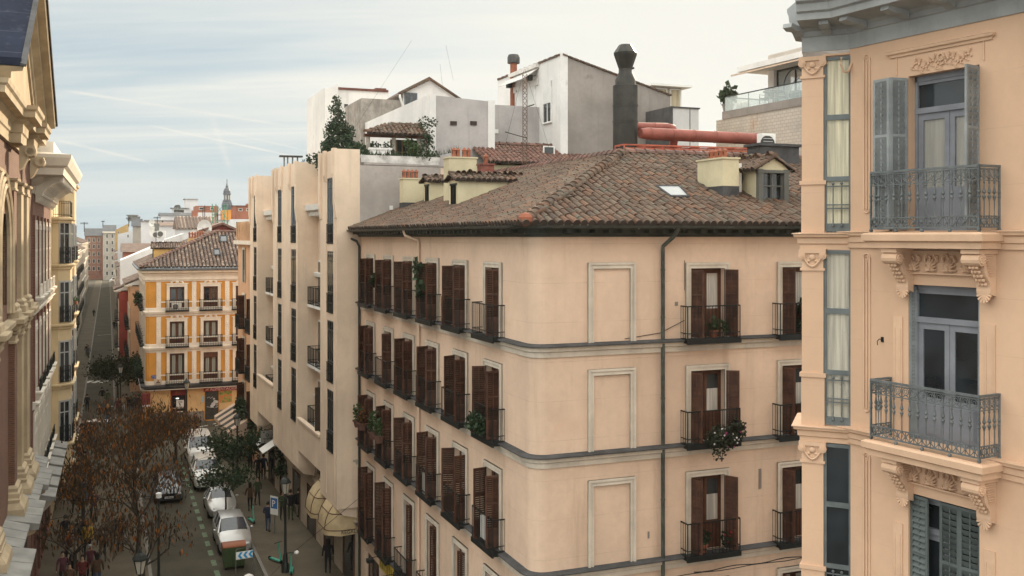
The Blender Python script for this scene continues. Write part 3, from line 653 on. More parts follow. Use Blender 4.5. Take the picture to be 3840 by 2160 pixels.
# cornice
CPR = [(.002, 20.62), (.05, 20.62), (.06, 20.9), (.1, 20.92), (.12, 21.0), (.2, 21.06), (.78, 21.1), (.8, 21.22), (.86, 21.25), (.9, 21.38), (.98, 21.42), (1.0, 21.5), (.5, 21.62), (.002, 21.64)]
cb = MB(); cb.sweep([(BE.x, BE.y), (-.02, .02), (9, 0)], CPR)
cor2 = cb.build('cornice', GREYW, RB)
cb = MB(); cb.sweep([(BC.x, BC.y), (BR.x, BR.y), (BE.x, BE.y)], [(o*.3, z) for o, z in CPR]); cb.build('cornice', GREYW, RB)
for i in range(9):
    m = MB(); m.side([(-.13, 20.92), (-.13, 21.08), (-.66, 21.098), (-.68, 21.02), (-.5, 20.97), (-.3, 20.99)], -.09, .09)
    m.build('modillion', GREYW, cor2, T(.45+i*.95, 0, 0))
for x, y, r in ((BE.x, BE.y, bang-.3), (BE.x*.45, BE.y*.45, bang)):
    m = MB(); m.side([(-.13, 20.92), (-.13, 21.08), (-.62, 21.098), (-.64, 21.02), (-.5, 20.97), (-.3, 20.99)], -.09, .09); m.build('modillion', GREYW, cor2, T(x, y, 0, r))
# attic roof behind the cornice
MB().prism([(9, .3), (9, 10), (0, 10), (-.6, .8), (0, .3)], 21.55, 21.8).build('roof', LEAD, RB)
# balconies
def gbal_mb():
    mb = MB(); w, d, h = 2.2, .52, 1.06; x = w/2
    runs = [((-x,-d), (x,-d), 13), ((-x,0), (-x,-d), 4), ((x,-d), (x,0), 4)]
    for p, q, n in runs:
        P, Q = V((p[0], p[1], 0)), V((q[0], q[1], 0)); A = (Q-P).normalized()
        for z, t in ((h, .05), (h-.045, .025), (h-.235, .02), (.24, .025), (.06, .03)): mb.bar(P+V((0,0,z)), Q+V((0,0,z)), t if z == h else t, t*.8)
        L = (Q-P).length
        for i in range(n+1):
            b = P+A*(L*i/n); mb.tube([b+V((0,0,z)) for z in (.06, .24, .48, .53, .56, .60, .63, .68, h-.3, h-.24)], [.009,.009,.01,.02,.032,.01,.032,.018,.01,.014], 6)
            mb.bar(b+V((0,0,h-.24)), b+V((0,0,h-.03)), .016); mb.ball(b+V((0,0,h-.27)), .022, n=6, m=4)
            if i < n:
                c = b+A*(L/n/2); r = min(.062, L/n*.42)
                ring(mb, c+V((0,0,h-.115)), r, A, (0,0,1), .009, 10, 4); ring(mb, c+V((0,0,h-.115)), r*.5, A, (0,0,1), .008, 8, 4)
                for sg_ in (-1, 1): mb.bar(c+A*(sg_*L/n*.48)+V((0,0,h-.225)), c+V((0,0,h-.17)), .012)
                for sg_ in (-1, 1):
                    mb.bar(c+A*(sg_*L/n*.46)+V((0,0,.235)), c-A*(sg_*L/n*.46)+V((0,0,.07)), .012)
                mb.ball(c+V((0,0,.155)), .026, n=6, m=4); mb.bar(c+V((0,0,.07)), c+V((0,0,.23)), .011)
        for i in (0, n): b = P+A*(L*i/n); mb.tube([b+V((0,0,z)) for z in (-.02, .02, .05, h, h+.02)], [.022,.035,.022,.022,.01], 8)
    for i in range(1, 4): mb.ball((-x+i*w/4, -d, .005), .035)
    return mb
def console_mb():
    mb = MB(); pr = [(-.003, 0), (-.5, 0), (-.5, -.06), (-.46, -.07)]
    mb.box(-.17, .17, -.5, -.003, -.07, -.002)
    for k in range(11):
        t = k/10; pr.append((-.44+.32*t**.8+.03*math.sin(t*9), -.2-.62*t))
    body = [(-.003, -.07), (-.40, -.07)]+[(-(.42-.30*(k/12)**.75)+.025*math.sin(k*.9), -.14-.6*k/12) for k in range(13)]+[(-.003, -.78)]
    mb.side(body, -.13, .13)
    for rr, xx in ((.105, .165), (.07, .18), (.03, .19)): mb.tube([(-xx, -.4, -.17), (xx, -.4, -.17)], rr, 12)
    for i in range(9): mb.bar((.135, -.05-.0*i, -.1-i*.04), (.15, -.3+i*.012, -.1-i*.04), .016)
    for i in range(5):
        for sx in (-.06, 0, .06): mb.ball((sx, -.40+.055*i, -.3-.07*i), .034, .03, .03, 6, 4)
    for k in range(7):
        t = PI*(k+.5)/7; mb.tube([(0, -.13, -.74), (.13*math.cos(PI+t), -.13, -.74+.15*math.sin(PI+t))], [.012, .026], 5)
    ring(mb, (0, -.13, -.745), .045, (1,0,0), (0,0,1), .015)
    for k in range(8): mb.ball((.175, -.4+.06*math.cos(k*PI/4), -.17+.06*math.sin(k*PI/4)), .02, n=6, m=4)
    return mb
def relief_mb(w, h, seed):
    mb = MB(); r = random.Random(seed)
    mb.box(-w/2, w/2, -.012, -.002, 0, h)
    for s in (0, h-.02): mb.box(-w/2, w/2, -.05, -.012, s, s+.02)
    n = 4
    for i in range(n):
        cx = -w/2+(i+.5)*w/n
        for q in range(2):
            sg_ = 1 if q else -1; pts = []
            for k in range(12):
                t = k/11*2.2*PI; rr = .105*(1-k/15); pts.append((cx+sg_*(.04+rr*math.cos(t)*.6+.02), -.03-.018*math.sin(k), h/2+.02+rr*math.sin(t)))
            mb.tube(pts, [.022*(1-k/18) for k in range(12)], 5)
        for k in range(9):
            t = PI*k/8; L = r.uniform(.09, .14)
            mb.tube([(cx, -.045, h*.18), (cx+.5*L*math.cos(t), -.065, h*.18+.75*L*math.sin(t)), (cx+1.05*L*math.cos(t), -.03, h*.2+1.5*L*math.sin(t))], [.014, .022, .006], 5)
        for k in range(5): mb.ball((cx+r.uniform(-.14,.14), -.035, r.uniform(.05, h-.05)), .024, .02, .02, 6, 4)
    return mb
glbm = gbal_mb(); conm = console_mb()
rl = relief_mb(1.42, .34, 4)
for k in range(3):
    z = FL[k]
    sb = MB(); x = 1.16; sb.sweep([(AC_-x, 0), (AC_-x, -.55), (AC_+x, -.55), (AC_+x, 0)], [(-.4, z-.3), (.0, z-.3), (.01, z-.2), (.07, z-.17), (.08, z-.06), (.03, z-.03), (-.4, z-.03)]); sb.box(AC_-x+.02, AC_+x-.02, -.54, -.01, z-.29, z-.02)
    slab = sb.build('balcony', PEACHT, RB)
    link('railing', MESH('gbal', lambda: glbm, GIRON), slab, T(AC_, 0, z+.0))
    for sx in (-.78, .98):
        o = link('scroll_bracket', MESH('console', lambda: conm, PEACHT), RB, T(AC_+sx*.93, 0, z-.31))
    if k < 3:
        link('leaf_relief', MESH('relief', lambda: rl, PEACHT), RB, T(AC_, 0, z-.76) @ Matrix.Diagonal((1.02, 1.7, 1.2, 1)))
def qwin(z, kind, a=AC_):
    w, h = 1.44, 2.8
    M = T(a, 0, z)
    f = MB(); y = .22
    f.box(-w/2, -w/2+.07, y-.05, y+.06, 0, h); f.box(w/2-.07, w/2, y-.05, y+.06, 0, h); f.box(-w/2, w/2, y-.05, y+.06, h-.1, h); f.box(-w/2, w/2, y-.06, y+.06, h-.68, h-.58); f.box(-w/2+.07, w/2-.07, y-.03, y+.04, h-.1-.06, h-.1)
    win = f.build('window', DOORG, RB, M)
    for s in (-1, 1):
        d = MB(); x0, x1 = (-w/2+.07, -.005) if s < 0 else (.005, w/2-.07); ht = h-.68
        d.box(x0, x0+.1, y-.02, y+.04, 0, ht); d.box(x1-.1, x1, y-.02, y+.04, 0, ht); d.box(x0+.1, x1-.1, y-.02, y+.04, ht-.12, ht); d.box(x0+.1, x1-.1, y-.02, y+.04, .0, .78); d.box(x0+.16, x1-.16, y-.04, y-.02, .14, .66); d.box(x0+.13, x1-.13, y-.03, y-.02, .1, .7)
        dl = d.build('door_leaf', DOORG, win)
        g_ = MB(); g_.box(x0+.1, x1-.1, y+.005, y+.01, .78, ht-.12); g_.build('pane', GLASS if kind else clear('pane_clear', (.5,.5,.48), .25), win)
        q = MB(); q.box(x0+.1, x1-.1, y+.03, y+.035, .78, ht-.12); q.build('curtain', curtain('beige_blind', (.42,.38,.32)) if not kind else curtain('dark_drape', (.12,.10,.07)), win)
    g_ = MB(); g_.box(-w/2+.07, w/2-.07, y+.0, y+.01, h-.58, h-.16); g_.build('pane', GLASS, win)
    return win
w1 = qwin(FL[0], 0); w2 = qwin(FL[1], 1); w3 = qwin(FL[2], 1); w4 = qwin(FL[0], 1, 5.8); qwin(FL[1], 1, 5.8); qwin(FL[2], 1, 5.8); qwin(FL[3], 1); qwin(FL[3], 1, 5.8)
s1 = MESH('gsh1', lambda: shutter_mb(.4, 2.74, .02, .1), SHUT); s4 = MESH('gsh4', lambda: shutter_mb(.4, 2.74, .02, .1), mat('shade_darkened_shutter', (.10,.12,.12), rough=.6, var=.2, scale=2)); s2 = MESH('gsh2', lambda: shutter_mb(.36, 2.74, .02, .1), SHUT)  # third window's shutters: darker copy of SHUT, shade put into the colour
link('shutter', s2, w1, T(-.72, -.02, .03, -rad(105))); link('shutter', s1, w1, T(-.82, -.36, .03, -rad(186)))
link('shutter', s1, w1, T(.72, -.02, .03, PI+rad(98)))
for s in (-1, 1):
    link('shutter', MESH('gsh3', lambda: shutter_mb(.16, 2.74, .26), SHUT), w2, T(s*.715, .02, .03, rad(78) if s < 0 else rad(100)))
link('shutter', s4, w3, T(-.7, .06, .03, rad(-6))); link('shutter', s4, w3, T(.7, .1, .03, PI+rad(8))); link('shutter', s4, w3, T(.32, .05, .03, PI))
# flat trim of the facade: hood line, pilaster strips, garland, recessed slots
t_ = MB(); a0, a1 = 1.0, 3.02; z = 20.28
t_.sweep([(a0, -.002), (a0, -.003), (a1, -.003), (a1, -.002)], [(0, z), (.03, z), (.04, z+.04), (.08, z+.06), (.09, z+.1), (.0, z+.13)]); t_.box(a1-.14, a1-.12, -.02, -.002, FL[0]+2.85, z); t_.box(a0+.1, a0+.12, -.02, -.002, FL[0]+2.85, z)
t_.build('hood_moulding', PEACHT, RB)
gr = MB(); rg = random.Random(3)
for i in range(25):
    x = -.6+i*.05; yv = .05*math.sin(i*.9); gr.ball((x, -.015, yv), .024, .02, .022, 6, 4)
    if i % 2: gr.tube([(x, -.012, yv), (x+.05, -.03, yv+.09), (x+.0, -.015, yv+.13)], [.01, .018, .004], 4); gr.tube([(x, -.012, yv), (x-.05, -.03, yv-.08), (x+.02, -.015, yv-.11)], [.01, .016, .004], 4)
for k in range(8): gr.ball((.06*math.cos(k*PI/4), -.02, .09+.06*math.sin(k*PI/4)), .03, .02, .03, 6, 4)
gr.build('garland_relief', PEACHT, RB, T(2.05, 0, 20.06))
for z0, h in ((FL[0]+.42, 2.85), (FL[1]+.42, 2.85), (FL[2]+.42, 2.85)):
    sl_ = MB(); w = .07
    for s in (-1, 1): sl_.box(s*w-.018, s*w+.018, -.022, -.002, 0, h)
    pts = [(math.cos(PI*k/8)*w, -.012, h+math.sin(PI*k/8)*w) for k in range(9)]; sl_.tube(pts, .016, 4); sl_.tube([(p[0], p[1], -p[2]+h) for p in pts], .016, 4)
    ring(sl_, (0, -.01, h-.02), .035, (1,0,0), (0,0,1), .012); sl_.tube([(0,-.012,.0),(0,-.012,h-.08)], .022, 6)
    sl_.build('slot_moulding', PEACHT, RB, T(.42, 0, z0))
for z in (FL[1], FL[2], FL[0]):
    for s in (-1, 1):
        jm = MB(); x = AC_+s*.93; jm.box(x-.1, x+.1, -.022, -.002, z+.02, z+2.2); jm.box(x-.07, x-.05, -.03, -.022, z+.2, z+2.0); jm.box(x+.05, x+.07, -.03, -.022, z+.2, z+2.0)
        if z != FL[0]: jm.build('door_surround', PEACHT, RB)
hk = MB(); hk.tube([(0,-.01,0), (-.02,-.12,.02), (-.03,-.2,-.05), (0,-.22,-.16)], .014, 6); hk.box(-.05,.05,-.02,-.002,-.08,.08); hk.build('iron_hook', IRON, RB, T(.78, 0, FL[1]+1.75, 0, .6))
hk = MB(); hk.tube([(0,-.0,0), (.0,-.1,-.18), (.0,-.22,-.2), (.0,-.3,-.05), (.0,-.28,.08)], .022, 6); hk.build('wall_hook', PEACHT, RB, T(.05, 0, 20.35))
# ---------------------------------------------------------------- things on the pink building's roof
def cc(x, y=None): return (900+x*.5865, 150+y*.5865)      # from the left roof detail
def cd(x, y): return (1900+x*.5865, 100+y*.5865)           # from the right roof detail
# chimneys on the street slope
p = V((DF.a(1512, 19.3), 19.3, 0)); p.z = roofz(p.x, p.y); chimney(p.x, DF.a(1589, 19.3), p.y, p.y+.6, p.z-.25, DF.z(672, 2, 19.3), [(p.x+.12+.2*i, p.y+.3) for i in range(4)])
cy = 13.8; cx, c1_ = DF.a(1686, cy), DF.a(1788, cy)
chimney(cx, c1_, cy, cy+.8, roofz(cx, cy)-.5, DF.z(592, cx, cy), [(cx+.3, cy+.35), (cx+.5, cy+.4), (cx+.75, cy+.3), (cx+.98, cy+.4)])
cy = 12.6; cx, c1_ = DF.a(1806, cy), DF.a(1853, cy)
chimney(cx, c1_, cy, cy+.5, roofz(cx, cy)-.4, DF.z(618, cx, cy), [((cx+c1_)/2, cy+.25)], mat('red_brick_stack', (.2, .07, .055), var=.3, scale=3))
def dormer_street(p, w, h, L, PB=PB, YPLAST=YPLAST, TILE=TILE):
    x, y, z = p; d = MB(); y0, y1 = y, y+w
    # side walls and front with a window hole
    for yy in (y0, y1): d.box(x, x+L, yy-.04, yy+.04, z-.3, z+h)
    d.box(x-.001, x+.05, y0, y0+.2, z-.1, z+h); d.box(x-.001, x+.05, y1-.2, y1, z-.1, z+h); d.box(x, x+.05, y0+.2, y1-.2, z+h-.16, z+h); d.box(x, x+.05, y0+.2, y1-.2, z-.1, z+.12)
    o = d.build('dormer', YPLAST, PB)
    q = MB(); q.box(x+.08, x+.1, y0+.2, y1-.2, z+.1, z+h-.15); q.build('pane', GLASS, o)
    q = MB()
    for a, b in ((y0+.18, y0+.25), (y1-.25, y1-.18), ((y0+y1)/2-.03, (y0+y1)/2+.03)): q.box(x-.02, x+.07, a, b, z+.1, z+h-.15)
    q.box(x-.03, x+.07, y0+.1, y1-.1, z+h-.2, z+h-.12); q.box(x-.06, x+.07, y0+.1, y1-.1, z+.06, z+.12)
    q.build('window_frame', IRON, o)
    r = MB(); m = (y0+y1)/2; ov = .16; sl = .36; hw = w/2+ov
    for sg_ in (-1, 1):
        U = V((0, -sg_*1, sl)).normalized(); tile_field(r, (x-.2 if sg_ > 0 else x-.2, m+sg_*hw, z+h-.03), (1,0,0), U, [(0,0),(L+.25,0),(L+.25,hw*1.063),(0,hw*1.063)], RD, .22, .34)
    ridge_tiles(r, (x-.2, m, z+h+hw*sl+.02), (x+L, m, z+h+hw*sl+.02), RD, .11)
    r.add([(x-.02,y0-.04,z+h),(x-.02,y1+.04,z+h),(x-.02,m,z+h+hw*sl-.08)], [(0,1,2)], 0)
    r.build('dormer_roof', [TILE, TILEB], o)
dormer_street(on_roof(*cc(1215, 1045), 'L'), .9, 1.0, 2.3)
dormer_street(on_roof(*cc(1392, 1066), 'L'), 1.0, 1.05, 2.9)
# cross slope: chimney, dormer with gable, skylight, air conditioner
p = on_roof(*cd(1382, 1100), 'R'); CHX = p.copy()
chimney(p.x, p.x+.62, p.y, p.y+1.5, p.z-.2, p.z+1.3, [])
p0 = p
for i in range(4): chimney_pot(bpy.data.objects['chimney.003'], p.x+.31, p.y+.35+.27*i, p.z+1.36, .8)
def acunit(M, label, w=.8, h=.6, d=.32, parent=None, grp=None):
    a = thing('air_conditioner', label, 'air conditioner', M, grp)
    b = MB(); b.box(-w/2, w/2, -d/2, d/2, 0, h); b.box(-w/2+.05, -w/2+.12, -d/2, d/2, -.08, 0); b.box(w/2-.12, w/2-.05, -d/2, d/2, -.08, 0); b.build('body', WHITE, a)
    f = MB(); f.tube([(-w*.12, -d/2-.005, h/2), (-w*.12, -d/2-.02, h/2)], h*.4, 14); f.build('fan_grille', mat('dark_grille', (.06,.06,.06)), a)
    l = MB()
    for i in range(7): l.box(-w*.45, w*.25, -d/2-.035, -d/2-.022, h*.1+i*h*.13, h*.115+i*h*.13)
    l.build('guard', WHITE, a); return a
acunit(DF.M @ T(CHX.x+.62+.17, CHX.y+.75, CHX.z+.25, PI/2), 'white air conditioner mounted on the side of the yellow chimney above the tiles', .85, .95, .34)
p = on_roof(*cd(1610, 1130), 'R')
def dormer_front(p, w, h, L):
    x, y, z = p; d = MB(); d.box(x, x+.12, y, y+L, z-.3, z+h); d.box(x+w-.12, x+w, y, y+L, z-.3, z+h)
    d.add([(x-.05,y-.003,z+h-.02),(x+w+.05,y-.003,z+h-.02),(x+w/2,y-.003,z+h+.5),(x-.05,y+.1,z+h-.02),(x+w+.05,y+.1,z+h-.02),(x+w/2,y+.1,z+h+.5)], [(0,1,2),(5,4,3),(0,3,4,1),(1,4,5,2),(2,5,3,0)])
    o = d.build('dormer', YPLAST, PB)
    q = MB(); q.box(x+.12, x+w-.12, y+.16, y+.2, z, z+h); q.build('pane', GLASS, o)
    q = MB(); q.box(x-.02, x+.16, y-.05, y+.1, z-.05, z+h); q.box(x+w-.16, x+w+.02, y-.05, y+.1, z-.05, z+h); q.box(x-.05, x+w+.05, y-.06, y+.1, z+h-.12, z+h-.021); q.box(x-.05, x+w+.05, y-.08, y+.15, z-.1, z+.02)
    for k in range(3): q.box(x+.16+k*(w-.36)/2, x+.2+k*(w-.36)/2, y+.05, y+.12, z, z+h)
    q.box(x+.16, x+w-.16, y+.05, y+.12, z+h*.5, z+h*.5+.04); q.build('window_frame', mat('grey_wood_frame', (.12,.12,.11), var=.3), o)
    r = MB(); m = x+w/2; hw = w/2+.2; sl = .55
    for sg_ in (-1, 1):
        U = V((-sg_, 0, sl)).normalized(); tile_field(r, (m+sg_*hw, y-.12, z+h-.05), (0,1,0), U, [(0,0),(L+.2,0),(L+.2,hw*1.14),(0,hw*1.14)], RD, .22, .34)
    ridge_tiles(r, (m, y-.12, z+h+hw*sl), (m, y+L, z+h+hw*sl), RD, .11); r.build('dormer_roof', [TILE, TILEB], o)
dormer_front(p, 1.15, 1.12, 2.9)
q_ = [on_roof(*cd(x, y), 'R', .14) for x, y in ((1050,1085),(1165,1085),(1100,1020),(960,1020))]
sk = MB(); sk.tube(q_+[q_[0]], .05, 4); sk.tube([v-V((0,0,.1)) for v in q_+[q_[0]]], .06, 4); sko = sk.build('skylight', LEAD, PB)
sp_ = MB(); sp_.add([v+V((0,0,.015)) for v in q_], [(0,1,2,3)]); sp_.build('pane', mat('frosted_pane', (.2,.21,.215), rough=.25, bump=0, spec=.6), sko)
pv = on_roof(*cd(1745, 892), 'R'); q = MB(); q.box(pv.x-.9, pv.x+.9, pv.y, pv.y+.8, pv.z-.2, pv.z+.75); q.box(pv.x-1, pv.x+1, pv.y-.1, pv.y+.9, pv.z+.75, pv.z+.85); q.build('vent_box', LEAD, PB)
pv = on_roof(*cd(1660, 850), 'R'); acunit(DF.M @ T(pv.x, pv.y, pv.z+.15, 0), 'white air conditioner standing on the tiles below the end of the red duct', .62, .85, .34)

# big black extraction flue and red ducts on a rack
BLK = mat('sooty_black_metal', (.035, .035, .032), rough=.5, var=.4, scale=1.5, metal=.3, streak=.4, streak_col=(.1, .09, .07))
DUCT = mat('red_oxide_duct', (.24, .07, .052), rough=.5, var=.2, scale=2, metal=.15)
fp = at(2345, 560, 38.3)
fl = thing('extraction_flue', 'tall black metal flue with flared cowl rising behind the tile ridge', 'chimney flue', T(fp.x, fp.y, 18.5))
k = 38.3/F; zz_ = lambda v: EYE-(v-888)*k-18.5
m = MB(); m.lathe([(47*k, 0), (47*k, zz_(322)), (44*k, zz_(322)+.01)], 16); m.lathe([(38*k, zz_(322)-.02), (38*k, zz_(300)), (25*k, zz_(272)), (25*k, zz_(258))], 12)
for v in (400, 460): m.lathe([(48.5*k, zz_(v)), (48.5*k, zz_(v)+.06)], 16)
smooth_by_angle(m.build('shaft', BLK, fl), 30)
m = MB(); m.lathe([(25*k, zz_(259)), (43*k, zz_(207)), (44*k, zz_(200))], 8); m.lathe([(44*k, zz_(200)+.015), (25*k, zz_(170)), (23*k, zz_(168))], 8); m.build('cowl', BLK, fl)
m = MB(); m.tube([(24*k, 0, zz_(258)), (33*k, 0, zz_(254))], .04, 6); m.build('bracket', BLK, fl)
dk = thing('ventilation_duct', 'long red cylindrical duct lying on a steel rack along the roof ridge', 'duct', DF.M)
A_ = MI @ at(2400, 500, 37.9); B_ = MI @ at(2893, 524, 40.4)
m = MB(); dv = (B_-A_).normalized(); rr = .235
m.tube([A_, A_+dv*.01, A_+dv*.35, B_-dv*.3, B_-dv*.06, B_], [.08, rr*.8, rr, rr, rr*.9, rr*.5], 16)
for i in range(6): m.tube([A_+dv*(.4+i*1.0), A_+dv*(.44+i*1.0)], rr*1.05, 16)
smooth_by_angle(m.build('pipe', DUCT, dk))
rk = MB(); OR = mat('orange_rack_steel', (.42, .1, .055), var=.25, scale=3, rough=.6)
P0_ = A_+V((-.9, -.15, -.62)); P1_ = B_+V((-.4, -.15, -.55))
for o_ in (V((0,-.25,0)), V((0,.45,0)), V((0,-.25,.13)), V((0,.45,.13))): rk.bar(P0_+o_, P1_+o_, .05)
for i in range(9):
    pp = P0_.lerp(P1_, i/8); rk.bar(pp+V((0,-.25,.13)), pp+V((0,.45,.13)), .05); rk.bar(pp+V((0,-.25,.13)), pp+V((0,-.25,-.75)), .045); rk.bar(pp+V((0,.45,.13)), pp+V((0,.45,-.75)), .045)
rk.build('rack', OR, dk)
d2 = thing('ventilation_duct', 'shorter red duct with elbow behind the long one, leaving the black flue', 'duct', DF.M)
A2 = MI @ at(2380, 475, 38.6); B2 = MI @ at(2530, 478, 39.6); m = MB(); dv = (B2-A2).normalized()
m.tube([A2, B2-dv*.35, B2-dv*.12+V((0,0,-.04)), B2+V((0,0,-.22)), B2+V((.02,.2,-.9))], .17, 12); smooth_by_angle(m.build('pipe', DUCT, d2))
m = MB(); m.lathe([(.185, 0), (.185, .05)], 12); m.build('collar', DUCT, d2, Matrix.Translation(A2+dv*.9) @ dv.to_track_quat('Z','Y').to_matrix().to_4x4())

# ---------------------------------------------------------------- cream modern building along the street
CREAM = mat('cream_render', (.72, .575, .445), var=.12, scale=.4, streak=.22, streak_col=(.36, .30, .25), fine=.05, bump=.1)
CREAMG = mat('grey_party_wall_render', (.40, .36, .335), var=.2, scale=.5, streak=.3, streak_col=(.24, .215, .2), fine=.08, patches=(1.1, .6, .12, (.34, .30, .28)))
STONE = mat('pale_stone_base', (.42, .35, .27), var=.14, scale=.6, streak=.25, streak_col=(.25, .2, .16), lines=(.62, .02, .7), line_col=(.2, .16, .13))
KF = Frame(.6-.376*20.8-.0, 28+.9266*20.8, .40, -.9165)
KW = -KF.a(943, -1.0)
CRB = thing('apartment_building', 'cream modern block with tall fluted window bays and roof garden', 'building', KF.M)
HT = 20.4
w_ = MB(); w_.box(-KW, -.02, .0, 11, 0, HT); w_.build('wall', CREAM, CRB)
w_ = MB(); w_.box(-.019, .0, -.0, 4.05, 10, 20.9); w_.build('party_wall', CREAMG, CRB)
w_ = MB(); w_.add([(.001, .05, 20.55), (.012, .05, 20.55), (.012, 4.0, 20.5), (.001, 4.0, 20.5), (.001, .05, 20.9), (.02, .05, 20.92), (.02, 4.0, 20.92), (.001, 4.0, 20.9)], [(3,2,1,0),(4,5,6,7),(0,1,5,4),(1,2,6,5),(2,3,7,6),(3,0,4,7)]); w_.build('parapet_flaking', mat('flaking_white', (.6, .58, .56), var=.3, scale=2, patches=(2.5, .55, .1, (.35, .31, .29))), CRB)
v_ = MB(); v_.box(.0, .03, 1.45, 1.62, 18.3, 18.5); v_.build('wall_vent', WHITE, CRB)
# base storeys
b_ = MB(); b_.box(-KW, -.01, -.12, -.001, 0, 6.2); b_.build('stone_base', STONE, CRB)
b_ = MB(); b_.sweep([(-KW, -.12), (0, -.12)], [(0, 6.2), (.06, 6.2), (.1, 6.3), (.22, 6.34), (.22, 6.42), (-.12, 6.46)]); b_.sweep([(-KW, -.12), (0, -.12)], [(0, 3.3), (.12, 3.36), (.14, 3.46), (0, 3.5)]); b_.build('string_course', STONE, CRB)
STEEL = mat('dark_window_steel', (.03, .035, .035), rough=.4, var=.3, scale=3)
FLV = [6.6, 9.95, 13.3, 16.65]     # storeys of the tall window bays
def bay(x0, x1, wins):
    d = 1.1; top = 21.15
    m = MB(); fs = sorted(wins); zb = 4.15
    e = MB()
    # front with window slots
    m.wall(x0, x1, zb, top, [(a, b, z, z+(3.0 if i < 3 else 3.2)) for a, b in fs for i, z in enumerate(FLV)], -d, .05, 0, 1)
    m.box(x0, x1, -d+.051, -.0, zb+.02, top)
    m.quad((x0,-d,zb),(x0,-d,top),(x0,-d+.06,top),(x0,-d+.06,zb)); m.quad((x1,-d,zb),(x1,-d+.06,zb),(x1,-d+.06,top),(x1,-d,top)); m.quad((x0,-d,top),(x1,-d,top),(x1,-d+.06,top),(x0,-d+.06,top)); m.quad((x0,-d,zb),(x0,-d+.06,zb),(x1,-d+.06,zb),(x1,-d,zb))
    # fluted ribs beside the windows, thickening towards the parapet
    edges = sorted([x for w in fs for x in w])
    for a, b in fs:
        for s, x in ((-1, a), (1, b)):
            m.box(x+.12 if s > 0 else x-.36, x+.36 if s > 0 else x-.12, -d-.025, -d, zb+.3, 18.2)
            xa, xb = (x+.02, x+.42) if s > 0 else (x-.42, x-.02)
            m.side([(-d-.13, top+.06), (-d-.13, 20.0), (-d-.025, 19.7), (-d-.0, 19.7), (-d, top+.06)], xa+s*.06, xb+s*.06)
    for x in (x0, x1-.42): m.side([(-d-.12, top+.03), (-d-.12, 18.6), (-d-.04, 17.9), (-d, 17.9), (-d, top+.03)], x, x+.42)
    m.side([(-d, zb), (-d+.35, zb-.35), (0, zb-.55), (0, zb)], x0+.15, x1-.15)
    bo = m.build('bay', [CREAM, DARK], CRB)
    for a, b in fs:
        for i, z in enumerate(FLV):
            h = 3.0 if i < 3 else 3.2
            q = MB(); q.box(a, b, -d+.035, -d+.045, z, z+h); q.build('pane', GLASS, bo)
            f = MB(); n = 3
            for k in range(n+1): f.box(a+k*(b-a-.05)/n, a+k*(b-a-.05)/n+.05, -d+.01, -d+.035, z, z+h)
            for zz in (z, z+1.0, z+h-.5, z+h-.06): f.box(a+.05, b-.05, -d+.012, -d+.035, zz, zz+.06)
            f.build('window_frame', STEEL, bo)
            if (a, b) in ((fs[0] if len(fs) > 1 else fs[0]), fs[-1]):
                r = MB()
                for k in range(9): r.box(a+.04+k*(b-a-.1)/8, a+.06+k*(b-a-.1)/8, -d-.05, -d-.03, z+.02, z+.95)
                for zz in (.05, .5, .93): r.box(a, b, -d-.055, -d-.025, z+zz, z+zz+.04)
                r.build('railing', IRON, bo)
    return bo
ka = lambda u, b=-1.1: KF.a(u, b)
A0, A1 = ka(1201), ka(1264); B0, B1 = ka(1024), ka(1117); C0, C1 = -KW, ka(966)
wA = (ka(1227), ka(1250)); bay(A0, A1, [wA])
bay(B0, B1, [(ka(1042), ka(1056)), (ka(1092), ka(1110))])
bay(C0, C1, [(ka(957)-.6, ka(957)+.6)])
# recessed bays: cornice, small balconies, windows
for x0, x1 in ((A0, B1), (B0, C1)):
    lo, hi = min(x0, x1), max(x0, x1); m = MB()
    m.sweep([(lo, 0), (hi, 0)], [(0, 18.1), (.1, 18.1), (.14, 18.3), (.7, 18.45), (.75, 18.75), (.05, 18.8)])
    for k in range(int((hi-lo)/.5)): m.box(lo+.2+k*.5, lo+.4+k*.5, -.55, -.1, 18.15, 18.36)
    for zz in (14.8, 8.0):
        m.build('cornice', WHITE, CRB); m = MB(); m.sweep([(lo, 0), (hi, 0)], [(0, zz), (.2, zz), (.25, zz+.2), (0, zz+.25)])
    m.build('cornice', WHITE, CRB)
    for z in (6.7, 10.0, 13.3):
        for k in range(3):
            x = lo+(k+.5)*(hi-lo)/3; ww = MB(); ww.box(-.6, .6, -.06, -.002, 0, 2.4); ww.box(-.52, -.02, -.07, -.06, .1, 2.3, 1); ww.box(.02, .52, -.07, -.06, .1, 2.3, 1)
            wo = ww.build('window', [WHITE, GLASS], CRB, T(x, 0, z))
            bb = MB(); bb.box(-.8, .8, -.62, -.08, -.14, 0); bo = bb.build('balcony', WHITE, CRB, T(x, 0, z-.02)); link('railing', MESH('crl', lambda: rail_mb(1.56, .58, .95, .13), IRON), bo)
# terraces in front of the first floor between the bays
for x0, x1, zt in ((A0, B1, 6.9), (B0, C1, 7.6)):
    lo, hi = min(x0, x1)+.05, max(x0, x1)-.05; m = MB(); m.box(lo, hi, -1.1, -.95, 5.2, zt); m.box(lo, hi, -.95, -.01, 5.2, 5.4); m.box(lo-.02, hi+.02, -1.18, -.92, zt, zt+.12); m.build('terrace_parapet', CREAM, CRB)
m = MB(); m.box(-.04, .04, -.6, .6, 0, 2.3); tag(m.build('privacy_screen', mat('brown_slat_screen', (.05,.035,.025), var=.3, scale=6), None, KF.M @ T(A0-1.2, -.5, 6.95)), 'dark brown upright screen panel standing on the cream first floor terrace', 'screen')
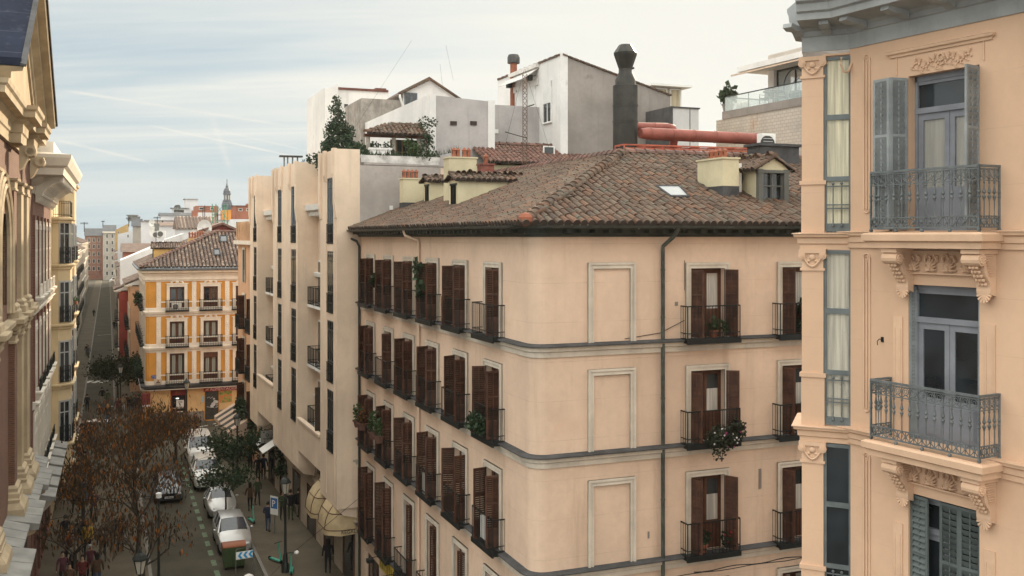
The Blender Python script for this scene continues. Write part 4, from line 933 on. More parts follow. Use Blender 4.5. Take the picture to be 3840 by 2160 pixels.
# mezzanine and shop openings in the base
for i in range(12):
    x = -1.6-i*KW/12.2; m = MB(); m.box(-.6, .6, -.14, -.121, 0, 1.7); m.box(-.7, .7, -.3, -.121, -.1, 0, 1); m.box(-.7, -.6, -.18, -.121, 0, 1.8, 1); m.box(.6, .7, -.18, -.121, 0, 1.8, 1); m.box(-.7, .7, -.18, -.121, 1.7, 1.82, 1)
    m.build('window', [GLASS, STONE], CRB, T(x, 0, 3.95))
    if i % 2: continue
    m = MB(); m.box(-1.0, 1.0, -.135, -.121, 0.05, 2.7); m.box(-1.1, -1.0, -.17, -.121, 0, 2.8, 1); m.box(1.0, 1.1, -.17, -.121, 0, 2.8, 1); m.box(-1.1, 1.1, -.17, -.121, 2.7, 2.8, 1)
    m.build('shop_front', [GLASS, WOOD2], CRB, T(x, 0, 0))
m = MB(); m.box(-KW, 0, 0, 11, HT, HT+.05); m.box(-KW, 0, -.0, .2, HT+.05, HT+.35); m.build('roof', mat('flat_roof_gravel', (.25,.22,.2), var=.2, scale=2), CRB)
# ---------------------------------------------------------------- rooftops behind the pink building
WPL = mat('whitewashed_wall', (.70, .685, .67), var=.1, scale=.4, streak=.3, streak_col=(.33, .31, .3), fine=.06, patches=(.8, .66, .1, (.42, .4, .38)))
GPL = mat('grey_stained_render', (.41, .385, .38), var=.16, scale=.5, streak=.3, streak_col=(.2, .185, .175), fine=.08)
CONC = mat('dark_concrete_render', (.28, .25, .23), var=.22, scale=.35, streak=.35, streak_col=(.14, .125, .115), fine=.1, patches=(.6, .56, .1, (.2, .175, .165)))
MARO = mat('maroon_coping', (.13, .05, .04), var=.3, scale=2)
ROLL = mat('white_roller_blind', (.66, .655, .64), var=.08, scale=2, lines=(.09, .012, .5), line_col=(.4, .4, .4))
def part_win(par, fr, u0, v0, u1, v1, b=0.0, blind=0.0, fm=None, bars=1, name='window'):
    a0, a1 = fr.a(u0, b), fr.a(u1, b); am = (a0+a1)/2; z1, z0 = fr.z(v0, am, b), fr.z(v1, am, b)
    m = MB(); t = min(.07, (a1-a0)*.12); m.box(a0-t, a0, b-.05, b-.002, z0, z1); m.box(a1, a1+t, b-.05, b-.002, z0, z1); m.box(a0-t, a1+t, b-.05, b-.002, z1, z1+t); m.box(a0-t-.05, a1+t+.05, b-.1, b-.002, z0-t, z0)
    for k in range(1, bars+1): x = a0+(a1-a0)*k/(bars+1); m.box(x-t*.4, x+t*.4, b-.04, b-.008, z0, z1)
    w = m.build(name, fm or WHITE, par)
    q = MB(); q.box(a0, a1, b-.008, b-.003, z0, z1); q.build('pane', GLASS, w)
    if blind: q = MB(); q.box(a0, a1, b-.03, b-.012, z1-(z1-z0)*blind, z1); q.build('roller_blind', ROLL, w)
    return w
def FN(u, Y, dx=.9266, dy=.376): return Frame((u-1920)/F*Y, Y, dx, dy)
def prism_house(name, label, fr, w, dep, z0, z1, wm, cat='building', tops=None):
    """a box house in facade coordinates; tops = heights of the four top corners"""
    h = thing(name, label, cat, fr.M); t = tops or (z1,)*4; m = MB()
    m.add([(0,0,z0),(w,0,z0),(w,dep,z0),(0,dep,z0),(0,0,t[0]),(w,0,t[1]),(w,dep,t[2]),(0,dep,t[3])], [(4,5,6,7),(0,1,5,4),(1,2,6,5),(2,3,7,6),(3,0,4,7)])
    m.build('wall', wm, h); return h
# concrete block with awning
f = FN(2103, 52); h = prism_house('rooftop_house', 'tall concrete attic block with torn awning, roller blinds and bare grey side wall', f, 6.6, 9.0, 14, 26.5, CONC, tops=(26.5, 24.7, 24.7, 26.4))
w_ = MB(); w_.box(-.04, .38, -.05, .3, 14, 26.62); w_.build('corner_pilaster', WPL, h)
lf = Frame(*f.p(0, 9.0)[:2], .376, -.9266)     # its street side
w_ = MB(); w_.box(-.03, -.001, .0, 9.0, 14, 26.46); w_.build('side_wall', WPL, h)
m = MB()
for i in range(26): m.box(-.1, .2, .02+i*.345, .3+i*.345, 26.46, 26.56+.02*(i % 2))
for i in range(20): m.add([(.1+i*.33,-.09,26.49-i*.09),(.38+i*.33,-.09,26.42-i*.09),(.38+i*.33,.25,26.42-i*.09),(.1+i*.33,.25,26.49-i*.09),(.1+i*.33,-.09,26.58-i*.09),(.38+i*.33,-.09,26.5-i*.09),(.38+i*.33,.25,26.5-i*.09),(.1+i*.33,.25,26.58-i*.09)], [(3,2,1,0),(4,5,6,7),(0,1,5,4),(1,2,6,5),(2,3,7,6),(3,0,4,7)])
m.build('tile_coping', TILE, h)
lm = f.M.inverted() @ lf.M
def side_win(u0, v0, u1, v1, blind):
    a0, a1 = lf.a(u0, -.04), lf.a(u1, -.04); am = (a0+a1)/2; z1, z0 = lf.z(v0, am), lf.z(v1, am); m = MB()
    m.box(a0-.06, a0, -.1, -.035, z0, z1); m.box(a1, a1+.06, -.1, -.035, z0, z1); m.box(a0-.1, a1+.1, -.14, -.035, z0-.08, z0); m.box((a0+a1)/2-.03, (a0+a1)/2+.03, -.08, -.035, z0, z1)
    w = m.build('window', WHITE, h, lm); q = MB(); q.box(a0, a1, -.05, -.04, z0, z1); q.build('pane', GLASS, w)
    q = MB(); q.box(a0-.04, a1+.04, -.09, -.052, z1-(z1-z0)*blind, z1+.35); q.build('roller_blind', ROLL, w)
side_win(2040, 330, 2068, 458, .45); side_win(1945, 345, 2008, 405, .9)
a0, a1 = lf.a(1922), lf.a(2022); am = MB(); z0 = lf.z(325, a0)
am.add([(a0,-.06,z0+.5),(a1,-.06,z0+.5),(a1,-.9,z0-.1),(a0,-.9,z0-.05),(a0,-.06,z0+.45),(a1,-.06,z0+.45),(a1,-.9,z0-.14),(a0,-.9,z0-.1)], [(0,1,2,3),(7,6,5,4),(3,2,6,7),(0,3,7,4),(1,5,6,2)]); am.box(a0-.1, a1+.1, -.25, -.04, z0+.5, z0+.72); am.box(a0, a1, -.12, -.04, z0-.45, z0-.1)
tag(am.build('awning', mat('torn_white_awning', (.6,.58,.55), var=.2, scale=2, patches=(2, .6, .05, (.2,.2,.2))), h, lm))
for u, v in ((1935, 318), (2012, 290)):
    m = MB(); a = lf.a(u); m.box(a-.18, a+.18, -.55, -.3, lf.z(v, a)-.2, lf.z(v, a)+.1); m.bar((a, -.04, lf.z(v, a)+.1), (a, -.4, lf.z(v, a)), .05); m.build('floodlight', IRON, h, lm)
part_win(h, f, 2040, 552, 2075, 590, -.05, 0, None, 0)
cp_ = at(1926, 290, 58); c_ = thing('chimney', 'slim red pipe chimney with grey cap on the concrete attic block', 'chimney', T(cp_.x, cp_.y, 24.2))
m = MB(); m.lathe([(.2, 0), (.2, 3.0)], 10); m.build('pipe', TERRA, c_); m = MB(); m.lathe([(.36, 2.9), (.36, 3.25), (.3, 3.4)], 10); m.build('cap', LEAD, c_)
# lattice antenna mast
mp = at(1966, 600, 46.5); am_ = thing('antenna_mast', 'thin rusty lattice mast with a television aerial in front of the grey wall', 'antenna', T(mp.x, mp.y, 19.6))
m = MB(); Hm = 5.0; s = .13; cs = [(s, 0), (-s/2, s*.87), (-s/2, -s*.87)]; RUST = mat('rusty_steel', (.12, .07, .05), var=.4, scale=4)
for x, y in cs: m.bar((x,y,0), (x,y,Hm), .03)
for i in range(20):
    for k in range(3):
        a, b = cs[k], cs[(k+1) % 3]; m.bar((*a, i*.25), (*b, i*.25+.25), .02)
m.build('lattice', RUST, am_)
m = MB(); m.bar((-.9,0,2.3), (.15,0,2.0), .03)
for i in range(11): m.bar((-.85+i*.09,-.16,2.29-i*.026), (-.85+i*.09,.16,2.29-i*.026), .018)
m.build('aerial', IRON, am_)
# grey cube with white edges, its long white flank, hidden gable house behind
f = FN(1634, 50); CW = f.a(1833); h = prism_house('rooftop_house', 'blank grey rendered cube with white edge strips and two small vents, long white flank', f, CW, 17, 14, 24.05, GPL, tops=(24.1, 23.95, 23.95, 24.1))
m = MB(); m.box(-.3, .0, -.04, 17, 14, 24.16); m.build('edge_strip', WPL, h); m = MB(); m.box(CW-.05, CW+.32, -.04, .4, 14, 24.0); m.build('edge_strip', WPL, h)
for u in (1700, 1775):
    m = MB(); a = f.a(u); m.box(a-.17, a+.17, -.06, -.003, f.z(462, a)-.1, f.z(462, a)+.1); m.build('vent_pipe', mat('rust_black', (.05,.035,.03)), h)
# lower grey wall to the right with two small windows
f = FN(1850, 53.5); h = prism_house('rooftop_house', 'low grey rendered wing with two small windows beside the grey cube', f, f.a(2120), 6, 14, f.z(396, 1), GPL)
part_win(h, f, 1878, 548, 1922, 572, 0, .4, None, 1)
part_win(h, f, 1995, 545, 2015, 580, 0, 0, None, 0)
m = MB(); a = f.a(1860); m.box(a-.12, a+.12, -.05, -.002, f.z(500, a), f.z(485, a)); m.build('vent_grille', WHITE, h)
# low tiled roof in front of that wing
f = FN(1835, 49); h = thing('tiled_lean_to', 'low lean-to with dark red clay tiles behind the street ridge', 'roof', f.M); z = f.z(598, 2)
m = MB(); m.box(0, 9, 2.4, 2.6, 14, z+.9); m.box(.1, 8.9, .3, 2.4, 14, z-.3); m.build('wall', YPLAST, h)
m = MB(); tile_field(m, (-.2, 0, z-.2), (1,0,0), (0,1,.42), [(0,0),(9.3,0),(9.3,2.7),(0,2.7)], RD, .24, .36); m.build('roof', [TILER, TILEB], h); m = MB(); ridge_tiles(m, (-.2, 2.5, z+.95), (9, 2.5, z+.95), RD, .14); m.build('roof_ridge', [TILER], h)
# gabled white attic house
f = FN(1512, 63); GW = f.a(1732); z1 = f.z(352, 0); zap = f.z(297, GW*.45); h = thing('rooftop_house', 'white gabled attic with dark shutter window and tiled verge behind the grey cube', 'building', f.M)
m = MB(); n = GW*.42; m.slab([(0,14),(GW,14),(GW,z1-.2),(n,zap),(0,z1)], 0, 6); m.build('wall', WPL, h)
m = MB(); m.add([(-.35,-.25,z1-.08),(n,-.25,zap+.12),(n,6,zap+.12),(-.35,6,z1-.08),(-.35,-.25,z1-.2),(n,-.25,zap),(n,6,zap),(-.35,6,z1-.2)], [(0,1,2,3),(7,6,5,4),(0,4,5,1),(3,7,4,0)]); m.add([(GW+.35,-.25,z1-.38),(n,-.25,zap+.12),(n,6,zap+.12),(GW+.35,6,z1-.38),(GW+.35,-.25,z1-.5),(n,-.25,zap),(n,6,zap),(GW+.35,6,z1-.5)], [(3,2,1,0),(4,5,6,7),(1,5,4,0),(0,4,7,3)])
for i in range(12): m.box(-.3+i*(n+.3)/12, -.1+i*(n+.3)/12, -.3, .1, z1-.03+(i)*(zap-z1)/12, z1+.1+i*(zap-z1)/12)
m.build('roof', TILE, h); part_win(h, f, 1520, 352, 1560, 402, 0, 0, mat('blue_grey_shutter_frame', (.12,.14,.16)), 1, 'shutter_window')
m = MB(); m.tube([(-.3,-.3,z1-.1), (-.3,-.3,z1-.25), (-.05,-.1,z1-.8), (-.05,-.1,z1-2.5)], .07, 6); m.build('downpipe', WHITE, h)
m = MB(); m.box(-2.6, -.02, .4, 5, 14, z1-.35); m.build('plank_annex', mat('weathered_planks', (.3,.27,.24), var=.3, streak=.5, scale=2), h)
# white house with maroon coping
f = FN(1217, 74); h = prism_house('rooftop_house', 'plain white house with sloping end wall and maroon roof coping above the cypress', f, f.a(1458), 7, 14, f.z(334, 2), WPL)
a2 = f.a(1265); m = MB(); m.add([(-.02,-.3,14),(a2,-.3,14),(a2,7,14),(-.02,7,14),(-.02,-.3,f.z(340, 0)),(a2,-.3,f.z(316, a2)),(a2,7,f.z(316, a2)),(-.02,7,f.z(340, 0))], [(4,5,6,7),(0,1,5,4),(1,2,6,5),(2,3,7,6),(3,0,4,7)]); m.build('end_wall', WPL, h)
m = MB(); m.box(a2, f.a(1455), -.12, .5, f.z(341, 3), f.z(333, 3)); m.box(f.a(1415), f.a(1455), .5, 1.2, f.z(333, 4), f.z(326, 4)); m.build('coping', MARO, h)
part_win(h, f, 1290, 390, 1305, 405, 0, 0, None, 0, 'vent_grille')
# glazed penthouse and white cabin
f = FN(2452, 55); pw = f.a(2555); h = prism_house('rooftop_cabin', 'small rooftop sunroom with curtained white framed glazing and flat projecting roof', f, pw, 2.6, 20, f.z(325, 0), mat('beige_panel', (.42,.38,.31), var=.15, streak=.2))
for k in range(2):
    a, b = .1+k*pw*.5, pw*.5-.05+k*pw*.5; m = MB(); zt, zb = f.z(333, 1), f.z(405, 1)
    for x in (a, b-.06): m.box(x, x+.06, -.06, -.003, zb, zt)
    m.box(a, b, -.06, -.003, zt-.06, zt); m.box(a, b, -.06, -.003, zb, zb+.06); w = m.build('window', WHITE, h); q = MB(); q.box(a+.06, b-.06, -.03, -.005, zb+.06, zt-.06); q.build('curtain', curtain('ochre_curtain', (.5,.43,.3)), w)
m = MB(); m.box(-.4, pw+.4, -.5, 3, f.z(325, 0), f.z(317, 0)); m.build('roof', WHITE, h)
f = FN(2520, 51); h = prism_house('rooftop_cabin', 'plain white metal clad cabin below the sunroom', f, f.a(2620), 2.6, 18, f.z(404, 0), mat('white_cladding', (.55,.545,.54), var=.08, scale=.5, streak=.2, streak_col=(.4,.4,.4)))
m = MB(); m.box(-.06, .02, -.06, 2.6, 18, f.z(403, 0)+.06); m.box(1.05, 1.08, -.02, -.002, 18, f.z(403, 0)); m.box(-.05, f.a(2620)+.05, -.06, 2.6, f.z(404, 0)+.001, f.z(404, 0)+.07); m.build('metal_trim', LEAD, h)
# terrace building of pale brick on the right
TB = brick_mat('pale_terrace_brick', (.50, .44, .38), (.36, .32, .28), math.atan2(-.9266, .376), .3, .17, .12, .12, (.36, .17, .08))
f = Frame((2686-1920)/F*56, 56, .42, -.9075); L_ = f.a(3060); h = thing('terrace_house', 'pale brick penthouse block with glass balustrade terrace behind the tile roof', 'building', f.M); zt = f.z(452, 0)
m = MB(); m.box(0, L_+6, 0, 12, 12, zt); m.build('wall', TB, h); m = MB(); m.box(.6, L_+6, -.05, 12, zt, zt+.42); m.build('terrace_slab', CONC, h)
zg = f.z(364, .7); m = MB(); m.box(.7, L_+6, .08, .095, zt+.45, zg); m.box(.7, .715, .08, 6, zt+.45, zg); gl = m.build('glass_balustrade', clear('balustrade_glass', (.7,.8,.8), .3), h)
m = MB(); m.bar((.7,.09,zg), (L_+6,.09,zg), .05); m.bar((.7,.09,zg), (.7,6,zg), .05)
for i in range(6): m.bar((.7+i*2.0,.12,zt+.42), (.7+i*2.0,.12,zg), .03)
m.build('handrail', STEEL, h)
b0 = f.a(2880, 3.0); zr_ = f.z(268, b0, 3.0); zh = f.z(208, b0, 3.0)
m = MB(); m.box(b0, b0+12, 3.0, 12, zr_+.3, zh); m.build('attic_storey', TB, h); m = MB(); m.box(b0-1.0, b0+12, 1.6, 12, zr_, zr_+.3); m.build('canopy_slab', WPL, h)
m = MB(); m.box(b0, b0+.5, 3.0, 4.2, zt+.4, zr_); m.box(b0+.9, b0+12, 5.0, 5.2, zt+.4, zr_); m.build('rear_wall', WPL, h)
m = MB()
for i in range(6): m.box(b0+.5+i*1.5, b0+.58+i*1.5, 3.2, 3.3, zt+.42, zr_)
m.box(b0+.5, b0+9, 3.2, 3.3, zr_-.12, zr_); m.build('sliding_window_frame', STEEL, h); m = MB(); m.box(b0+.55, b0+9, 3.24, 3.25, zt+.42, zr_-.12); m.build('pane', clear('penthouse_glass', (.4,.45,.45), .4), h)
m = MB(); m.add([(b0-.2,1.7,zr_-.04),(b0+6,1.7,zr_-.04),(b0+6,.6,zr_-.35),(b0-.2,.6,zr_-.35)], [(0,1,2,3),(3,2,1,0)]); m.box(b0-.2, b0+6, .55, .62, zr_-.42, zr_-.34); m.build('awning', mat('orange_striped_awning', (.6,.45,.35), var=.2, scale=3), h)
zd = zt+.42
def patio_chair(x, y, r, lab):
    c = thing('patio_chair', lab, 'chair', f.M @ T(x, y, zd, r), 'patio furniture on the glass terrace'); m = MB(); m.box(-.28, .28, -.25, .25, .42, .46); m.build('seat', STEEL, c)
    m = MB(); m.box(-.28, .28, .22, .26, .46, 1.0); m.build('backrest', mat('grey_mesh_fabric', (.2,.19,.18)), c)
    m = MB()
    for sx in (-.27, .27): m.tube([(sx,-.25,0), (sx,-.25,.65), (sx,.25,.65), (sx,.26,0)], .022, 5)
    m.build('frame', STEEL, c)
patio_chair(f.a(2875, .8), .8, .3, 'mesh backed patio chair standing left of the terrace table'); patio_chair(f.a(2930, 1.2), 1.2, 2.6, 'mesh backed patio chair facing the terrace table from the right')
c = thing('patio_table', 'round dark patio table between two chairs on the glass terrace', 'table', f.M @ T(f.a(2900, .8), .8, zd)); m = MB(); m.lathe([(.55,.72),(.55,.75)], 16); m.build('tabletop', STEEL, c); m = MB(); m.lathe([(.3,0),(.04,.05),(.04,.72)], 8); m.build('stand', STEEL, c)
c = thing('hoop_chair', 'round hoop lounge chair beside the penthouse window', 'chair', f.M @ T(f.a(2980, 1.2), 1.2, zd)); m = MB(); ring(m, (0,0,.95), .85, (1,0,0), (0,0,1), .035, 20, 5); ring(m, (0,.25,.7), .6, (1,0,0), (0,0,1), .02, 16, 4); m.build('hoop', STEEL, c); m = MB(); m.ball((0,.1,.45), .5, .3, .25); m.build('cushion', STEEL, c)
def potted(name, label, M, pr, ph, blobs, n, sz, leafm, potm=TERRA, grp=None, cat='potted plant', droop=0):
    t = thing(name, label, cat, M, grp); m = MB(); m.lathe([(pr*.7,0),(pr,ph),(pr*1.1,ph),(pr*1.1,ph*.9)], 10); m.build('pot', potm, t)
    l = MB(); leaf_cloud(l, blobs, n, sz, RD, droop=droop); l.build('foliage', leafm, t)
    s_ = MB(); s_.tube([(0,0,ph*.8),(.02,0,blobs[0][0][2])], .018, 5); s_.build('stem', mat('plant_stem', (.06,.045,.03)), t); return t
potted('potted_plant', 'spiky potted plant at the left corner of the glass terrace', f.M @ T(f.a(2730, .6), .6, zd), .35, .5, [((0,0,1.0), .45, .45, .55)], 160, .3, DGREEN, mat('grey_pot', (.2,.2,.2)))
for i, u in enumerate((2770, 2786, 2800)):
    x = MB(); x.lathe([(.14,0),(.16,.35),(.1,.5)], 8); tag(x.build('lantern', WHITE, None, f.M @ T(f.a(u, .5), .5, zd)), ('small white lantern nearest the terrace plant', 'small white lantern in the middle of the terrace row', 'small white lantern nearest the patio chairs')[i], 'lantern', 'lanterns on the glass terrace')
# ---------------------------------------------------------------- roof garden on the cream building
ct = KF.M
def kpt(u, Y, z): return V(((u-1920)/F*Y, Y, z))
p = kpt(1268, 54.5, HT); ev = thing('evergreen_tree', 'dense dark conifer growing on the cream building roof', 'tree', T(*p))
l = MB(); bl = []
for i in range(90):
    t = RD.random()**.8; r = (1-t)*1.15+.12; a = RD.uniform(0, 2*PI); rr = r*RD.uniform(.45, 1)
    bl.append(((rr*math.cos(a)+.12*math.sin(5*t), rr*math.sin(a), .5+t*3.75), .3*(1.2-t)+.07, .3*(1.2-t)+.07, .36*(1.15-t)+.1))
leaf_cloud(l, bl, 7500, .11, RD, droop=-.5); l.build('crown', mat('conifer_green', (.035, .065, .035), rough=.7, var=.4, scale=2.5, island=.5, trans=.15, bump=0), ev); m = MB(); m.tube([(0,0,0),(0,0,1.5),(0,0,4.0)], [.12,.09,.02], 6); m.build('trunk', RUST, ev)
for i, (u, w, hh, Y, lab) in enumerate(((1225, .9, .9, 53, 'rounded green shrub at the foot of the rooftop conifer'), (1330, .8, 1.2, 51.5, 'bushy shrub right of the rooftop conifer'), (1375, .7, 1.35, 50, 'tall loose shrub reaching the pergola column'), (1352, .5, .9, 49, 'low clipped shrub behind the party wall corner'))):
    p = kpt(u, Y, HT); s_ = thing('shrub', lab, 'shrub', T(*p), 'shrubs of the roof garden'); l = MB(); leaf_cloud(l, [((RD.gauss(0,w*.4), RD.gauss(0,.3), RD.uniform(.3, hh)), .35, .35, .3) for _ in range(10)], 900, .12, RD); l.build('foliage', DGREEN, s_); m = MB(); m.tube([(0,0,0),(0,0,hh*.6)], .03, 5); m.build('stem', RUST, s_)
# pergola pavilion
pv = Frame(*kpt(1375, 49.2, 0)[:2], .9266, .376); pw = pv.a(1612); pg = thing('pergola', 'rooftop garden pavilion with tiled roof, stone columns and glazed back', 'pavilion', pv.M @ T(0, 0, 20.55)); Z0 = 20.55
m = MB(); zE = pv.z(492, 1)-Z0
for u in (1383, 1480, 1574): a = pv.a(u); m = MB(); m.lathe([(.13,0),(.11,.1),(.10,zE-.35),(.13,zE-.3)], 10, a, .15); m.build('column', mat('mossy_column_stone', (.33,.3,.26), var=.3, scale=4), pg)
m = MB(); m.box(-.1, pw+.1, .05, .25, zE-.3, zE-.15); m.build('beam', WOOD2, pg)
m = MB(); a0 = pv.a(1484)
for i in range(6): m.box(a0+i*(pw-a0)/6, a0+.05+i*(pw-a0)/6, 1.0, 1.06, 0, zE-.3)
for zz in (.75, 1.5): m.box(a0, pw, 1.0, 1.06, zz, zz+.05)
gwin = m.build('glazing_frame', mat('honey_wood', (.3,.19,.08), var=.3), pg); m = MB(); m.box(a0, pw, 1.02, 1.03, 0, zE-.3); m.build('pane', GLASS, gwin)
m = MB(); tile_field(m, (-.15, -.2, zE-.18), (1,0,0), (0,1,.5), [(.1,0),(pw+.3,0),(pw+.1,1.3),(1.6,1.3)], RD, .23, .34); ridge_tiles(m, (1.5,1.0,zE+.45), (pw,1.0,zE+.45), RD); ridge_tiles(m, (-.1,-.15,zE-.1), (1.5,1.0,zE+.45), RD); m.build('roof', [TILE, TILEB], pg)
for i, (u, w, hh, Y, lab) in enumerate(((1425, .6, .85, 48.6, 'leafy rooftop shrub between the left pergola columns'), (1545, .8, 1.1, 48.6, 'tall climbing shrub in front of the pergola glazing'), (1600, .35, 2.3, 48.8, 'slender leafy climber on the white wall beside the pergola'))):
    p = kpt(u, Y, HT+.2); s_ = thing('shrub', lab, 'shrub', T(*p), 'shrubs of the roof garden'); l = MB(); leaf_cloud(l, [((RD.gauss(0,w*.45), RD.gauss(0,.15), RD.uniform(.2, hh)), .3, .2, .28) for _ in range(9)], 520, .11, RD); l.build('foliage', (DGREEN, GREEN)[i % 2], s_); m = MB(); m.tube([(0,0,0),(0,0,hh*.7)], .025, 5); m.build('stem', RUST, s_)
p = kpt(1425, 48.2, 20.9); m = MB(); m.box(-.5, .5, -.15, .15, 0, .35); m.box(-.56, .56, -.2, .2, .3, .4); m.box(-.45, .45, -.18, -.15, .08, .24); tag(m.build('planter_box', WPL, None, T(p.x, p.y, p.z, .3)), 'white rectangular planter standing on the grey party wall below the pergola', 'planter')
g_ = MB()
for i in range(130): x = RD.uniform(0, 4.0); g_.add([V((x, 3.6, 20.9)), V((x+.04, 3.6, 20.9)), V((x+RD.gauss(0,.12), 3.6+RD.gauss(0,.1), 20.9+RD.uniform(.1,.4)))], [(0,1,2)])
g_.M = None
for i in range(140): y = RD.uniform(.1, 4.0); q = V((.03, y, 20.9)); g_.add([q, q+V((.0,.05,0)), q+V((RD.gauss(0,.08), RD.gauss(0,.1), RD.uniform(.1,.38)))], [(0,1,2)])
tag(g_.build('grass_fringe', DGREEN, None, KF.M), kind='stuff')
# steel frame and small plants further along the cream parapet
p = kpt(1092, 72.5, 0); sf = thing('steel_frame', 'open galvanised steel frame with flat top above the cream parapet', 'frame', T(p.x, p.y, 20.4, .3)); m = MB()
for x in (-.5, -.25, .1, .45): m = MB(); m.tube([(x,0,0),(x,0,2.4)], .06, 6); m.build('post', GALV, sf)
m = MB(); m.box(-.85, .8, -.35, .35, 2.4, 2.5); m.build('top', STEEL, sf)
potted('spiky_plant', 'spiky yucca in a planter right of the steel frame on the cream parapet', T(*kpt(1110, 70, 20.4)), .3, .8, [((0,0,1.3), .5, .4, .35)], 60, .5, DGREEN)
for u, lab in ((1150, 'low bush on the cream parapet beside the yucca'), (1170, 'low bush on the cream parapet nearest the conifer')):
    p = kpt(u, 62, HT); s_ = thing('shrub', lab, 'shrub', T(*p), 'shrubs of the roof garden'); l = MB(); leaf_cloud(l, [((RD.gauss(0,.35), RD.gauss(0,.2), RD.uniform(.3, 1.2)), .3, .3, .25) for _ in range(6)], 350, .13, RD); l.build('foliage', DGREEN, s_)
# fine guy wires of the aerials
for i, pts in enumerate(([at(1330,480,52), at(1545,150,50)], [at(1660,330,55), at(1650,240,55)], [at(1700,300,55), at(1672,170,55)], [at(1965,260,47), at(1890,560,47)], [at(1968,260,47), at(2060,560,47)])):
    m = MB(); m.tube(pts, .005, 4); tag(m.build('guy_wire', IRON), ('long guy wire slanting up from the conifer into the sky', 'upright stub of aerial wire above the white gable', 'thin aerial wire leaning over the white gable', 'guy wire falling left from the lattice mast', 'guy wire falling right from the lattice mast')[i], 'wire', 'aerial guy wires')
# ---------------------------------------------------------------- ochre corner building across the little square
OCH = mat('ochre_plaster', (.54, .255, .05), var=.14, scale=.6, streak=.15, streak_col=(.38, .2, .06), fine=.06)
OCHL = mat('light_ochre_plaster', (.56, .36, .17), var=.14, scale=.6, streak=.2, streak_col=(.35, .22, .1), fine=.06)
CREAMT = mat('cream_trim', (.72, .65, .56), var=.1, scale=1.2, streak=.2, streak_col=(.4, .35, .28), fine=.06)
GREYB = mat('grey_stone_plinth', (.21, .19, .165), var=.2, scale=.8, streak=.2)
YF = Frame((546-1920)/F*90, 90, .9266, .376); yz = lambda v: EYE-(v-888)/F*90
YB = thing('apartment_building', 'ochre corner building with cream trim, tiled hip roof and shops below', 'building', YF.M)
def text(s, size, mat_, parent, M, name='lettering', ext=.004, align='LEFT', sx=1.0):
    cu = bpy.data.curves.new(name, 'FONT'); cu.body = s; cu.size = size; cu.extrude = ext; cu.align_x = align; cu.resolution_u = 2
    o = bpy.data.objects.new('t', cu); C.objects.link(o); bpy.context.view_layer.update()
    me = bpy.data.meshes.new_from_object(o.evaluated_get(bpy.context.evaluated_depsgraph_get())); bpy.data.objects.remove(o)
    me.materials.clear(); me.materials.append(mat_)
    return link(name, me, parent, M @ Matrix.Rotation(PI/2, 4, 'X') @ Matrix.Diagonal((sx, 1, 1, 1)))
YL, YD = 17.0, 20.0
yr = [(10.25, 2.18), (6.97, 2.3), (3.6, 2.75)]
yc = [YF.a(664), YF.a(790), YF.a(910), YF.a(910)+3.35]
ys = [2.6, 6.1, 9.6, 13.1, 16.6]     # windows on the side street
w_ = MB(); w_.wall(.3, YL, 0, 13, [(c-.64, c+.64, z, z+h) for c in yc for z, h in yr]+[(YF.a(640), YF.a(699), .15, 2.9), (YF.a(769), YF.a(819), .1, 2.75)], 0, .25, 0, 1)
w_.M = T(0, 0, 0, -PI/2); w_.wall(-YD, -.3, 0, 13, [(-c-.6, -c+.6, z, z+h) for c in ys for z, h in yr], 0, .25, 2, 1); w_.M = None
w_.sweep([(0, .3), (.09, .09), (.3, 0)], [(0, 0), (0, 13)], caps=False)
w_.quad((YL,0,0),(YL,YD,0),(YL,YD,13),(YL,0,13)); w_.quad((YL,YD,0),(0,YD,0),(0,YD,13),(YL,YD,13), mi=2)
SALM = mat('salmon_cream_plaster', (.58, .44, .34), var=.12, scale=.6, streak=.2, fine=.05)
w_.build('wall', [OCH, DARK, SALM], YB)
YP = [(0, YD), (0, .3), (.09, .09), (.3, 0), (YL, 0)]
b = MB(); b.sweep(YP, [(.003, 12.93), (.06, 12.93), (.08, 13.05), (.16, 13.08), (.17, 13.5), (.24, 13.52), (.25, 13.66), (.5, 13.74), (.52, 13.92), (.003, 13.94)])
for i in range(100): b.box(.3+i*.165, .38+i*.165, -.23, -.171, 13.4, 13.5)
b.build('cornice', CREAMT, YB)
MB().sweep(YP, [(.3, 13.94), (.72, 13.98), (.74, 14.14), (.3, 14.3)]).build('gutter', mat('blue_grey_zinc', (.16, .18, .2), rough=.45, var=.2, scale=1, metal=.3), YB)
for v0, v1 in ((1169, 1188), (1305, 1324)):
    zt, zb = yz(v0), yz(v1); b = MB(); b.sweep(YP, [(.003, zb), (.05, zb), (.07, zb+.14), (.14, zb+.2), (.2, zt-.08), (.2, zt), (.003, zt+.02)]); b.build('string_course', CREAMT, YB)
b = MB(); b.sweep(YP, [(.003, 3.1), (.1, 3.12), (.14, 3.2), (.4, 3.34), (.44, 3.5), (.003, 3.56)]); b.build('shop_cornice', LEAD, YB)
MB().sweep(YP, [(.003, 3.02), (.42, 3.1), (.43, 3.16), (.003, 3.1)]).build('string_course', CREAMT, YB)
dls = [YF.a(595), YF.a(728), YF.a(852), YF.a(852)+3.35]
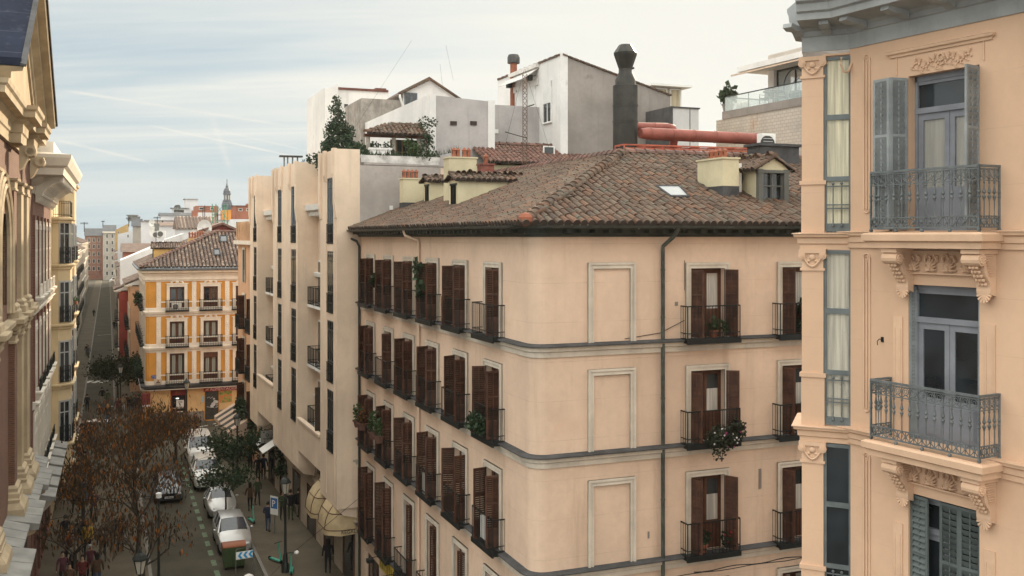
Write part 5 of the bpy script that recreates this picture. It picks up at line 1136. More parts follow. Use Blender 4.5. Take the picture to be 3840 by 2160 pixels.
for z, h in yr:     # pilasters with relief, horizontal plinth bands
    for x in dls:
        m = MB(); m.box(x-.2, x+.2, -.05, -.002, z-.02, z+h+.45); m.box(x-.14, x+.14, -.065, -.05, z+.3, z+h+.2)
        for k in range(9): m.ball((x+.04*math.sin(k*2), -.07, z+.5+k*.2), .07, .03, .08, 6, 4)
        m.build('pilaster', CREAMT, YB)
    m = MB(); m.sweep([(0, 5), (0, .3), (.09, .09), (.3, 0), (YL, 0)], [(.003, z-.06), (.045, z-.06), (.045, z+.28), (.003, z+.3)]); m.build('plinth_band', CREAMT, YB)
    m = MB(); m.box(dls[0]+.2, YL, -.035, -.003, z+.75, z+.86); m.build('dado_band', CREAMT, YB)
    for k in range(11): 
        m = MB(); m.box(-.05, -.003, .6+k*1.75, .95+k*1.75, z+.0, z+h+.45); m.build('pilaster', CREAMT, YB)
def ywin(par, M, h, w=1.28, orn=True, trim=CREAMT, wood=WOOD2, curt=True, key='y', blind=0):
    def mk():
        m = surround(w, h, None, .26, .06)
        if orn:
            m.box(-w/2-.34, w/2+.34, -.12, 0, h+.26, h+.34)
            for k in range(11):
                t = PI*k/10; m.ball((.5*math.cos(t), -.06, h+.36+.22*math.sin(t)), .1, .05, .09, 6, 4)
            m.ball((0, -.08, h+.45), .16, .06, .14)
        return m
    win = link('window', MESH('%sw%g' % (key, h), mk, trim), par, M)
    link('french_door', MESH('%sd%g' % (key, h), lambda: door_mb(w, h, .14, .7, 2, .1), wood), win)
    x = MB(); x.box(-w/2+.05, w/2-.05, .15, .156, .6, h-.08); link('pane', MESH('%sp%g' % (key, h), lambda: x, GLASS), win)
    if curt: y = MB(); y.box(-w/2+.2, -.13, .142, .147, .72, h-.2); y.box(.13, w/2-.2, .142, .147, .72, h-.2); link('curtain', MESH('%sc%g' % (key, h), lambda: y, curtain('greenish_curtain', (.3,.31,.27))), win)
    if blind: y = MB(); y.box(-w/2, w/2, .02, .05, h-.5, h); y.build('roller_blind', WOOD2, win)
    return win
def ybal(par, M, w=1.95, d=.42, key='y'):
    x = MB(); x.box(-w/2-.05, w/2+.05, -d-.04, -.003, -.1, 0); bo = link('balcony', MESH(key+'bs', lambda: x, IRON), par, M); link('railing', MESH(key+'br', lambda: rail_mb(w, d, .98, .15, .2, .03), IRON), bo); return bo
for j, (z, h) in enumerate(yr):
    for i, x in enumerate(yc): ywin(YB, T(x, 0, z), h, curt=(j != 0), blind=(j == 2 and i == 1)); ybal(YB, T(x, 0, z+.02))
    for t in ys: ywin(YB, T(0, t, z, -PI/2), h, 1.2, False, CREAMT, key='ys'); ybal(YB, T(0, t, z+.02, -PI/2))
# roof
Zy = 14.2; ty = .44; cy_ = math.cos(math.atan(ty)); hy = 7.3
m = MB(); tile_field(m, (-.55, -.55, Zy), (1,0,0), (0,1,ty), [(0,0),(YL+.6,0),(YL+.6,hy/cy_),(hy,hy/cy_)], RD, .34, .46, .125); tile_field(m, (-.55, -.55, Zy), (0,1,0), (1,0,ty), [(0,0),(YD+.6,0),(YD+.6,hy/cy_),(hy,hy/cy_)], RD, .34, .46, .125)
zy = Zy+hy*ty; m.quad((6.7,6.7,zy),(YL,6.7,zy),(YL,14,Zy),(14,14,Zy), mi=1); m.quad((6.7,6.7,zy),(14,14,Zy),(14,YD,Zy),(6.7,YD,zy), mi=1)
TILEY = mat('brown_clay_tile', (.19, .12, .08), rough=.7, var=.25, scale=1.4, island_cols=[(.10,.055,.036),(.075,.045,.03),(.13,.075,.05),(.2,.14,.10),(.09,.055,.04)], fine=.12, spec=.6)
ro = m.build('roof', [TILEY, TILEB], YB); m = MB(); ridge_tiles(m, (-.4,-.4,Zy+.1), (6.7,6.7,zy+.1), RD, .17); ridge_tiles(m, (6.7,6.75,zy+.1), (YL,6.75,zy+.1), RD, .17); m.build('roof_ridge', [TILER], ro)
yi = YF.M.inverted()
def on_y(u, v, k, off=.0):
    o = yi @ V((0,0,EYE)); d = yi.to_3x3() @ V(((u-1920)/F, 1, (888-v)/F)); t = (Zy+.55*ty+off+o[k]*ty-o.z)/(d.z-d[k]*ty); return o+d*t
for cs in (((1720,840),(1800,840),(1795,768),(1718,770)), ((1645,998),(1716,998),(1708,928),(1640,928))):
    q_ = [on_y(280+x*.3175, 640+y*.3175, 1, .16) for x, y in cs]; m = MB(); m.tube(q_+[q_[0]], .09, 4); so_ = m.build('skylight', LEAD, YB); m = MB(); m.add([v+V((0,0,.02)) for v in q_], [(0,1,2,3)]); m.build('pane', GLASS, so_)
px = on_y(587, 982, 0); dormer_street(V((.9, 5.5, 14.85)), 2.4, 1.05, 4.2, YB, mat('ochre_dormer', (.6,.38,.14), var=.1), TILEY)
# ground floor
m = MB(); m.box(.35, YF.a(638), -.05, -.002, 1.05, 3.02); m.box(YF.a(702), YF.a(766), -.05, -.002, .95, 3.02); m.box(YF.a(822), YL, -.05, -.002, .95, 3.02); m.build('shop_wall', OCHL, YB)
m = MB(); m.box(.3, YF.a(638), -.08, -.002, 0, 1.04); m.box(YF.a(702), YF.a(766), -.08, -.002, 0, .94); m.box(YF.a(822), YL, -.08, -.002, 0, .94); m.build('plinth', GREYB, YB)
MAR = mat('dark_red_shopfront', (.16, .03, .03), var=.3, scale=2)
a0, a1 = YF.a(640), YF.a(700); m = MB(); m.box(a0, a1, -.04, .06, 2.5, 3.0); m.box(a0, a0+.12, -.03, .05, .1, 2.5); m.box(a1-.12, a1, -.03, .05, .1, 2.5); m.box(a0+.12, a1-.12, -.02, .04, .1, .55); sfy = m.build('shop_front', MAR, YB)
m = MB(); m.box(a0+.12, a1-.12, .05, .06, .55, 2.5); m.build('pane', GLASS, sfy); m = MB(); m.box(a0+.2, a1-.15, .02, .045, .95, 1.03); m.box(a0+.25, a1-.3, .02, .045, 1.3, 1.36); m.build('shelf', CREAMT, sfy)
PAPER = mat('white_poster_paper', (.66, .62, .58), var=.05); INK = mat('black_ink', (.02,.02,.02), bump=0)
pa = YF.a(661); m = MB(); m.box(pa, pa+.66, -.06, -.045, 1.42, 2.06); 
for k, w in ((0,.3),(1,.42),(2,.38),(3,.4)): m.box(pa+.33-w/2, pa+.33+w/2, -.066, -.0605, 1.97-k*.055, 1.99-k*.055, 1)
m.box(pa+.24, pa+.44, -.066, -.0605, 1.48, 1.5, 1); m.build('poster', [PAPER, INK], YB)
m = MB(); m.ball((pa+.1, .0, 2.22), .14, .05, .05); l_ = m.build('shop_lamp', bpy.data.materials.new('lit_shop_lamp'), YB); lm_ = l_.data.materials[0]; lm_.use_nodes = True; lm_.node_tree.nodes['Principled BSDF'].inputs['Emission Color'].default_value = (1,.9,.7,1); lm_.node_tree.nodes['Principled BSDF'].inputs['Emission Strength'].default_value = 2.0
a0, a1 = YF.a(763), YF.a(893); RED = mat('red_sign', (.28, .035, .04), var=.15); m = MB(); m.box(a0, a1+.6, -.14, -.06, 2.72, 3.08); sg_ = m.build('sign_board', RED, YB)
text('ALIMENTACION FRUTAS', .36, mat('pink_white_letters', (.75,.62,.6)), sg_, T(a0+.56, -.142, 2.78), sx=.98)
m = MB(); m.box(a0+.14, a0+.44, -.15, -.141, 2.82, 2.86); m.add([(a0+.15,-.15,2.8),(a0+.4,-.15,2.86),(a0+.5,-.15,3.0),(a0+.25,-.15,2.95)], [(0,1,2,3)]); m.build('sign_emblem', OCHL, sg_)
a0, a1 = YF.a(769), YF.a(819); m = MB(); m.box(a0, a1, -.02, .1, .1, 2.72)
for k in range(26): m.box(a0+.02, a1-.02, -.035, -.021, .14+k*.1, .19+k*.1)
rs = m.build('roller_shutter', mat('dark_steel_shutter', (.05,.05,.045), var=.3, scale=3), YB)
m = MB(); cx_ = a0+(a1-a0)*.62
for dx, dz, r_1 in ((0,1.5,.2),(.14,1.75,.15),(.05,2.0,.1),(-.12,1.35,.16),(.28,1.7,.16)): m.ball((cx_+dx, -.04, dz), r_1, .006, r_1*.9, 10, 5)
m.tube([(cx_+.25,-.04,1.45),(cx_+.4,-.04,1.5),(cx_+.3,-.04,1.35),(cx_+.42,-.04,1.25),(cx_+.2,-.04,1.2)], .03, 4); m.tube([(a0+.15,-.04,1.3),(a0+.5,-.04,1.22),(a0+.8,-.04,1.2)], .02, 4); m.tube([(a0+.2,-.04,2.1),(a0+.35,-.04,2.2),(a0+.5,-.04,2.05),(a0+.7,-.04,2.2)], .02, 4); m.build('graffiti', mat('white_spray_paint', (.5,.48,.46)), rs)
m = MB(); m.box(a1+.1, a1+1.2, -.07, -.052, 1.6, 2.68); mu = m.build('mural_panel', mat('green_orange_mural', (.25,.3,.08), var=.6, scale=3, patches=(3, .5, .05, (.5,.15,.05))), YB)
m = MB(); m.box(YF.a(758), YF.a(765), -.07, -.052, 1.75, 2.3); m.build('notice_plate', mat('light_blue_sign', (.2,.45,.6)), YB)
text('LA FABRICA', .26, mat('faded_letters', (.22,.14,.06)), YB, T(YF.a(573), -.054, 2.66), sx=1.0)
m = MB(); x = YF.a(567); m.box(x, x+.52, -.03, -.003, yz(1421), yz(1409)); bs = m.build('street_sign', mat('blue_enamel', (.03,.06,.25), rough=.3), YB)
text('CALLE', .12, WHITE, bs, T(x+.26, -.032, yz(1415)+.02), align='CENTER'); text('DE LEON', .12, WHITE, bs, T(x+.26, -.032, yz(1421)+.03), align='CENTER')
m = MB(); x = YF.a(577); z0 = yz(1450); m.box(x, x+.66, -.09, -.05, z0, z0+.64); pq = m.build('tile_plaque', mat('glazed_cream_tile', (.55,.47,.38), rough=.3), YB)
m = MB(); m.slab([(x+.14,z0+.3),(x+.55,z0+.3),(x+.48,z0+.38),(x+.4,z0+.42),(x+.26,z0+.4)], -.098, -.091); m.build('bust', mat('dark_brown_glaze', (.06,.03,.02)), pq); m = MB(); m.ball((x+.36, -.094, z0+.5), .075, .006, .1); m.build('face', mat('ochre_glaze', (.4,.22,.1)), pq)
m = MB()
for k in range(7): m.box(x+.05+k*.083, x+.1+k*.083, -.098, -.091, z0+.05, z0+.15)
for k in range(6): m.box(x+.12+k*.075, x+.16+k*.075, -.098, -.091, z0+.2, z0+.26)
m.build('lettering', mat('dark_brown_glaze', (.06,.03,.02)), pq)
acunit(YF.M @ T(yc[0]-.05, -.22, yr[0][0]+.08), 'white air conditioner on the top balcony of the ochre corner building', .85, .62, .3)
# ---------------------------------------------------------------- houses beyond on the right of the narrow street
def street_house(label, t0, t1, off, ztop, wm, rows, step, nb=True, roofm=None, base=None, side=1, dep=12):
    """terrace house along the narrow street; side 1 = right hand row, -1 = left hand row"""
    o = base; d = V((-.376, .9266)); n = V((.9266, .376))
    if side > 0: fr = Frame(o.x+d.x*t1-n.x*off, o.y+d.y*t1-n.y*off, .376, -.9266)
    else: fr = Frame(o.x+d.x*t0+n.x*off, o.y+d.y*t0+n.y*off, -.376, .9266)
    L = t1-t0; h = thing('terraced_house', label, 'house', fr.M)
    xs = [step*.5+i*step for i in range(int(L/step))]
    m = MB(); m.wall(0, L, 0, ztop, [(x-.55, x+.55, z, z+2.2) for x in xs for z in rows], 0, .2, 0, 1)
    m.quad((L,0,0),(L,dep,0),(L,dep,ztop),(L,0,ztop)); m.quad((0,dep,0),(0,0,0),(0,0,ztop),(0,dep,ztop)); m.quad((L,dep,0),(0,dep,0),(0,dep,ztop),(L,dep,ztop)); m.build('wall', [wm, DARK], h)
    for z in rows:
        m = MB(); m.box(0, L, -.14, -.002, z-.35, z-.12); m.build('string_course', CREAMT, h)
        for x in xs:
            w = link('window', MESH('sh_w', lambda: surround(1.1, 2.2, None, .14, .05), CREAMT), h, T(x, 0, z)); link('french_door', MESH('sh_d', lambda: door_mb(1.1, 2.2, .12, .7), WOOD), w)
            y = MB(); y.box(-.5, .5, .13, .135, .6, 2.1); link('pane', MESH('sh_p', lambda: y, GLASS), w)
            if nb: ybal(h, T(x, 0, z), 1.7, .45, 'sh')
    m = MB(); m.box(-.1, L+.1, -.6, .2, ztop, ztop+.18); m.build('cornice', CREAMT, h)
    m = MB(); r2 = roofm or TILEY
    tile_field(m, (-.1, -.6, ztop+.2), (1,0,0), (0,1,.42), [(0,0),(L+.2,0),(L+.2,6.6),(0,6.6)], RD, .36, .6, .13); zp = ztop+.2+6.07*.42
    m.quad((-.1,5.47,zp),(L+.1,5.47,zp),(L+.1,dep,ztop),(-.1,dep,ztop), mi=1); m.add([(L+.05,-.5,ztop+.15),(L+.05,dep,ztop),(L+.05,5.47,zp-.05)], [(0,1,2)], 2); m.add([(-.05,dep,ztop),(-.05,-.5,ztop+.15),(-.05,5.47,zp-.05)], [(0,1,2)], 2); m.build('roof', [r2, TILEB, WPL], h)
    return h, fr
YC = V((YF.o[0], YF.o[1]))
REDW = mat('brick_red_render', (.33, .065, .05), var=.2, scale=.6, streak=.2); SALO = mat('orange_salmon_render', (.6, .36, .22), var=.12, scale=.5, streak=.2)
BEI = mat('beige_render', (.5, .42, .33), var=.14, scale=.5, streak=.25); GRYB = mat('grey_beige_render', (.36, .33, .29), var=.16, scale=.5, streak=.25)
street_house('salmon terraced house next beyond the ochre corner building, iron balconies', 20.1, 33, .9, 11.6, SALO, (3.6, 6.9), 3.1, base=YC)
street_house('narrow brick red house past the salmon one, small tiled roof', 33.1, 41, 1.9, 10.4, REDW, (3.6, 6.8), 3.6, base=YC)
street_house('tall white walled house rising behind the brick red one', 41.1, 62, 1.5, 10.4, BEI, (3.8, 7.2), 3.4, base=YC)
for i, (a, b, o, z, m_) in enumerate(((62.1, 90, 1.2, 9.8, BEI), (90.1, 130, .8, 10, GRYB), (130.1, 175, 1.0, 10.3, BEI), (175.1, 235, 1.2, 10.8, GRYB), (235.1, 300, .8, 12, BEI))):
    street_house(('beige house in the right hand row just past the white walled one', 'grey house halfway down the right hand row', 'low beige house far down the right hand row', 'long grey house near the end of the right hand row', 'last beige house of the right hand row before the crossing')[i], a, b, o, z, m_, (3.6, 6.8), 4.6, i < 2, base=YC)
# ---------------------------------------------------------------- cream line building between modern block and the square
IF = Frame(*KF.p(-KW-.05, -.2)[:2], .40, -.9165); IL = -IF.a(893)
ib = thing('apartment_building', 'narrow salmon building with slim brown shutters at the street corner before the square', 'building', IF.M)
m = MB(); m.box(-IL, 0, 0, 10, 0, 16.4); m.build('wall', SALO, ib)
m = MB(); m.box(-IL-.25, .05, -.35, 10.2, 16.401, 16.7); m.build('cornice', CREAMT, ib); m = MB(); m.box(-IL, 0, -.1, 9.9, 16.701, 18.2)
for i in range(12): m.box(-IL+.3+i*IL/12, -IL+.7+i*IL/12, -.2, -.101, 16.8, 18.1)
m.build('attic_parapet', mat('orange_attic', (.52,.33,.2), var=.2, streak=.3), ib)
for z, h in ((13.4, 2.6), (9.9, 2.5), (6.4, 2.6), (3.0, 2.5)):
    for i in range(2):
        x = -IL*(.3+.42*i); w = link('window', MESH('ibw%g' % h, lambda: surround(1.1, h, None, .15, .05), CREAMT), ib, T(x, -.003, z)); y = MB(); y.box(-.55, .55, -.02, -.01, 0, h); link('pane', MESH('ibp%g' % h, lambda: y, GLASS), w)
        if z < 13:
            for s in (-1, 1): link('shutter', MESH('ibs%g' % h, lambda: shutter_mb(.5, h-.1), WOOD), w, T(s*.55, -.06, .05, -rad(70) if s < 0 else PI+rad(80)))
            ybal(ib, T(x, 0, z), 1.9, .55, 'ib')
m = MB(); m.tube([(-IL*.05,-.12,.2), (-IL*.05,-.12,16.3)], .07, 6); m.build('downpipe', GALV, ib)
# ---------------------------------------------------------------- distant roofscape
DBR = mat('distant_brick', (.33, .13, .085), var=.2, scale=.3); ORG = mat('orange_render', (.65, .28, .06), var=.12, scale=.3); SLATE = mat('slate_roof', (.06, .065, .075), rough=.6, var=.3, scale=.6); WH2 = mat('bright_whitewash', (.66, .66, .67), var=.1, scale=.2, streak=.25, streak_col=(.4,.4,.42)); OC2 = mat('dull_ochre_render', (.42, .28, .11), var=.2, scale=.2)
def rblock(label, u0, v0, u1, Y, wm, dep=8, z0=8, wins=(), roof=None, cat='building', tops=None, name='rooftop_house'):
    f = FN(u0, Y); w = f.a(u1); z1 = f.z(v0, w/2); h = prism_house(name, label, f, w, dep, z0, z1, wm, cat, tops and tuple(f.z(v, w*k) for v, k in zip(tops, (0,1,1,0))))
    for q in wins: part_win(h, f, *q, 0, 0, None, 0)
    if roof:
        hh = roof[0]; m = MB(); m.add([(-.3,-.4,z1),(w+.3,-.4,z1),(w+.3,dep/2,z1+hh),(-.3,dep/2,z1+hh),(w+.3,dep,z1),(-.3,dep,z1)], [(0,1,2,3),(3,2,4,5),(5,4,1,0),(0,3,5),(1,4,2)])
        if len(roof) > 2:
            for i in range(int(w/.5)): m.tube([(i*.5,-.4,z1+.05),(i*.5,dep/2,z1+hh+.05)], .13, 5)
        m.build('roof', roof[1], h)
    return h, f, w, z1
rblock('slate roofed red brick building closing the far end of the street', 318, 884, 386, 396, brick_mat('far_red_brick', (.25,.09,.06), (.3,.2,.15), .386, .5, .15), 12, 0, [(u, v, u+8, v+14) for u in (330, 348, 366) for v in (893, 917, 945, 972, 1000)], (3.0, SLATE))
h, f, w, z1 = rblock('pale grey building with balconies beside the brick one at the street end', 387, 868, 434, 390, GRYB, 12, 0, [(u, v, u+7, v+14) for u in (398, 418) for v in (878, 903, 930, 960, 990, 1018)], (2.6, SLATE)); m = MB(); m.box(-.3, w+.3, -.5, 0, z1-.6, z1); m.build('cornice', CREAMT, h)
rblock('ochre gable end with black slate roof at the end of the right row', 433, 868, 482, 330, OC2, 10, 0, [(441, 860+8, 446, 874)], None, tops=(862, 838, 838, 862))
h, f, w, z1 = rblock('long whitewashed blank wall with sloping top above the right hand row', 443, 880, 532, 235, WH2, 10, 6, [(478, 880, 482, 890)], None, tops=(878, 858, 858, 878))
rblock('white chimney shaped block in the middle of the distant roofs', 531, 829, 564, 205, WH2, 5, 6, (), (.1, LEAD))
rblock('grey metal roofed shed left of the white chimney shaped block', 500, 848, 531, 215, GRYB, 6, 6, (), (1.6, SLATE))
rblock('long low white building with a strip of tile roof under the dishes', 592, 846, 670, 170, WH2, 8, 6, (), (.6, TILEY))
rblock('white walled house with long corrugated brown tile roof behind the ochre one', 670, 858, 818, 150, WH2, 10, 6, [(735, 868, 745, 876)], (1.9, TILEY, 1))
rblock('wide white block with flat top spanning the middle of the skyline', 548, 827, 722, 225, WH2, 8, 6, [(606, 826, 613, 835)], (.15, LEAD))
rblock('white house with dark pitched roof on the wide white block', 603, 808, 722, 235, WH2, 8, 12, (), (.7, SLATE))
rblock('small white penthouse with dark canopy on the skyline', 647, 781, 706, 242, WH2, 6, 14, [(652, 786, 690, 797)], (.2, LEAD))
rblock('tall white lift tower highest among the distant white roofs', 697, 746, 741, 245, WH2, 7, 14, (), (.15, LEAD))
h, f, w, z1 = rblock('broad brown brick block behind the white wall on the skyline', 736, 772, 819, 215, DBR, 8, 10, [(748, 778, 760, 786), (790, 778, 800, 786)])
rblock('plain white wall with small panel below the brown brick block', 745, 797, 806, 208, WH2, 4, 8)
rblock('white low roof below the orange block', 744, 827, 872, 190, WH2, 6, 8, (), (.2, LEAD))
rblock('slim reddish chimney stack left of the brown brick block', 722, 789, 742, 200, DBR, 3, 8, cat='chimney', name='chimney_stack')
rblock('bright orange rendered block beneath the slate spire', 838, 787, 867, 205, ORG, 6, 8)
rblock('red brick block right of the slate spire', 883, 771, 962, 215, DBR, 8, 8, [(896, 782, 908, 790), (925, 782, 937, 790)], (.15, LEAD)); rblock('small chimney top on the red brick block', 925, 764, 934, 218, DBR, 2, 20, cat='chimney', name='chimney_stack')
rblock('white terrace block in front of the red brick one', 875, 822, 960, 175, WH2, 6, 8, [(885, 832, 905, 845), (920, 832, 940, 845)])
h, f, w, z1 = rblock('dark red gable just behind the ridge of the ochre building', 752, 874, 893, 112, mat('dark_red_gable', (.2,.05,.04), var=.2), 6, 10); m = MB(); zq = f.z(842, w*.58); m.slab([(0,z1),(w,z1),(w*.58,zq)], 0, 5.9); m.build('gable', MATS['dark_red_gable'], h); m = MB()
for a, b in (((-.4,z1),(w*.58,zq)), ((w*.58,zq),(w+.4,z1))): m.slab([(a[0],a[1]),(b[0],b[1]),(b[0],b[1]+.25),(a[0],a[1]+.25)], -.4, 6)
m.build('roof', TILER, h)
rblock('whitewashed party wall with sloping top rising behind the salmon house', 452, 960, 640, 122.5, WPL, 8, 4, [(545, 960, 551, 985)], None, tops=(977, 898, 898, 977))
rblock('brown tiled lean to with red verge above the white party wall', 462, 945, 560, 150, DBR, 8, 4, (), (1.3, TILEY))
h, f, w, z1 = rblock('small white roof hut with sloping metal roof in the roof jumble', 620, 885, 690, 112, WPL, 4, 12, (), None, tops=(898, 875, 875, 898))
# chimneys with pots on the ochre ridge side
for i, (u, lab) in enumerate(((705, 'ochre chimney with clay pots left of the ochre roof ridge'), (735, 'ochre chimney with clay pots close to the ochre roof ridge'))):
    f = FN(u, 101+i*2); c = thing('chimney', lab, 'chimney', f.M); z = f.z(893-i*4, 0); m = MB(); m.box(0, .9, 0, .6, 14, z); m.build('stack', OCHL, c)
    for k in range(3): m = MB(); m.lathe([(.11,z),(.1,z+.4),(.14,z+.45),(.05,z+.65)], 8, .18+.27*k, .3); m.build('chimney_pot', TERRA, c)
# domed slate spire
sp0 = at(851, 790, 300); tw = thing('spire', 'slender domed slate church spire standing on the skyline', 'spire', T(sp0.x, sp0.y, 0)); k = 300/F; zv = lambda v: EYE-(v-888)*k
m = MB(); m.lathe([(19*k,0),(19*k,zv(772)),(21*k,zv(771)),(17*k,zv(757))], 8); m.lathe([(16*k,zv(757)),(16*k,zv(752)),(13*k,zv(751)),(12.5*k,zv(730)),(15*k,zv(729)),(15*k,zv(725)),(13*k,zv(724)),(13*k,zv(716)),(10*k,zv(709)),(5*k,zv(704)),(4.6*k,zv(700)),(5.2*k,zv(698)),(2.6*k,zv(694)),(.6*k,zv(681))], 12)
m.build('slate_body', mat('blue_slate', (.09,.105,.13), rough=.5, var=.25, scale=.4), tw)
for a in range(8):
    m = MB(); m.box(-1.8*k, 1.8*k, -13.2*k, -12*k, zv(749), zv(733)); m.build('louvre_window', mat('pale_opening', (.5,.5,.48)), tw, T(0,0,0,a*PI/4))
m = MB(); m.tube([(0,0,zv(684)), (0,0,zv(672))], .1, 5); m.build('finial', IRON, tw)
# green lattice crane, masts, dishes, roof plant
def lattice(label, u, v0, v1, Y, s, mt, cat='mast', name='lattice_mast'):
    p = at(u, v1, Y); q = at(u, v0, Y); t = thing(name, label, cat, T(p.x, p.y, p.z)); m = MB(); Hh = q.z-p.z; cs = [(s,s),(-s,s),(-s,-s),(s,-s)]; n = int(Hh/(2*s))
    for c in cs: m.bar((*c,0), (*c,Hh), s*.1)
    for i in range(n):
        for k in range(4): a, b = cs[k], cs[(k+1) % 4]; m.bar((*a,i*Hh/n), (*b,(i+1)*Hh/n), s*.07)
    m.build('lattice', mt, t); return t
lattice('green steel lattice tower in front of the orange block', 825, 765, 880, 125, .75, mat('green_crane_paint', (.05,.22,.13)), 'lattice tower', 'lattice_tower')
for u, v0, v1, Y, lab in ((768, 770, 865, 120, 'tall rusty aerial mast beside the large white dish'), (761, 778, 850, 160, 'thin aerial mast left of the large white dish'), (815, 800, 845, 130, 'short aerial mast left of the green lattice tower'), (483, 815, 850, 210, 'dark aerial pole with small dish at the ochre gable'), (386, 828, 850, 385, 'tall aerial on the far slate roof'), (316, 833, 870, 150, 'thin aerial on the left hand roofs'), (590, 812, 845, 160, 'thin aerial pole among the middle white roofs')):
    p, q = at(u, v1, Y), at(u, v0, Y); m = MB(); m.bar(p, q, .0006*Y); hh = (q.z-p.z)
    for k in range(3): m.bar(q-V((.6,0,hh*.06*k+.1)), q+V((.6,0,-hh*.06*k-.1)), .0003*Y)
    tag(m.build('aerial_mast', IRON), lab, 'aerial')
def dish(u, v, Y, r, lab, mt=WHITE):
    p = at(u, v, Y); t = thing('satellite_dish', lab, 'satellite dish', T(p.x, p.y, p.z, RD.uniform(-.5, .5))); m = MB(); n = 14
    vs = [(0,.12*r,0)]+[(rr*r*math.cos(2*PI*k/n), .12*r-.3*r*rr*rr, rr*r*math.sin(2*PI*k/n)) for rr in (.5, 1) for k in range(n)]
    m.add(vs, [(0,1+k,1+(k+1) % n) for k in range(n)]+[(1+k,1+n+k,1+n+(k+1) % n,1+(k+1) % n) for k in range(n)]); m.build('bowl', mt, t); m = MB(); m.bar((0,.1*r,0), (0,.15*r,-1.6*r), .05); m.bar((0,.1*r,-r*.5), (0,-.6*r,0), .04); m.build('mount', IRON, t)
dish(770, 855, 112, .95, 'large white satellite dish above the ochre roof ridge'); dish(583, 868, 120, .75, 'grey satellite dish beside the rooftop air conditioner'); dish(571, 836, 190, .7, 'white dish right of the white chimney shaped block'); dish(728, 876, 110, .45, 'small white dish among the chimney pots'); dish(662, 778, 240, .6, 'small dish on the left of the skyline penthouse', GALV); dish(670, 777, 240, .6, 'small dish on the right of the skyline penthouse', GALV); dish(485, 824, 210, .4, 'dark dish on the pole at the ochre gable', GALV)
for u, v, lab in ((588, 893, 'rooftop air conditioner below the grey dish'), (605, 890, 'second rooftop air conditioner right of the grey dish')):
    p = at(u, v, 112); acunit(T(p.x, p.y, p.z, .3), lab, .9, .75, .4)
for u, v0, v1, Y, r, lab in ((497, 806, 830, 230, 1.2, 'grey cylindrical water tank on the skyline left of the white roofs'), (520, 812, 840, 225, .35, 'pale flue pipe right of the cylindrical tank'), (588, 838, 880, 118, .3, 'shiny metal flue among the middle roofs'), (577, 852, 885, 118, .25, 'white flue pipe left of the shiny one')):
    p, q = at(u, v1, Y), at(u, v0, Y); m = MB(); m.lathe([(r*.9,p.z),(r*.9,q.z-.2),(r*1.15,q.z-.2),(r*1.15,q.z)], 12, p.x, p.y); tag(m.build('flue_pipe' if r < 1 else 'water_tank', GALV if r > .28 else WHITE), lab, 'flue' if r < 1 else 'tank')
# ---------------------------------------------------------------- left hand row: stone church, brick house, cream bay house
LW = Frame(-23.7, 49.9, -.37, .929)     # facade line, local x runs away from the camera, y inwards
SAND = mat('warm_sandstone', (.37, .29, .185), var=.18, scale=.8, streak=.22, streak_col=(.3, .23, .14), fine=.07, lines=(.9, .012, .5), line_col=(.25, .19, .11))
SANDM = mat('sandstone_moulding', (.39, .31, .205), var=.18, scale=1.3, streak=.25, streak_col=(.28, .22, .14), fine=.06)
SLB = mat('blue_slate_sheet', (.018, .023, .04), rough=.9, spec=.05, var=.25, scale=.5, streak=.3, streak_col=(.1,.11,.14), lines=(.9, .02, .5), line_col=(.1,.11,.15))
CHB = brick_mat('church_brick', (.15, .055, .034), (.16, .12, .08), LW.ang, .27, .075, .3)
CH = thing('church', 'sandstone church front with slate roof, pediment, brick strips and lead covered ledges', 'church', LW.M)
a0, a2, ap = -22.2, -6.4, -14.3; ze, zp = 22.35, 27.1
m = MB(); m.wall(-24, -5.0, 0, 20.4, [(-19.6, -15.9, 14.6, 17.8)], 0, .8, 0, 1); m.quad((-5,0,0),(-5,14,0),(-5,14,21),(-5,0,21)); m.quad((-24,14,0),(-24,0,0),(-24,0,20.4),(-24,14,20.4)); m.quad((-24,.0,20.4),(-5,.0,20.4),(-5,14,21),(-24,14,21), mi=1)
m.build('wall', [CHB, DARK], CH)
# pediment
m = MB(); m.slab([(a0+.6,21.4),(a2-.6,21.4),(ap,zp-.75)], -.25, 12); m.build('tympanum', SAND, CH)
def rake(mb, x0, z0, x1, z1, prof):
    L = V((x1-x0, 0, z1-z0)); d = L.normalized(); n = V((-d.z, 0, d.x)); n = n if n.z > 0 else -n; vs = []
    for P in (V((x0,0,z0)), V((x1,0,z1))):
        for o, h in prof: vs.append(P+n*h+V((0,-o,0)))
    k = len(prof); mb.add(vs, [(i, i+1, k+i+1, k+i) for i in range(k-1)]+[tuple(range(k-1,-1,-1)), tuple(range(k, 2*k))])
rp = [(.2,-.95),(.34,-.95),(.36,-.75),(.42,-.72),(.44,-.52),(.66,-.42),(.7,-.4),(.72,-.2),(1.02,-.16),(1.06,-.04),(.2,-.02)]
m = MB(); rake(m, a0-.6, ze-.35, ap, zp, rp); rake(m, a2+.6, ze-.35, ap, zp, rp); m.build('raking_cornice', SANDM, CH)
m = MB()
for x0, x1 in ((a0-.65, ap), (a2+.65, ap)): rake(m, x0, ze-.36, x1, zp, [(1.12,-.03),(1.14,.05),(.98,.09),(.96,.0)])
m.build('lead_capping', LEAD, CH)
m = MB(); m.add([(a0-.5,-1.0,ze-.22),(a0-.5,14,ze-.22),(ap,14,zp+.08),(ap,-1.0,zp+.08)], [(0,1,2,3)]); m.add([(a2+.5,-1.0,ze-.22),(a2+.5,14,ze-.22),(ap,14,zp+.08),(ap,-1.0,zp+.08)], [(3,2,1,0)])
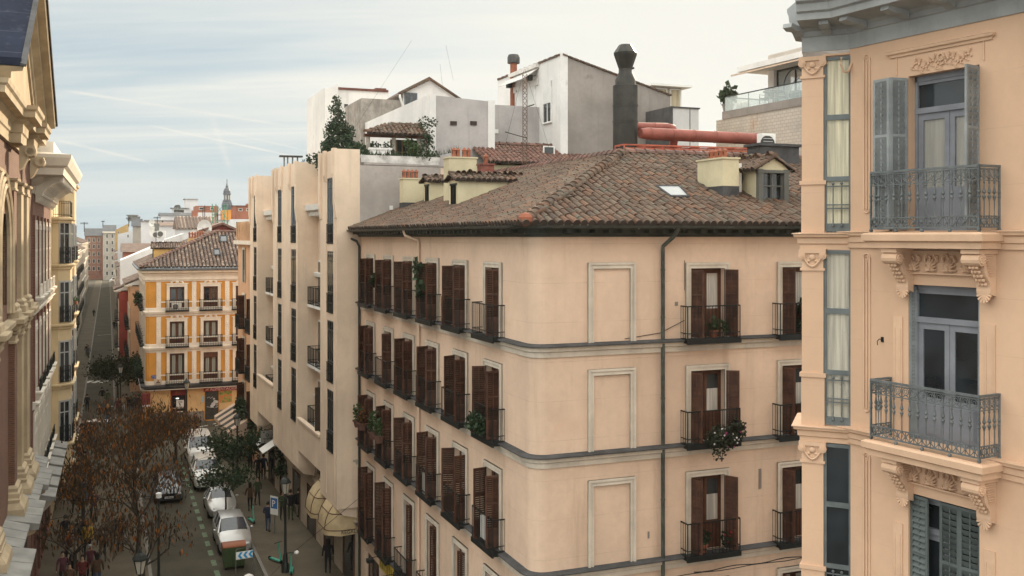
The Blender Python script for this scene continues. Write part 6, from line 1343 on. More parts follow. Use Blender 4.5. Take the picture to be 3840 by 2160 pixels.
m.box(a0-.62, a0-.5, -1.0, 14, ze-.34, ze-.12); m.build('roof', SLB, CH)
m = MB(); m.tube([(a0+1.6,3.0,ze+.95),(a0+1.35,3.0,ze+1.0)], .09, 6); m.build('roof_vent', GALV, CH)
ent = [(.003,20.3),(.2,20.3),(.22,20.62),(.3,20.66),(.32,20.95),(.55,21.05),(.58,21.12),(.98,21.16),(1.0,21.36),(1.12,21.42),(1.16,21.56),(.003,21.62)]
m = MB(); m.sweep([(-22.6, 14), (-22.6, .0), (-5.6, .0), (-5.6, 3)], [(o*.62, z) for o, z in ent]); m.build('entablature', SANDM, CH)
# side eave cornice above the near wall
m = MB(); m.sweep([(a0-.2, 14), (a0-.2, -.2)], [(.003,20.3),(.6,20.35),(1.0,20.6),(1.05,21.1),(.8,21.14),(.86,21.3),(1.0,21.36),(1.15,21.62),(1.2,21.68),(1.22,21.98),(.003,22.0)]); m.build('side_cornice', SANDM, CH)
def ressaut(x, w, o, k=1.0):
    m = MB(); m.sweep([(x-w, 0), (x-w, -o), (x+w, -o), (x+w, 0)], [(q*.62*k, z) for q, z in ent]); m.box(x-w, x+w, -o, 0, 20.32, 21.58)
    r = m.build('entablature_block', SANDM, CH)
    c = MB(); c.side([(-o,20.28),(-o-.5,20.28),(-o-.52,20.1),(-o-.35,19.95),(-o-.12,19.5),(-o,19.4)], x-.3, x+.3)
    for rr in (.2, .12): c.tube([(x-.36, -o-.36, 20.08), (x+.36, -o-.36, 20.08)], rr, 10)
    smooth_by_angle(c.build('scroll_bracket', SANDM, CH)); return r
ressaut(-15.2, 1.0, .35); ressaut(-9.6, .8, .3)
# pilasters in two orders with capitals and bases
def pilaster(x0, x1, w, zb, zt, m_=SAND, cap=True):
    m = MB(); m.box(x0, x1, -w, -.002, zb, zt); p = m.build('pilaster', m_, CH)
    if cap:
        m = MB()
        pr = [(0, zt-.45),(.05,zt-.43),(.05,zt-.36),(.02,zt-.34),(.03,zt-.14),(.12,zt-.08),(.14,zt),(0,zt+.01)]
        m.sweep([(x0, 0), (x0, -w), (x1, -w), (x1, 0)], pr); m.build('capital', SANDM, p); m = MB(); pr = [(0,zb-.02),(.16,zb),(.16,zb+.22),(.1,zb+.28),(.11,zb+.4),(.05,zb+.46),(0,zb+.5)]; m.sweep([(x0, 0), (x0, -w), (x1, -w), (x1, 0)], pr); m.build('pilaster_foot', SANDM, p)
for x0, x1, w, mm in ((-15.4,-14.4,.18,CHB), (-12.2,-11.2,.16,SAND), (-9.6,-8.4,.16,SAND), (-21.8,-20.8,.2,SAND)):
    pilaster(x0, x1, w, 14.1, 19.1, mm); pilaster(x0, x1, w+.02, 7.6, 13.6, mm)
    m = MB(); m.sweep([(x0-.1,0),(x0-.1,-w-.05),(x1+.1,-w-.05),(x1+.1,0)], [(0,13.6),(.1,13.65),(.14,13.8),(.3,13.9),(.32,14.06),(0,14.1)]); m.box(x0-.1, x1+.1, -w-.05, -.003, 13.62, 14.08); m.build('impost_block', SANDM, CH)
    m = MB(); m.sweep([(x0-.1,0),(x0-.1,-w-.05),(x1+.1,-w-.05),(x1+.1,0)], [(0,7.0),(.32,7.05),(.3,7.3),(.14,7.5),(.16,7.62),(0,7.7)]); m.box(x0-.1, x1+.1, -w-.05, -.003, 7.02, 7.66); m.build('pilaster_base', SANDM, CH)
# arched window mouldings
for i, (rr, o) in enumerate(((2.6, .05), (2.35, .09), (2.1, .13), (1.9, .05))):
    m = MB(); pts = [(-17.75-rr, -o, 14.3)]+[(-17.75-rr*math.cos(PI*k/16), -o, 16.7+rr*math.sin(PI*k/16)*.95) for k in range(17)]+[(-17.75+rr, -o, 14.3)]; m.tube(pts, .1, 6); m.build('arch_moulding', SANDM, CH)
m = MB(); m.box(-19.5, -16.0, .4, .42, 14.6, 17.8); m.build('pane', GLASS, CH)
m = MB(); m.sweep([(-24, 0), (-5.2, 0)], [(.003,13.5),(.1,13.55),(.12,13.75),(.28,13.85),(.3,14.02),(.003,14.08)]); m.build('string_course', SANDM, CH)
# lower cornice with lead covered ledges
m = MB(); m.sweep([(-24, 0), (-5.2, 0), (-5.2, 2)], [(.003,6.0),(.15,6.05),(.18,6.4),(.3,6.5),(.6,6.6),(.64,6.78),(.003,6.8)]); m.build('lower_cornice', SANDM, CH)
LEDG = mat('grey_lead_ledge', (.22, .215, .20), rough=.6, var=.25, scale=1.2, streak=.3)
for x0, x1, o, z in ((-24,-19.5,1.15,6.9), (-19.4,-16.6,.75,6.95), (-16.5,-13.2,1.05,6.92), (-13.1,-10.6,.8,6.95), (-10.5,-7.4,1.0,6.9), (-7.3,-5.2,.7,6.95)):
    m = MB(); m.side([(-.003,z+.25),(-.003,z-.25),(-o,z-.2),(-o-.03,z)], x0, x1)
    for k in range(1, 3): m.side([(-.003,z+.262),(-.003,z+.2),(-o-.03,z-.03),(-o-.035,z+.012)], x0+k*(x1-x0)/3-.03, x0+k*(x1-x0)/3+.03)
    m.build('lead_ledge', LEDG, CH)
    m = MB(); m.side([(-.003,z-.26),(-o*.9,z-.22),(-o*.88,z-.36),(-o*.5,z-.5),(-.003,z-.9)], x0+.2, x0+.65); m.build('bracket', SANDM, CH)
m = MB(); m.box(-24, -5.1, -.2, -.002, 0, 1.4); m.build('plinth', GREYB, CH)
for x in (-20.5, -15.5, -9.5):
    m = MB(); m.box(-.8, .8, -.1, -.003, 1.5, 5.6); m.box(-.6, .6, -.12, -.101, 1.6, 5.3, 1); m.build('window', [SANDM, GLASS], CH, T(x, 0, 0))
# ---------------------------------------------------------------- red brick house with huge white bracketed eave
RBK = brick_mat('red_brick_left', (.17, .06, .04), (.2, .14, .1), LW.ang, .26, .075, .3); WST = mat('white_stucco', (.62, .57, .49), var=.1, scale=.8, streak=.2, streak_col=(.4,.37,.33), fine=.05)
BH = thing('town_house', 'red brick town house with heavy white bracketed eave and tall mullioned galleries', 'building', LW.M)
b0, b1 = -4.4, 9.4; bays = [b0+1.5+i*2.6 for i in range(5)]; flo = [(14.2, 3.6), (9.8, 3.2), (5.6, 3.2)]
m = MB(); m.wall(b0, b1, 0, 19.6, [(x-.95, x+.95, z, z+h) for x in bays for z, h in flo]+[(x-.9, x+.9, .2, 4.2) for x in bays], 0, .35, 0, 1); m.quad((b0,12,0),(b0,0,0),(b0,0,19.6),(b0,12,19.6)); m.quad((b1,0,0),(b1,12,0),(b1,12,19.6),(b1,0,19.6)); m.build('wall', [RBK, DARK], BH)
m = MB(); m.sweep([(b0-.15, 12), (b0-.15, 0), (b1, 0)], [(.003,19.0),(.06,19.0),(.1,19.3),(.45,19.55),(.5,19.75),(1.35,19.8),(1.4,20.1),(1.55,20.2),(1.7,20.55),(1.72,20.7),(.003,20.95)]); m.build('eave', WST, BH)
m = MB(); m.box(b0-.15, b1, -.9, 12, 20.9, 21.4); m.build('attic_wall', WST, BH)
for i in range(16):
    m = MB(); m.side([(-.11,19.78),(-1.3,19.78),(-1.28,19.66),(-.9,19.5),(-.5,19.15),(-.25,18.7),(-.11,18.6)], -.1, .1)
    for rr, yy in ((.09,-1.2), (.08,-.35)): m.tube([(-.13,yy,19.62 if yy < -1 else 18.95),(.13,yy,19.62 if yy < -1 else 18.95)], rr, 8)
    m.build('eave_bracket', WST, BH, T(b0+.4+i*.86, 0, 0))
for x in bays:
    for z, h in flo:
        m = MB()
        for k in range(4): m.box(x-.95+k*.6, x-.85+k*.6, -.06, .1, z, z+h)
        for zz in (0, .9, 2.1, h-.12): m.box(x-.85, x+.95, -.04, .08, z+zz, z+zz+.1)
        for k in range(3):
            pts = [(x-.9+k*.6+.3-.25*math.cos(PI*j/8), -.05, z+h-.45+.28*math.sin(PI*j/8)) for j in range(9)]; m.tube(pts, .04, 4)
        w = m.build('window', WST, BH); m = MB(); m.box(x-.93, x+.93, .12, .13, z, z+h); m.build('pane', GLASS, w)
        m = MB(); m.sweep([(x-.8,0),(x-.8,-.28),(x+.8,-.28),(x+.8,0)], [(0,z-.36),(.02,z-.3),(.08,z-.18),(.12,z-.15),(.14,z-.05),(0,z-.02)]); m.box(x-.8, x+.8, -.28, -.003, z-.35, z-.03)
        for s in (-.6, .6): m.side([(-.003,z-.37),(-.26,z-.37),(-.2,z-.55),(-.003,z-.85)], x+s-.12, x+s+.12)
        bo = m.build('balcony', WST, BH)
        m = MB(); m.box(x-.78, x+.78, -.3, -.25, z+.5, z+.56)
        for k in range(9): m.lathe([(.03,z),(.045,z+.2),(.025,z+.4),(.04,z+.5)], 6, x-.72+k*.18, -.27)
        m.build('balustrade', IRON if z < 14 else WST, bo)  # lower balustrades coloured black to stand for the shade down there
    for zt in (18.0, 13.3): m = MB(); m.box(x-1.3, x-1.1, -.1, -.002, 9.3 if zt < 14 else 13.8, zt); m.build('pilaster', RBK, BH)
for z in (13.35, 9.0): m = MB(); m.sweep([(b0, 0), (b1, 0)], [(.003,z),(.12,z+.05),(.14,z+.25),(.3,z+.32),(.003,z+.38)]); m.build('string_course', WST, BH)
for i, x in enumerate([b0+.8+i*2.3 for i in range(6)]):
    m = MB(); o = .95; m.side([(-.003,5.2),(-.003,4.75),(-o,4.8),(-o-.02,4.95)], x-.9, x+.9); m.build('lead_ledge', LEDG, BH); m = MB(); m.side([(-.003,4.74),(-o*.9,4.78),(-o*.8,4.5),(-.003,3.7)], x-.25, x+.25); m.build('bracket', WST, BH)
MB().box(b0, b1, .0, 12, 19.61, 20.89).build('attic', WST, BH)
# ---------------------------------------------------------------- cream house with polygonal bay towers
CBH = thing('town_house', 'cream town house with polygonal bay towers, scrolled iron balconies and flower pots', 'building', LW.M)
CYL = mat('cream_yellow_stucco', (.58, .455, .28), var=.12, scale=.6, streak=.2, streak_col=(.4,.31,.18), fine=.05); c0, c1 = 9.5, 27.0
m = MB(); m.wall(c0, c1, 0, 20.2, [(15.2,16.4,z,z+2.5) for z in (4.6,8.2,11.8,15.4)]+[(24.4,25.6,z,z+2.5) for z in (4.6,8.2,11.8,15.4)], 0, .25, 0, 1); m.quad((c0,12,0),(c0,0,0),(c0,0,20.2),(c0,12,20.2)); m.quad((c1,0,0),(c1,12,0),(c1,12,20.2),(c1,0,20.2)); m.quad((c0,0,20.2),(c1,0,20.2),(c1,12,20.2),(c0,12,20.2)); m.build('wall', [CYL, DARK], CBH)
m = MB(); m.sweep([(c0, 6), (c0, 0), (c1, 0)], [(.003,19.6),(.08,19.65),(.1,19.9),(.4,20.0),(.45,20.2),(.003,20.3)]); m.build('cornice', CYL, CBH)
def scroll_panel(mb, w, h):
    for z in (0, h): mb.box(-w/2, w/2, -.03, 0, z, z+.04)
    for i in range(3):
        for s in (-1, 1):
            cx = (-.5+(i+.5)/3)*w; ring(mb, (cx, -.015, h*.28), w*.11, (1,0,0), (0,0,1), .014, 10, 4); ring(mb, (cx+s*w*.05, -.015, h*.7), w*.1, (1,0,0), (0,0,1), .014, 10, 4)
        mb.bar((cx,-.015,0), (cx,-.015,h), .02)
    for s in (-1, 1): mb.bar((s*w/2,-.015,0), (s*w/2,-.015,h), .035)
def baytower(x0, x1, pr, zt, zb=2.7):
    q = .55; poly = [(x0, 0), (x0, -.35), (x0+q, -pr), (x1-q, -pr), (x1, -.35), (x1, 0)]
    m = MB(); m.prism([(p[0], p[1]) for p in poly], zb, zt); bt = m.build('bay_tower', CYL, CBH)
    for z in (zb, 4.3, 7.9, 11.5, 15.1, zt-.3):
        m = MB(); m.sweep(poly, [(.003,z-.1),(.08,z-.06),(.1,z+.06),(.2,z+.12),(.22,z+.22),(.003,z+.26)]); m.build('string_course', CYL, bt)
    m = MB(); m.prism([(p[0], p[1]*.8) for p in poly], zb-.6, zb-.1); m.build('corbel', CYL, bt)
    faces = [(poly[i], poly[i+1]) for i in (1, 2, 3)]+[((x0, -.02), (x0, -.35))]
    for z in (4.65, 8.25, 11.85, 15.4):
        if z+2.5 > zt: continue
        for (p, r) in faces[:3]:
            P, R_ = V((p[0], p[1])), V((r[0], r[1])); L = (R_-P).length; mid = (P+R_)/2; ang = math.atan2(R_.y-P.y, R_.x-P.x); w = min(1.0, L*.7); n = 1 if L < 1.6 else 2
            for k in range(n):
                off = (k-(n-1)/2)*L/n; M = T(mid.x, mid.y, z, ang) @ T(off, 0, 0)
                m = MB(); m.box(-w/2-.08, -w/2, -.05, -.002, 0, 2.4); m.box(w/2, w/2+.08, -.05, -.002, 0, 2.4); m.box(-w/2-.08, w/2+.08, -.05, -.002, 2.4, 2.5); m.box(-.03, .03, -.03, -.012, 0, 2.4); m.box(-w/2, w/2, -.03, -.012, 1.75, 1.82)
                wi = m.build('window', GREYW, bt); wi.matrix_local = M
                g_ = MB(); g_.box(-w/2, w/2, -.012, -.004, 0, 2.4); g_.build('pane', GLASS, bt, M)
                s_ = MB(); scroll_panel(s_, w+.1, .95); s_.build('railing', IRON, bt, M @ T(0, -.09, 0))
    return bt
# the facet towards the camera carries the widest window
bt = baytower(10.4, 14.4, 1.0, 18.2); baytower(18.6, 22.6, .95, 20.6)
m = MB()
for p, r in (((10.4,-.1),(10.4,-.35)), ((10.4,-.35),(10.95,-1.0)), ((10.95,-1.0),(13.85,-1.0)), ((13.85,-1.0),(14.4,-.35))):
    n = max(2, int(math.hypot(r[0]-p[0], r[1]-p[1])/.12))
    for k in range(n+1): m.bar((p[0]+(r[0]-p[0])*k/n, p[1]+(r[1]-p[1])*k/n, 18.2), (p[0]+(r[0]-p[0])*k/n, p[1]+(r[1]-p[1])*k/n, 19.15), .018)
    m.bar((*p,19.15), (*r,19.15), .04); m.bar((*p,18.35), (*r,18.35), .03)
m.build('terrace_railing', IRON, CBH)
for z in (4.6, 8.2, 11.8, 15.4):
    for x in (15.8, 25.0): ywin(CBH, T(x, 0, z), 2.5, 1.2, False, CYL, curt=False, key='cb'); ybal(CBH, T(x, 0, z), 2.0, .6, 'cb')
fb = LW.p(16.6, -.75, 11.8); fx = thing('flower_box', 'yellow green plant hanging from an iron balcony of the cream bay house', 'plant', T(*fb)); m = MB(); m.box(-.5,.5,-.12,.12,.75,.95); m.build('box', TERRA, fx); l = MB(); leaf_cloud(l, [((0,0,1.0),.6,.25,.3)], 160, .14, RD); l.build('foliage', GREEN, fx)
# further houses on the left of the narrow street
LB = V((-23.7, 49.9))
for i, (a, b, o, z, mm, rows, lab) in enumerate(((27.1, 38, -.2, 17.5, WST, (4.2, 7.8, 11.4, 14.6), 'sunlit white house following the cream bay house on the left'), (38.1, 52, -1.2, 15.2, BEI, (4.2, 7.6, 11), 'beige house with dark balconies after the sunlit white one'), (52.1, 75, -.6, 14.6, CYL, (4, 7.4, 10.8), 'yellowish house in the middle of the left row'), (75.1, 110, -1.2, 15, GRYB, (4, 7.4, 10.8), 'grey shaded house in the middle of the left row'), (110.1, 160, -1.6, 14.5, BEI, (4, 7.4, 10.8), 'long beige house on the left before the far crossing'), (160.1, 225, -2.2, 15.5, GRYB, (4, 7.4, 10.8), 'long grey house far down the left row'), (225.1, 310, -3, 15, BEI, (4, 7.4, 10.8), 'last house of the left row near the street end'))):
    street_house(lab, a, b, o, z, mm, rows, 3.2 if i < 3 else 4.8, i < 5, base=LB, side=-1)
# ---------------------------------------------------------------- street surface
def strip(name, n0, n1, t0, t1, z, m_, zb=None):
    b = MB(); q = [street(t0, n0, z), street(t0, n1, z), street(t1, n1, z), street(t1, n0, z)]
    if zb is None: b.add(q, [(0,1,2,3)])
    else: b.add([V((p.x, p.y, zb)) for p in q]+q, [(4,5,6,7),(0,1,5,4),(1,2,6,5),(2,3,7,6),(3,0,4,7)])
    return tag(b.build(name, m_), kind='structure')
strip('right_pavement', -3.7, .2, -12, 60, .14, PAVE, -.02); strip('left_pavement', -15.5, -9.2, -12, 52, .14, PAVE, -.02); strip('left_pavement', -15.5, -13.5, 52.5, 390, .14, PAVE, -.02); strip('right_pavement', -10.4, -7.5, 72, 390, .14, PAVE, -.02)
KERB = mat('granite_kerb', (.2, .185, .165), var=.2, scale=2)
strip('kerb', -3.86, -3.7, -12, 60, .15, KERB, -.02); strip('kerb', -9.2, -9.04, -12, 52, .15, KERB, -.02); strip('kerb', -13.5, -13.35, 52.5, 390, .15, KERB, -.02); strip('kerb', -10.55, -10.4, 72, 390, .15, KERB, -.02)
m = MB()
for i in range(24):
    t = 12+i*1.75; m.add([street(t,-6.1,.006), street(t,-5.85,.006), street(t+.95,-5.85,.006), street(t+.95,-6.1,.006)], [(0,1,2,3)])
tag(m.build('lane_marking', GPAINT), kind='structure')
m = MB()
for u in (333, 361, 390): p = gnd(u, 1432); m.add([p+V((-.28,-.9,.006)), p+V((.28,-.9,.006)), p+V((.28,.9,.006)), p+V((-.28,.9,.006))], [(0,1,2,3)])
for u0, v0, u1, v1 in ((365, 1258, 425, 1253), (330, 1383, 350, 1381), (405, 1524, 442, 1524), (800, 1590, 862, 1578), (808, 1596, 864, 1583), (832, 1601, 866, 1592), (750, 1600, 780, 1595)):
    a, b = gnd(u0, v0), gnd(u1, v1); w = .16; m.add([a+V((0,-w,.007)), b+V((0,-w,.007)), b+V((0,w,.007)), a+V((0,w,.007))], [(0,1,2,3)])
a = gnd(340, 1578); b = gnd(360, 1570)
for u in (350, 392, 428): p = gnd(u, 1577); m.add([p+V((-.5,-.7,.007)), p+V((.5,-.7,.007)), p+V((0,1.5,.007))], [(0,1,2)])
tag(m.build('road_marking', PAINT), kind='structure')
# wet pavement reflections are left to the renderer: slightly glossy worn strip
# ---------------------------------------------------------------- people
def person_mesh(key, arm, stride, lean=0.0, wide=1.0):
    """one continuous skinned body; stride > 0 walks, arm = swing"""
    bm = bmesh.new(); sk = bm.verts.layers.skin.verify(); vs = {}
    def v(n, p, r, par=None):
        x = bm.verts.new(p); x[sk].radius = (r, r) if not isinstance(r, tuple) else r; vs[n] = x
        if par: bm.edges.new((vs[par], x))
        return x
    v('pel', (0,0,.95), (.17*wide,.12)); vs['pel'][sk].use_root = True
    v('sp', (0,-lean*.3,1.15), (.155*wide,.115), 'pel'); v('ch', (0,-lean*.7,1.34), (.175*wide,.12), 'sp'); v('nk', (0,-lean,1.49), .062, 'ch'); v('jaw', (0,-lean-.025,1.565), .072, 'nk'); v('hd', (0,-lean-.015,1.64), .092, 'jaw'); v('top', (0,-lean-.005,1.71), .07, 'hd'); v('nose', (0,-lean-.115,1.61), .014, 'hd')
    for s, n in ((-1, 'l'), (1, 'r')):
        ph = s*stride
        v(n+'hip', (s*.09, -.02*ph, .88), .1, 'pel'); v(n+'kn', (s*.1, -.16*ph-.03, .5), .065, n+'hip'); v(n+'an', (s*.1, -.34*ph+(.06 if ph < 0 else 0), .1+(.05 if ph < 0 else 0)), .042, n+'kn'); v(n+'he', (s*.1, -.36*ph+.03, .045), .04, n+'an'); v(n+'to', (s*.12, -.36*ph-.17, .035), .034, n+'he')
        a = -s*arm if isinstance(arm, float) else arm[0 if s < 0 else 1]
        if isinstance(a, tuple): el, wr = a; el = V((s*el[0], el[1], el[2])); wr = V((s*wr[0], wr[1], wr[2]))
        else: el = V((s*.26, -.14*a+.03, 1.12)); wr = V((s*.27, -.34*a-.06, .9))
        v(n+'sh', (s*.185*wide, -lean*.8, 1.41), .07, 'ch'); v(n+'el', el, .05, n+'sh'); v(n+'wr', wr, .034, n+'el'); d = (wr-el).normalized(); pm = wr+d*.06; v(n+'pa', pm, (.032,.02), n+'wr')
        sd_ = V((0,1,0)) if abs(d.y) < .8 else V((1,0,0))
        for k in range(4):
            o = sd_*(k-1.5)*.018; L = (.07,.082,.078,.06)[k]; v(n+'f%d' % k, pm+o+d*.03, .0095, n+'pa'); v(n+'g%d' % k, pm+o+d*L+V((-s*.012,0,0)), .008, n+'f%d' % k)
        v(n+'th', wr+d*.035-sd_*.035, .011, n+'pa'); v(n+'ti', wr+d*.075-sd_*.05, .009, n+'th')
    me = bpy.data.meshes.new(key); bm.to_mesh(me); bm.free(); o = bpy.data.objects.new(key, me); C.objects.link(o)
    md = o.modifiers.new('skin', 'SKIN'); md.use_smooth_shade = True; md.branch_smoothing = .4; sb = o.modifiers.new('sub', 'SUBSURF'); sb.levels = 1
    bpy.context.view_layer.update(); me2 = bpy.data.meshes.new_from_object(o.evaluated_get(bpy.context.evaluated_depsgraph_get())); bpy.data.objects.remove(o)
    for _ in range(4): me2.materials.append(None)
    hands = [vs_ for vs_ in ()]
    hp = [V(p) for p in HANDS[key]] if key in HANDS else []
    for p in me2.polygons:
        c = p.center; r = math.hypot(c.x, c.y)
        if c.z > 1.475 and r < .2: k = 0
        elif c.z < .09: k = 3
        elif c.z < .8 and abs(c.x) < .235: k = 2
        elif abs(c.x) > .2 and c.z < .87: k = 0
        else: k = 1
        p.material_index = k; p.use_smooth = True
    me2.name = 'person_body'; return me2
HANDS = {}
SKIN = mat('skin', (.42, .25, .17), rough=.6, var=.08, bump=0); SHOE = mat('dark_shoe', (.02,.018,.016), bump=0)
POSES = [person_mesh('w1', .8, .75, .03), person_mesh('w2', -.7, -.7, .02), person_mesh('s1', .15, .12), person_mesh('s2', (((.27,.0,1.15),(.1,-.26,1.2)), ((.26,.04,1.12),(.27,-.04,.88))), .1, .02), person_mesh('s3', (((.26,.02,1.13),(.08,-.22,1.02)), ((.26,.02,1.13),(.08,-.22,1.02))), .3, .04, 1.1)]
def hair_mb(long_):
    m = MB(); n = 12; vs = []; rows = [(0.0,.098),(.5,.092),(1.0,.08),(1.45,.055)]
    prof = [(.101, 1.60 if not long_ else 1.44), (.107, 1.66), (.098, 1.71), (.07, 1.765), (.02, 1.79)]
    vs = []
    for r, z in prof:
        for k in range(n):
            t = PI*(-.12+1.24*k/(n-1)) if z < 1.7 else 2*PI*k/n; vs.append((r*math.cos(t), r*math.sin(t)*1.05-.012, z))
    fs = [(i*n+k, i*n+k+1, (i+1)*n+k+1, (i+1)*n+k) for i in range(len(prof)-1) for k in range(n-1)]; fs += [tuple((len(prof)-1)*n+k for k in range(n))]
    m.add(vs, fs); return m
HAIRS = [MESH('hair_short', lambda: hair_mb(False), mat('brown_hair', (.03,.02,.014), bump=0)), MESH('hair_long', lambda: hair_mb(True), mat('dark_hair', (.02,.014,.012), bump=0))]
for h_ in HAIRS: h_.polygons.foreach_set('use_smooth', [True]*len(h_.polygons))
CLO = {}
def cloth(name, c): 
    if name not in CLO: CLO[name] = mat(name+'_cloth', c, rough=.9, var=.2, scale=5, bump=0)
    return CLO[name]
COL = dict(black=(.016,.016,.018), navy=(.02,.026,.05), grey=(.10,.10,.10), brown=(.09,.05,.03), red=(.11,.025,.022), yellow=(.4,.27,.03), green=(.045,.06,.03), white=(.5,.48,.48), beige=(.3,.24,.17), denim=(.05,.07,.12), plum=(.09,.03,.04), blue=(.05,.10,.2))
def person(pos, face, pose, coat, legs, label, hair=0, hairc=None, h=1.0, group=None):
    p = thing('person', label, 'person', T(pos.x, pos.y, pos.z, face, h), group)
    b = link('body', POSES[pose], p)
    for i, m_ in enumerate((SKIN, cloth(coat, COL[coat]), cloth(legs, COL[legs]), SHOE)): b.material_slots[i].link = 'OBJECT'; b.material_slots[i].material = m_
    x = link('hair', HAIRS[hair], b)
    if hairc: x.material_slots[0].link = 'OBJECT'; x.material_slots[0].material = cloth(hairc[0], hairc[1])
    return p
FWD = DF.ang; AWAY = DF.ang+PI     # facing the camera along the street / walking away
GREYH = ('grey_hair', (.4,.39,.37)); BLOND = ('fair_hair', (.3,.22,.12))
PP = [ # u, foot v, facing, pose, coat, legs, label, hair
 (372,1590,FWD,0,'black','beige','person in a dark jacket and beige trousers walking towards us beside a white hump mark',0),
 (404,1590,FWD,1,'black','denim','person in dark jacket with pale scarf walking right of the beige trousered one',1,BLOND),
 (383,1516,AWAY,1,'black','beige','person in black jacket walking away up the middle of the narrow street',0),
 (402,1528,AWAY,0,'green','brown','person in green jacket walking away beside the black jacketed one',0),
 (327,1544,AWAY,2,'black','black','dark dressed person alone on the left edge of the narrow roadway',0),
 (326,1338,FWD,2,'black','black','dark dressed person on the far left pavement beyond the crossing squares',0),
 (331,1345,FWD,0,'grey','black','grey coated person on the far left pavement beyond the crossing squares',1),
 (462,1550,FWD,2,'beige','white','person in beige top and white skirt beside the ochre corner',1),
 (474,1546,AWAY,0,'brown','black','brown coated person right of the white skirted one',0),
 (490,1552,FWD,3,'black','denim','person in black coat and jeans in the group by the ochre corner',1),
 (503,1548,FWD,2,'green','black','green coated person in the group by the ochre corner',0),
 (517,1550,AWAY,2,'navy','black','navy coated person in the group by the ochre corner',0),
 (528,1556,FWD,4,'brown','denim','brown coated person nearest the ochre corner wall',1),
 (440,1560,FWD,2,'plum','black','plum coated person left of the white skirted one at the kerb',0),
 (428,1236,AWAY,0,'black','black','left one of two dark walkers far up the right pavement',0),
 (437,1240,AWAY,1,'navy','black','right one of two dark walkers far up the right pavement',0),
 (352,1190,FWD,0,'black','black','lone dark walker very far up the street in the pale strip of light',0),
 (470,1415,FWD,3,'white','denim','person in white jacket and jeans under the dark green street tree',1),
 (483,1420,AWAY,2,'blue','black','blue coated person under the dark green street tree',0),
 (287,1668,AWAY,2,'white','grey','person in white jacket beside the base of the cream bay house',1),
 (328,1650,FWD,3,'brown','black','person in rusty brown coat near the end of the left pavement',0),
 (312,1655,FWD,2,'black','black','dark coated person left of the rusty brown one',0),
 (345,1668,AWAY,0,'black','denim','dark coated person right of the rusty brown one',0),
 (300,1760,FWD,0,'black','grey','black coated walker on the left pavement under the brown crowns',1),
 (322,1790,AWAY,1,'brown','black','brown coated walker on the left pavement under the brown crowns',0),
 (290,1830,FWD,2,'grey','black','grey coated walker close to the brick house under the trees',0),
 (345,1850,FWD,3,'black','black','black coated stroller at the kerb under the trees',0),
 (315,1905,AWAY,0,'navy','denim','navy jacketed walker in jeans on the left pavement',0),
 (285,1930,FWD,1,'black','black','black dressed walker passing close to the church corner',1),
 (350,1960,FWD,4,'plum','black','plum coated walker in the left crowd',1),
 (423,2056,FWD,4,'grey','black','person with white woolly hat and grey coat near the kerb',0,('white_hat',(.6,.58,.55))),
 (452,2075,FWD,2,'black','black','black coated person right of the white hatted one',0),
 (328,2090,AWAY,1,'yellow','black','person in yellow jacket in the left crowd',0),
 (300,2075,FWD,0,'black','grey','black coated person beside the yellow jacket',0),
 (258,2125,FWD,2,'red','black','person in red coat in the left crowd below the ledges',1),
 (272,2140,FWD,3,'brown','black','brown coated person beside the red coat in the left crowd',0),
 (280,2175,FWD,0,'beige','black','white haired person in beige coat in the left crowd',0,GREYH),
 (338,2185,FWD,2,'plum','black','grey haired person in plum coat in the left crowd',0,GREYH),
 (236,2215,FWD,2,'plum','black','plum coated person at the left rim of the crowd',0),
 (310,2230,FWD,4,'red','black','red coated person lowest in the left crowd',1),
 (262,2260,FWD,1,'brown','black','brown coated person lowest at the left rim of the crowd',0),
 (365,2220,AWAY,2,'brown','denim','brown coated person at the right rim of the left crowd',1),
 (245,2060,AWAY,0,'black','black','dark walker beside the lead ledges at the back of the left crowd',0),
 (385,2120,FWD,1,'black','grey','dark walker with grey trousers between the crowd and the white hat',1),
 (938,1776,FWD,3,'black','black','dark coated person carrying something pale on the right pavement',1),
 (968,1812,FWD,2,'black','black','left one of two tall dark figures below the white shop awnings',0),
 (988,1806,AWAY,2,'navy','black','right one of two tall dark figures below the white shop awnings',0),
 (902,1714,AWAY,0,'navy','denim','navy walker on the right pavement next to the street lamp by the striped awning',0),
 (938,1921,AWAY,1,'brown','black','brown coated person on the right pavement beside the beetle shaped car',1),
 (965,1900,FWD,0,'green','black','green coated walker right of the brown coated one',0),
 (1005,2002,AWAY,4,'navy','denim','person in blue jacket near the parking sign',0),
 (1060,1958,FWD,3,'green','black','left one of three people by the classic street lamp',0),
 (1090,1958,AWAY,2,'black','green','middle one of three people by the classic street lamp',0),
 (1120,1952,AWAY,0,'black','beige','person in black jacket and pale trousers close to the stone facade',0),
 (1088,1870,FWD,2,'green','black','green coated person beside the ivy covered shop corner',1),
 (1230,2160,AWAY,2,'black','black','long haired person in dark quilted coat alone below the striped gift shop awnings',1),
 (652,1622,AWAY,2,'black','black','dark figure standing by the red shop door of the ochre building',0),
 (690,1618,FWD,3,'navy','black','navy figure standing right of the red shop door',1),
 (735,1628,FWD,2,'brown','black','brown coated figure at the steel shutter of the grocery',0),
]
for q in PP:
    p = gnd(q[0], q[1]); on = (p.x*.9266+p.y*.376-11.08); z = .14 if (on > -3.7 or on < -9.2) and p.y < 80 else .0
    person(V((p.x, p.y, z)), q[2]+RD.uniform(-.35, .35), q[3], q[4], q[5], q[6], q[7], q[8] if len(q) > 8 else None, RD.uniform(.96, 1.05), 'people in the street')
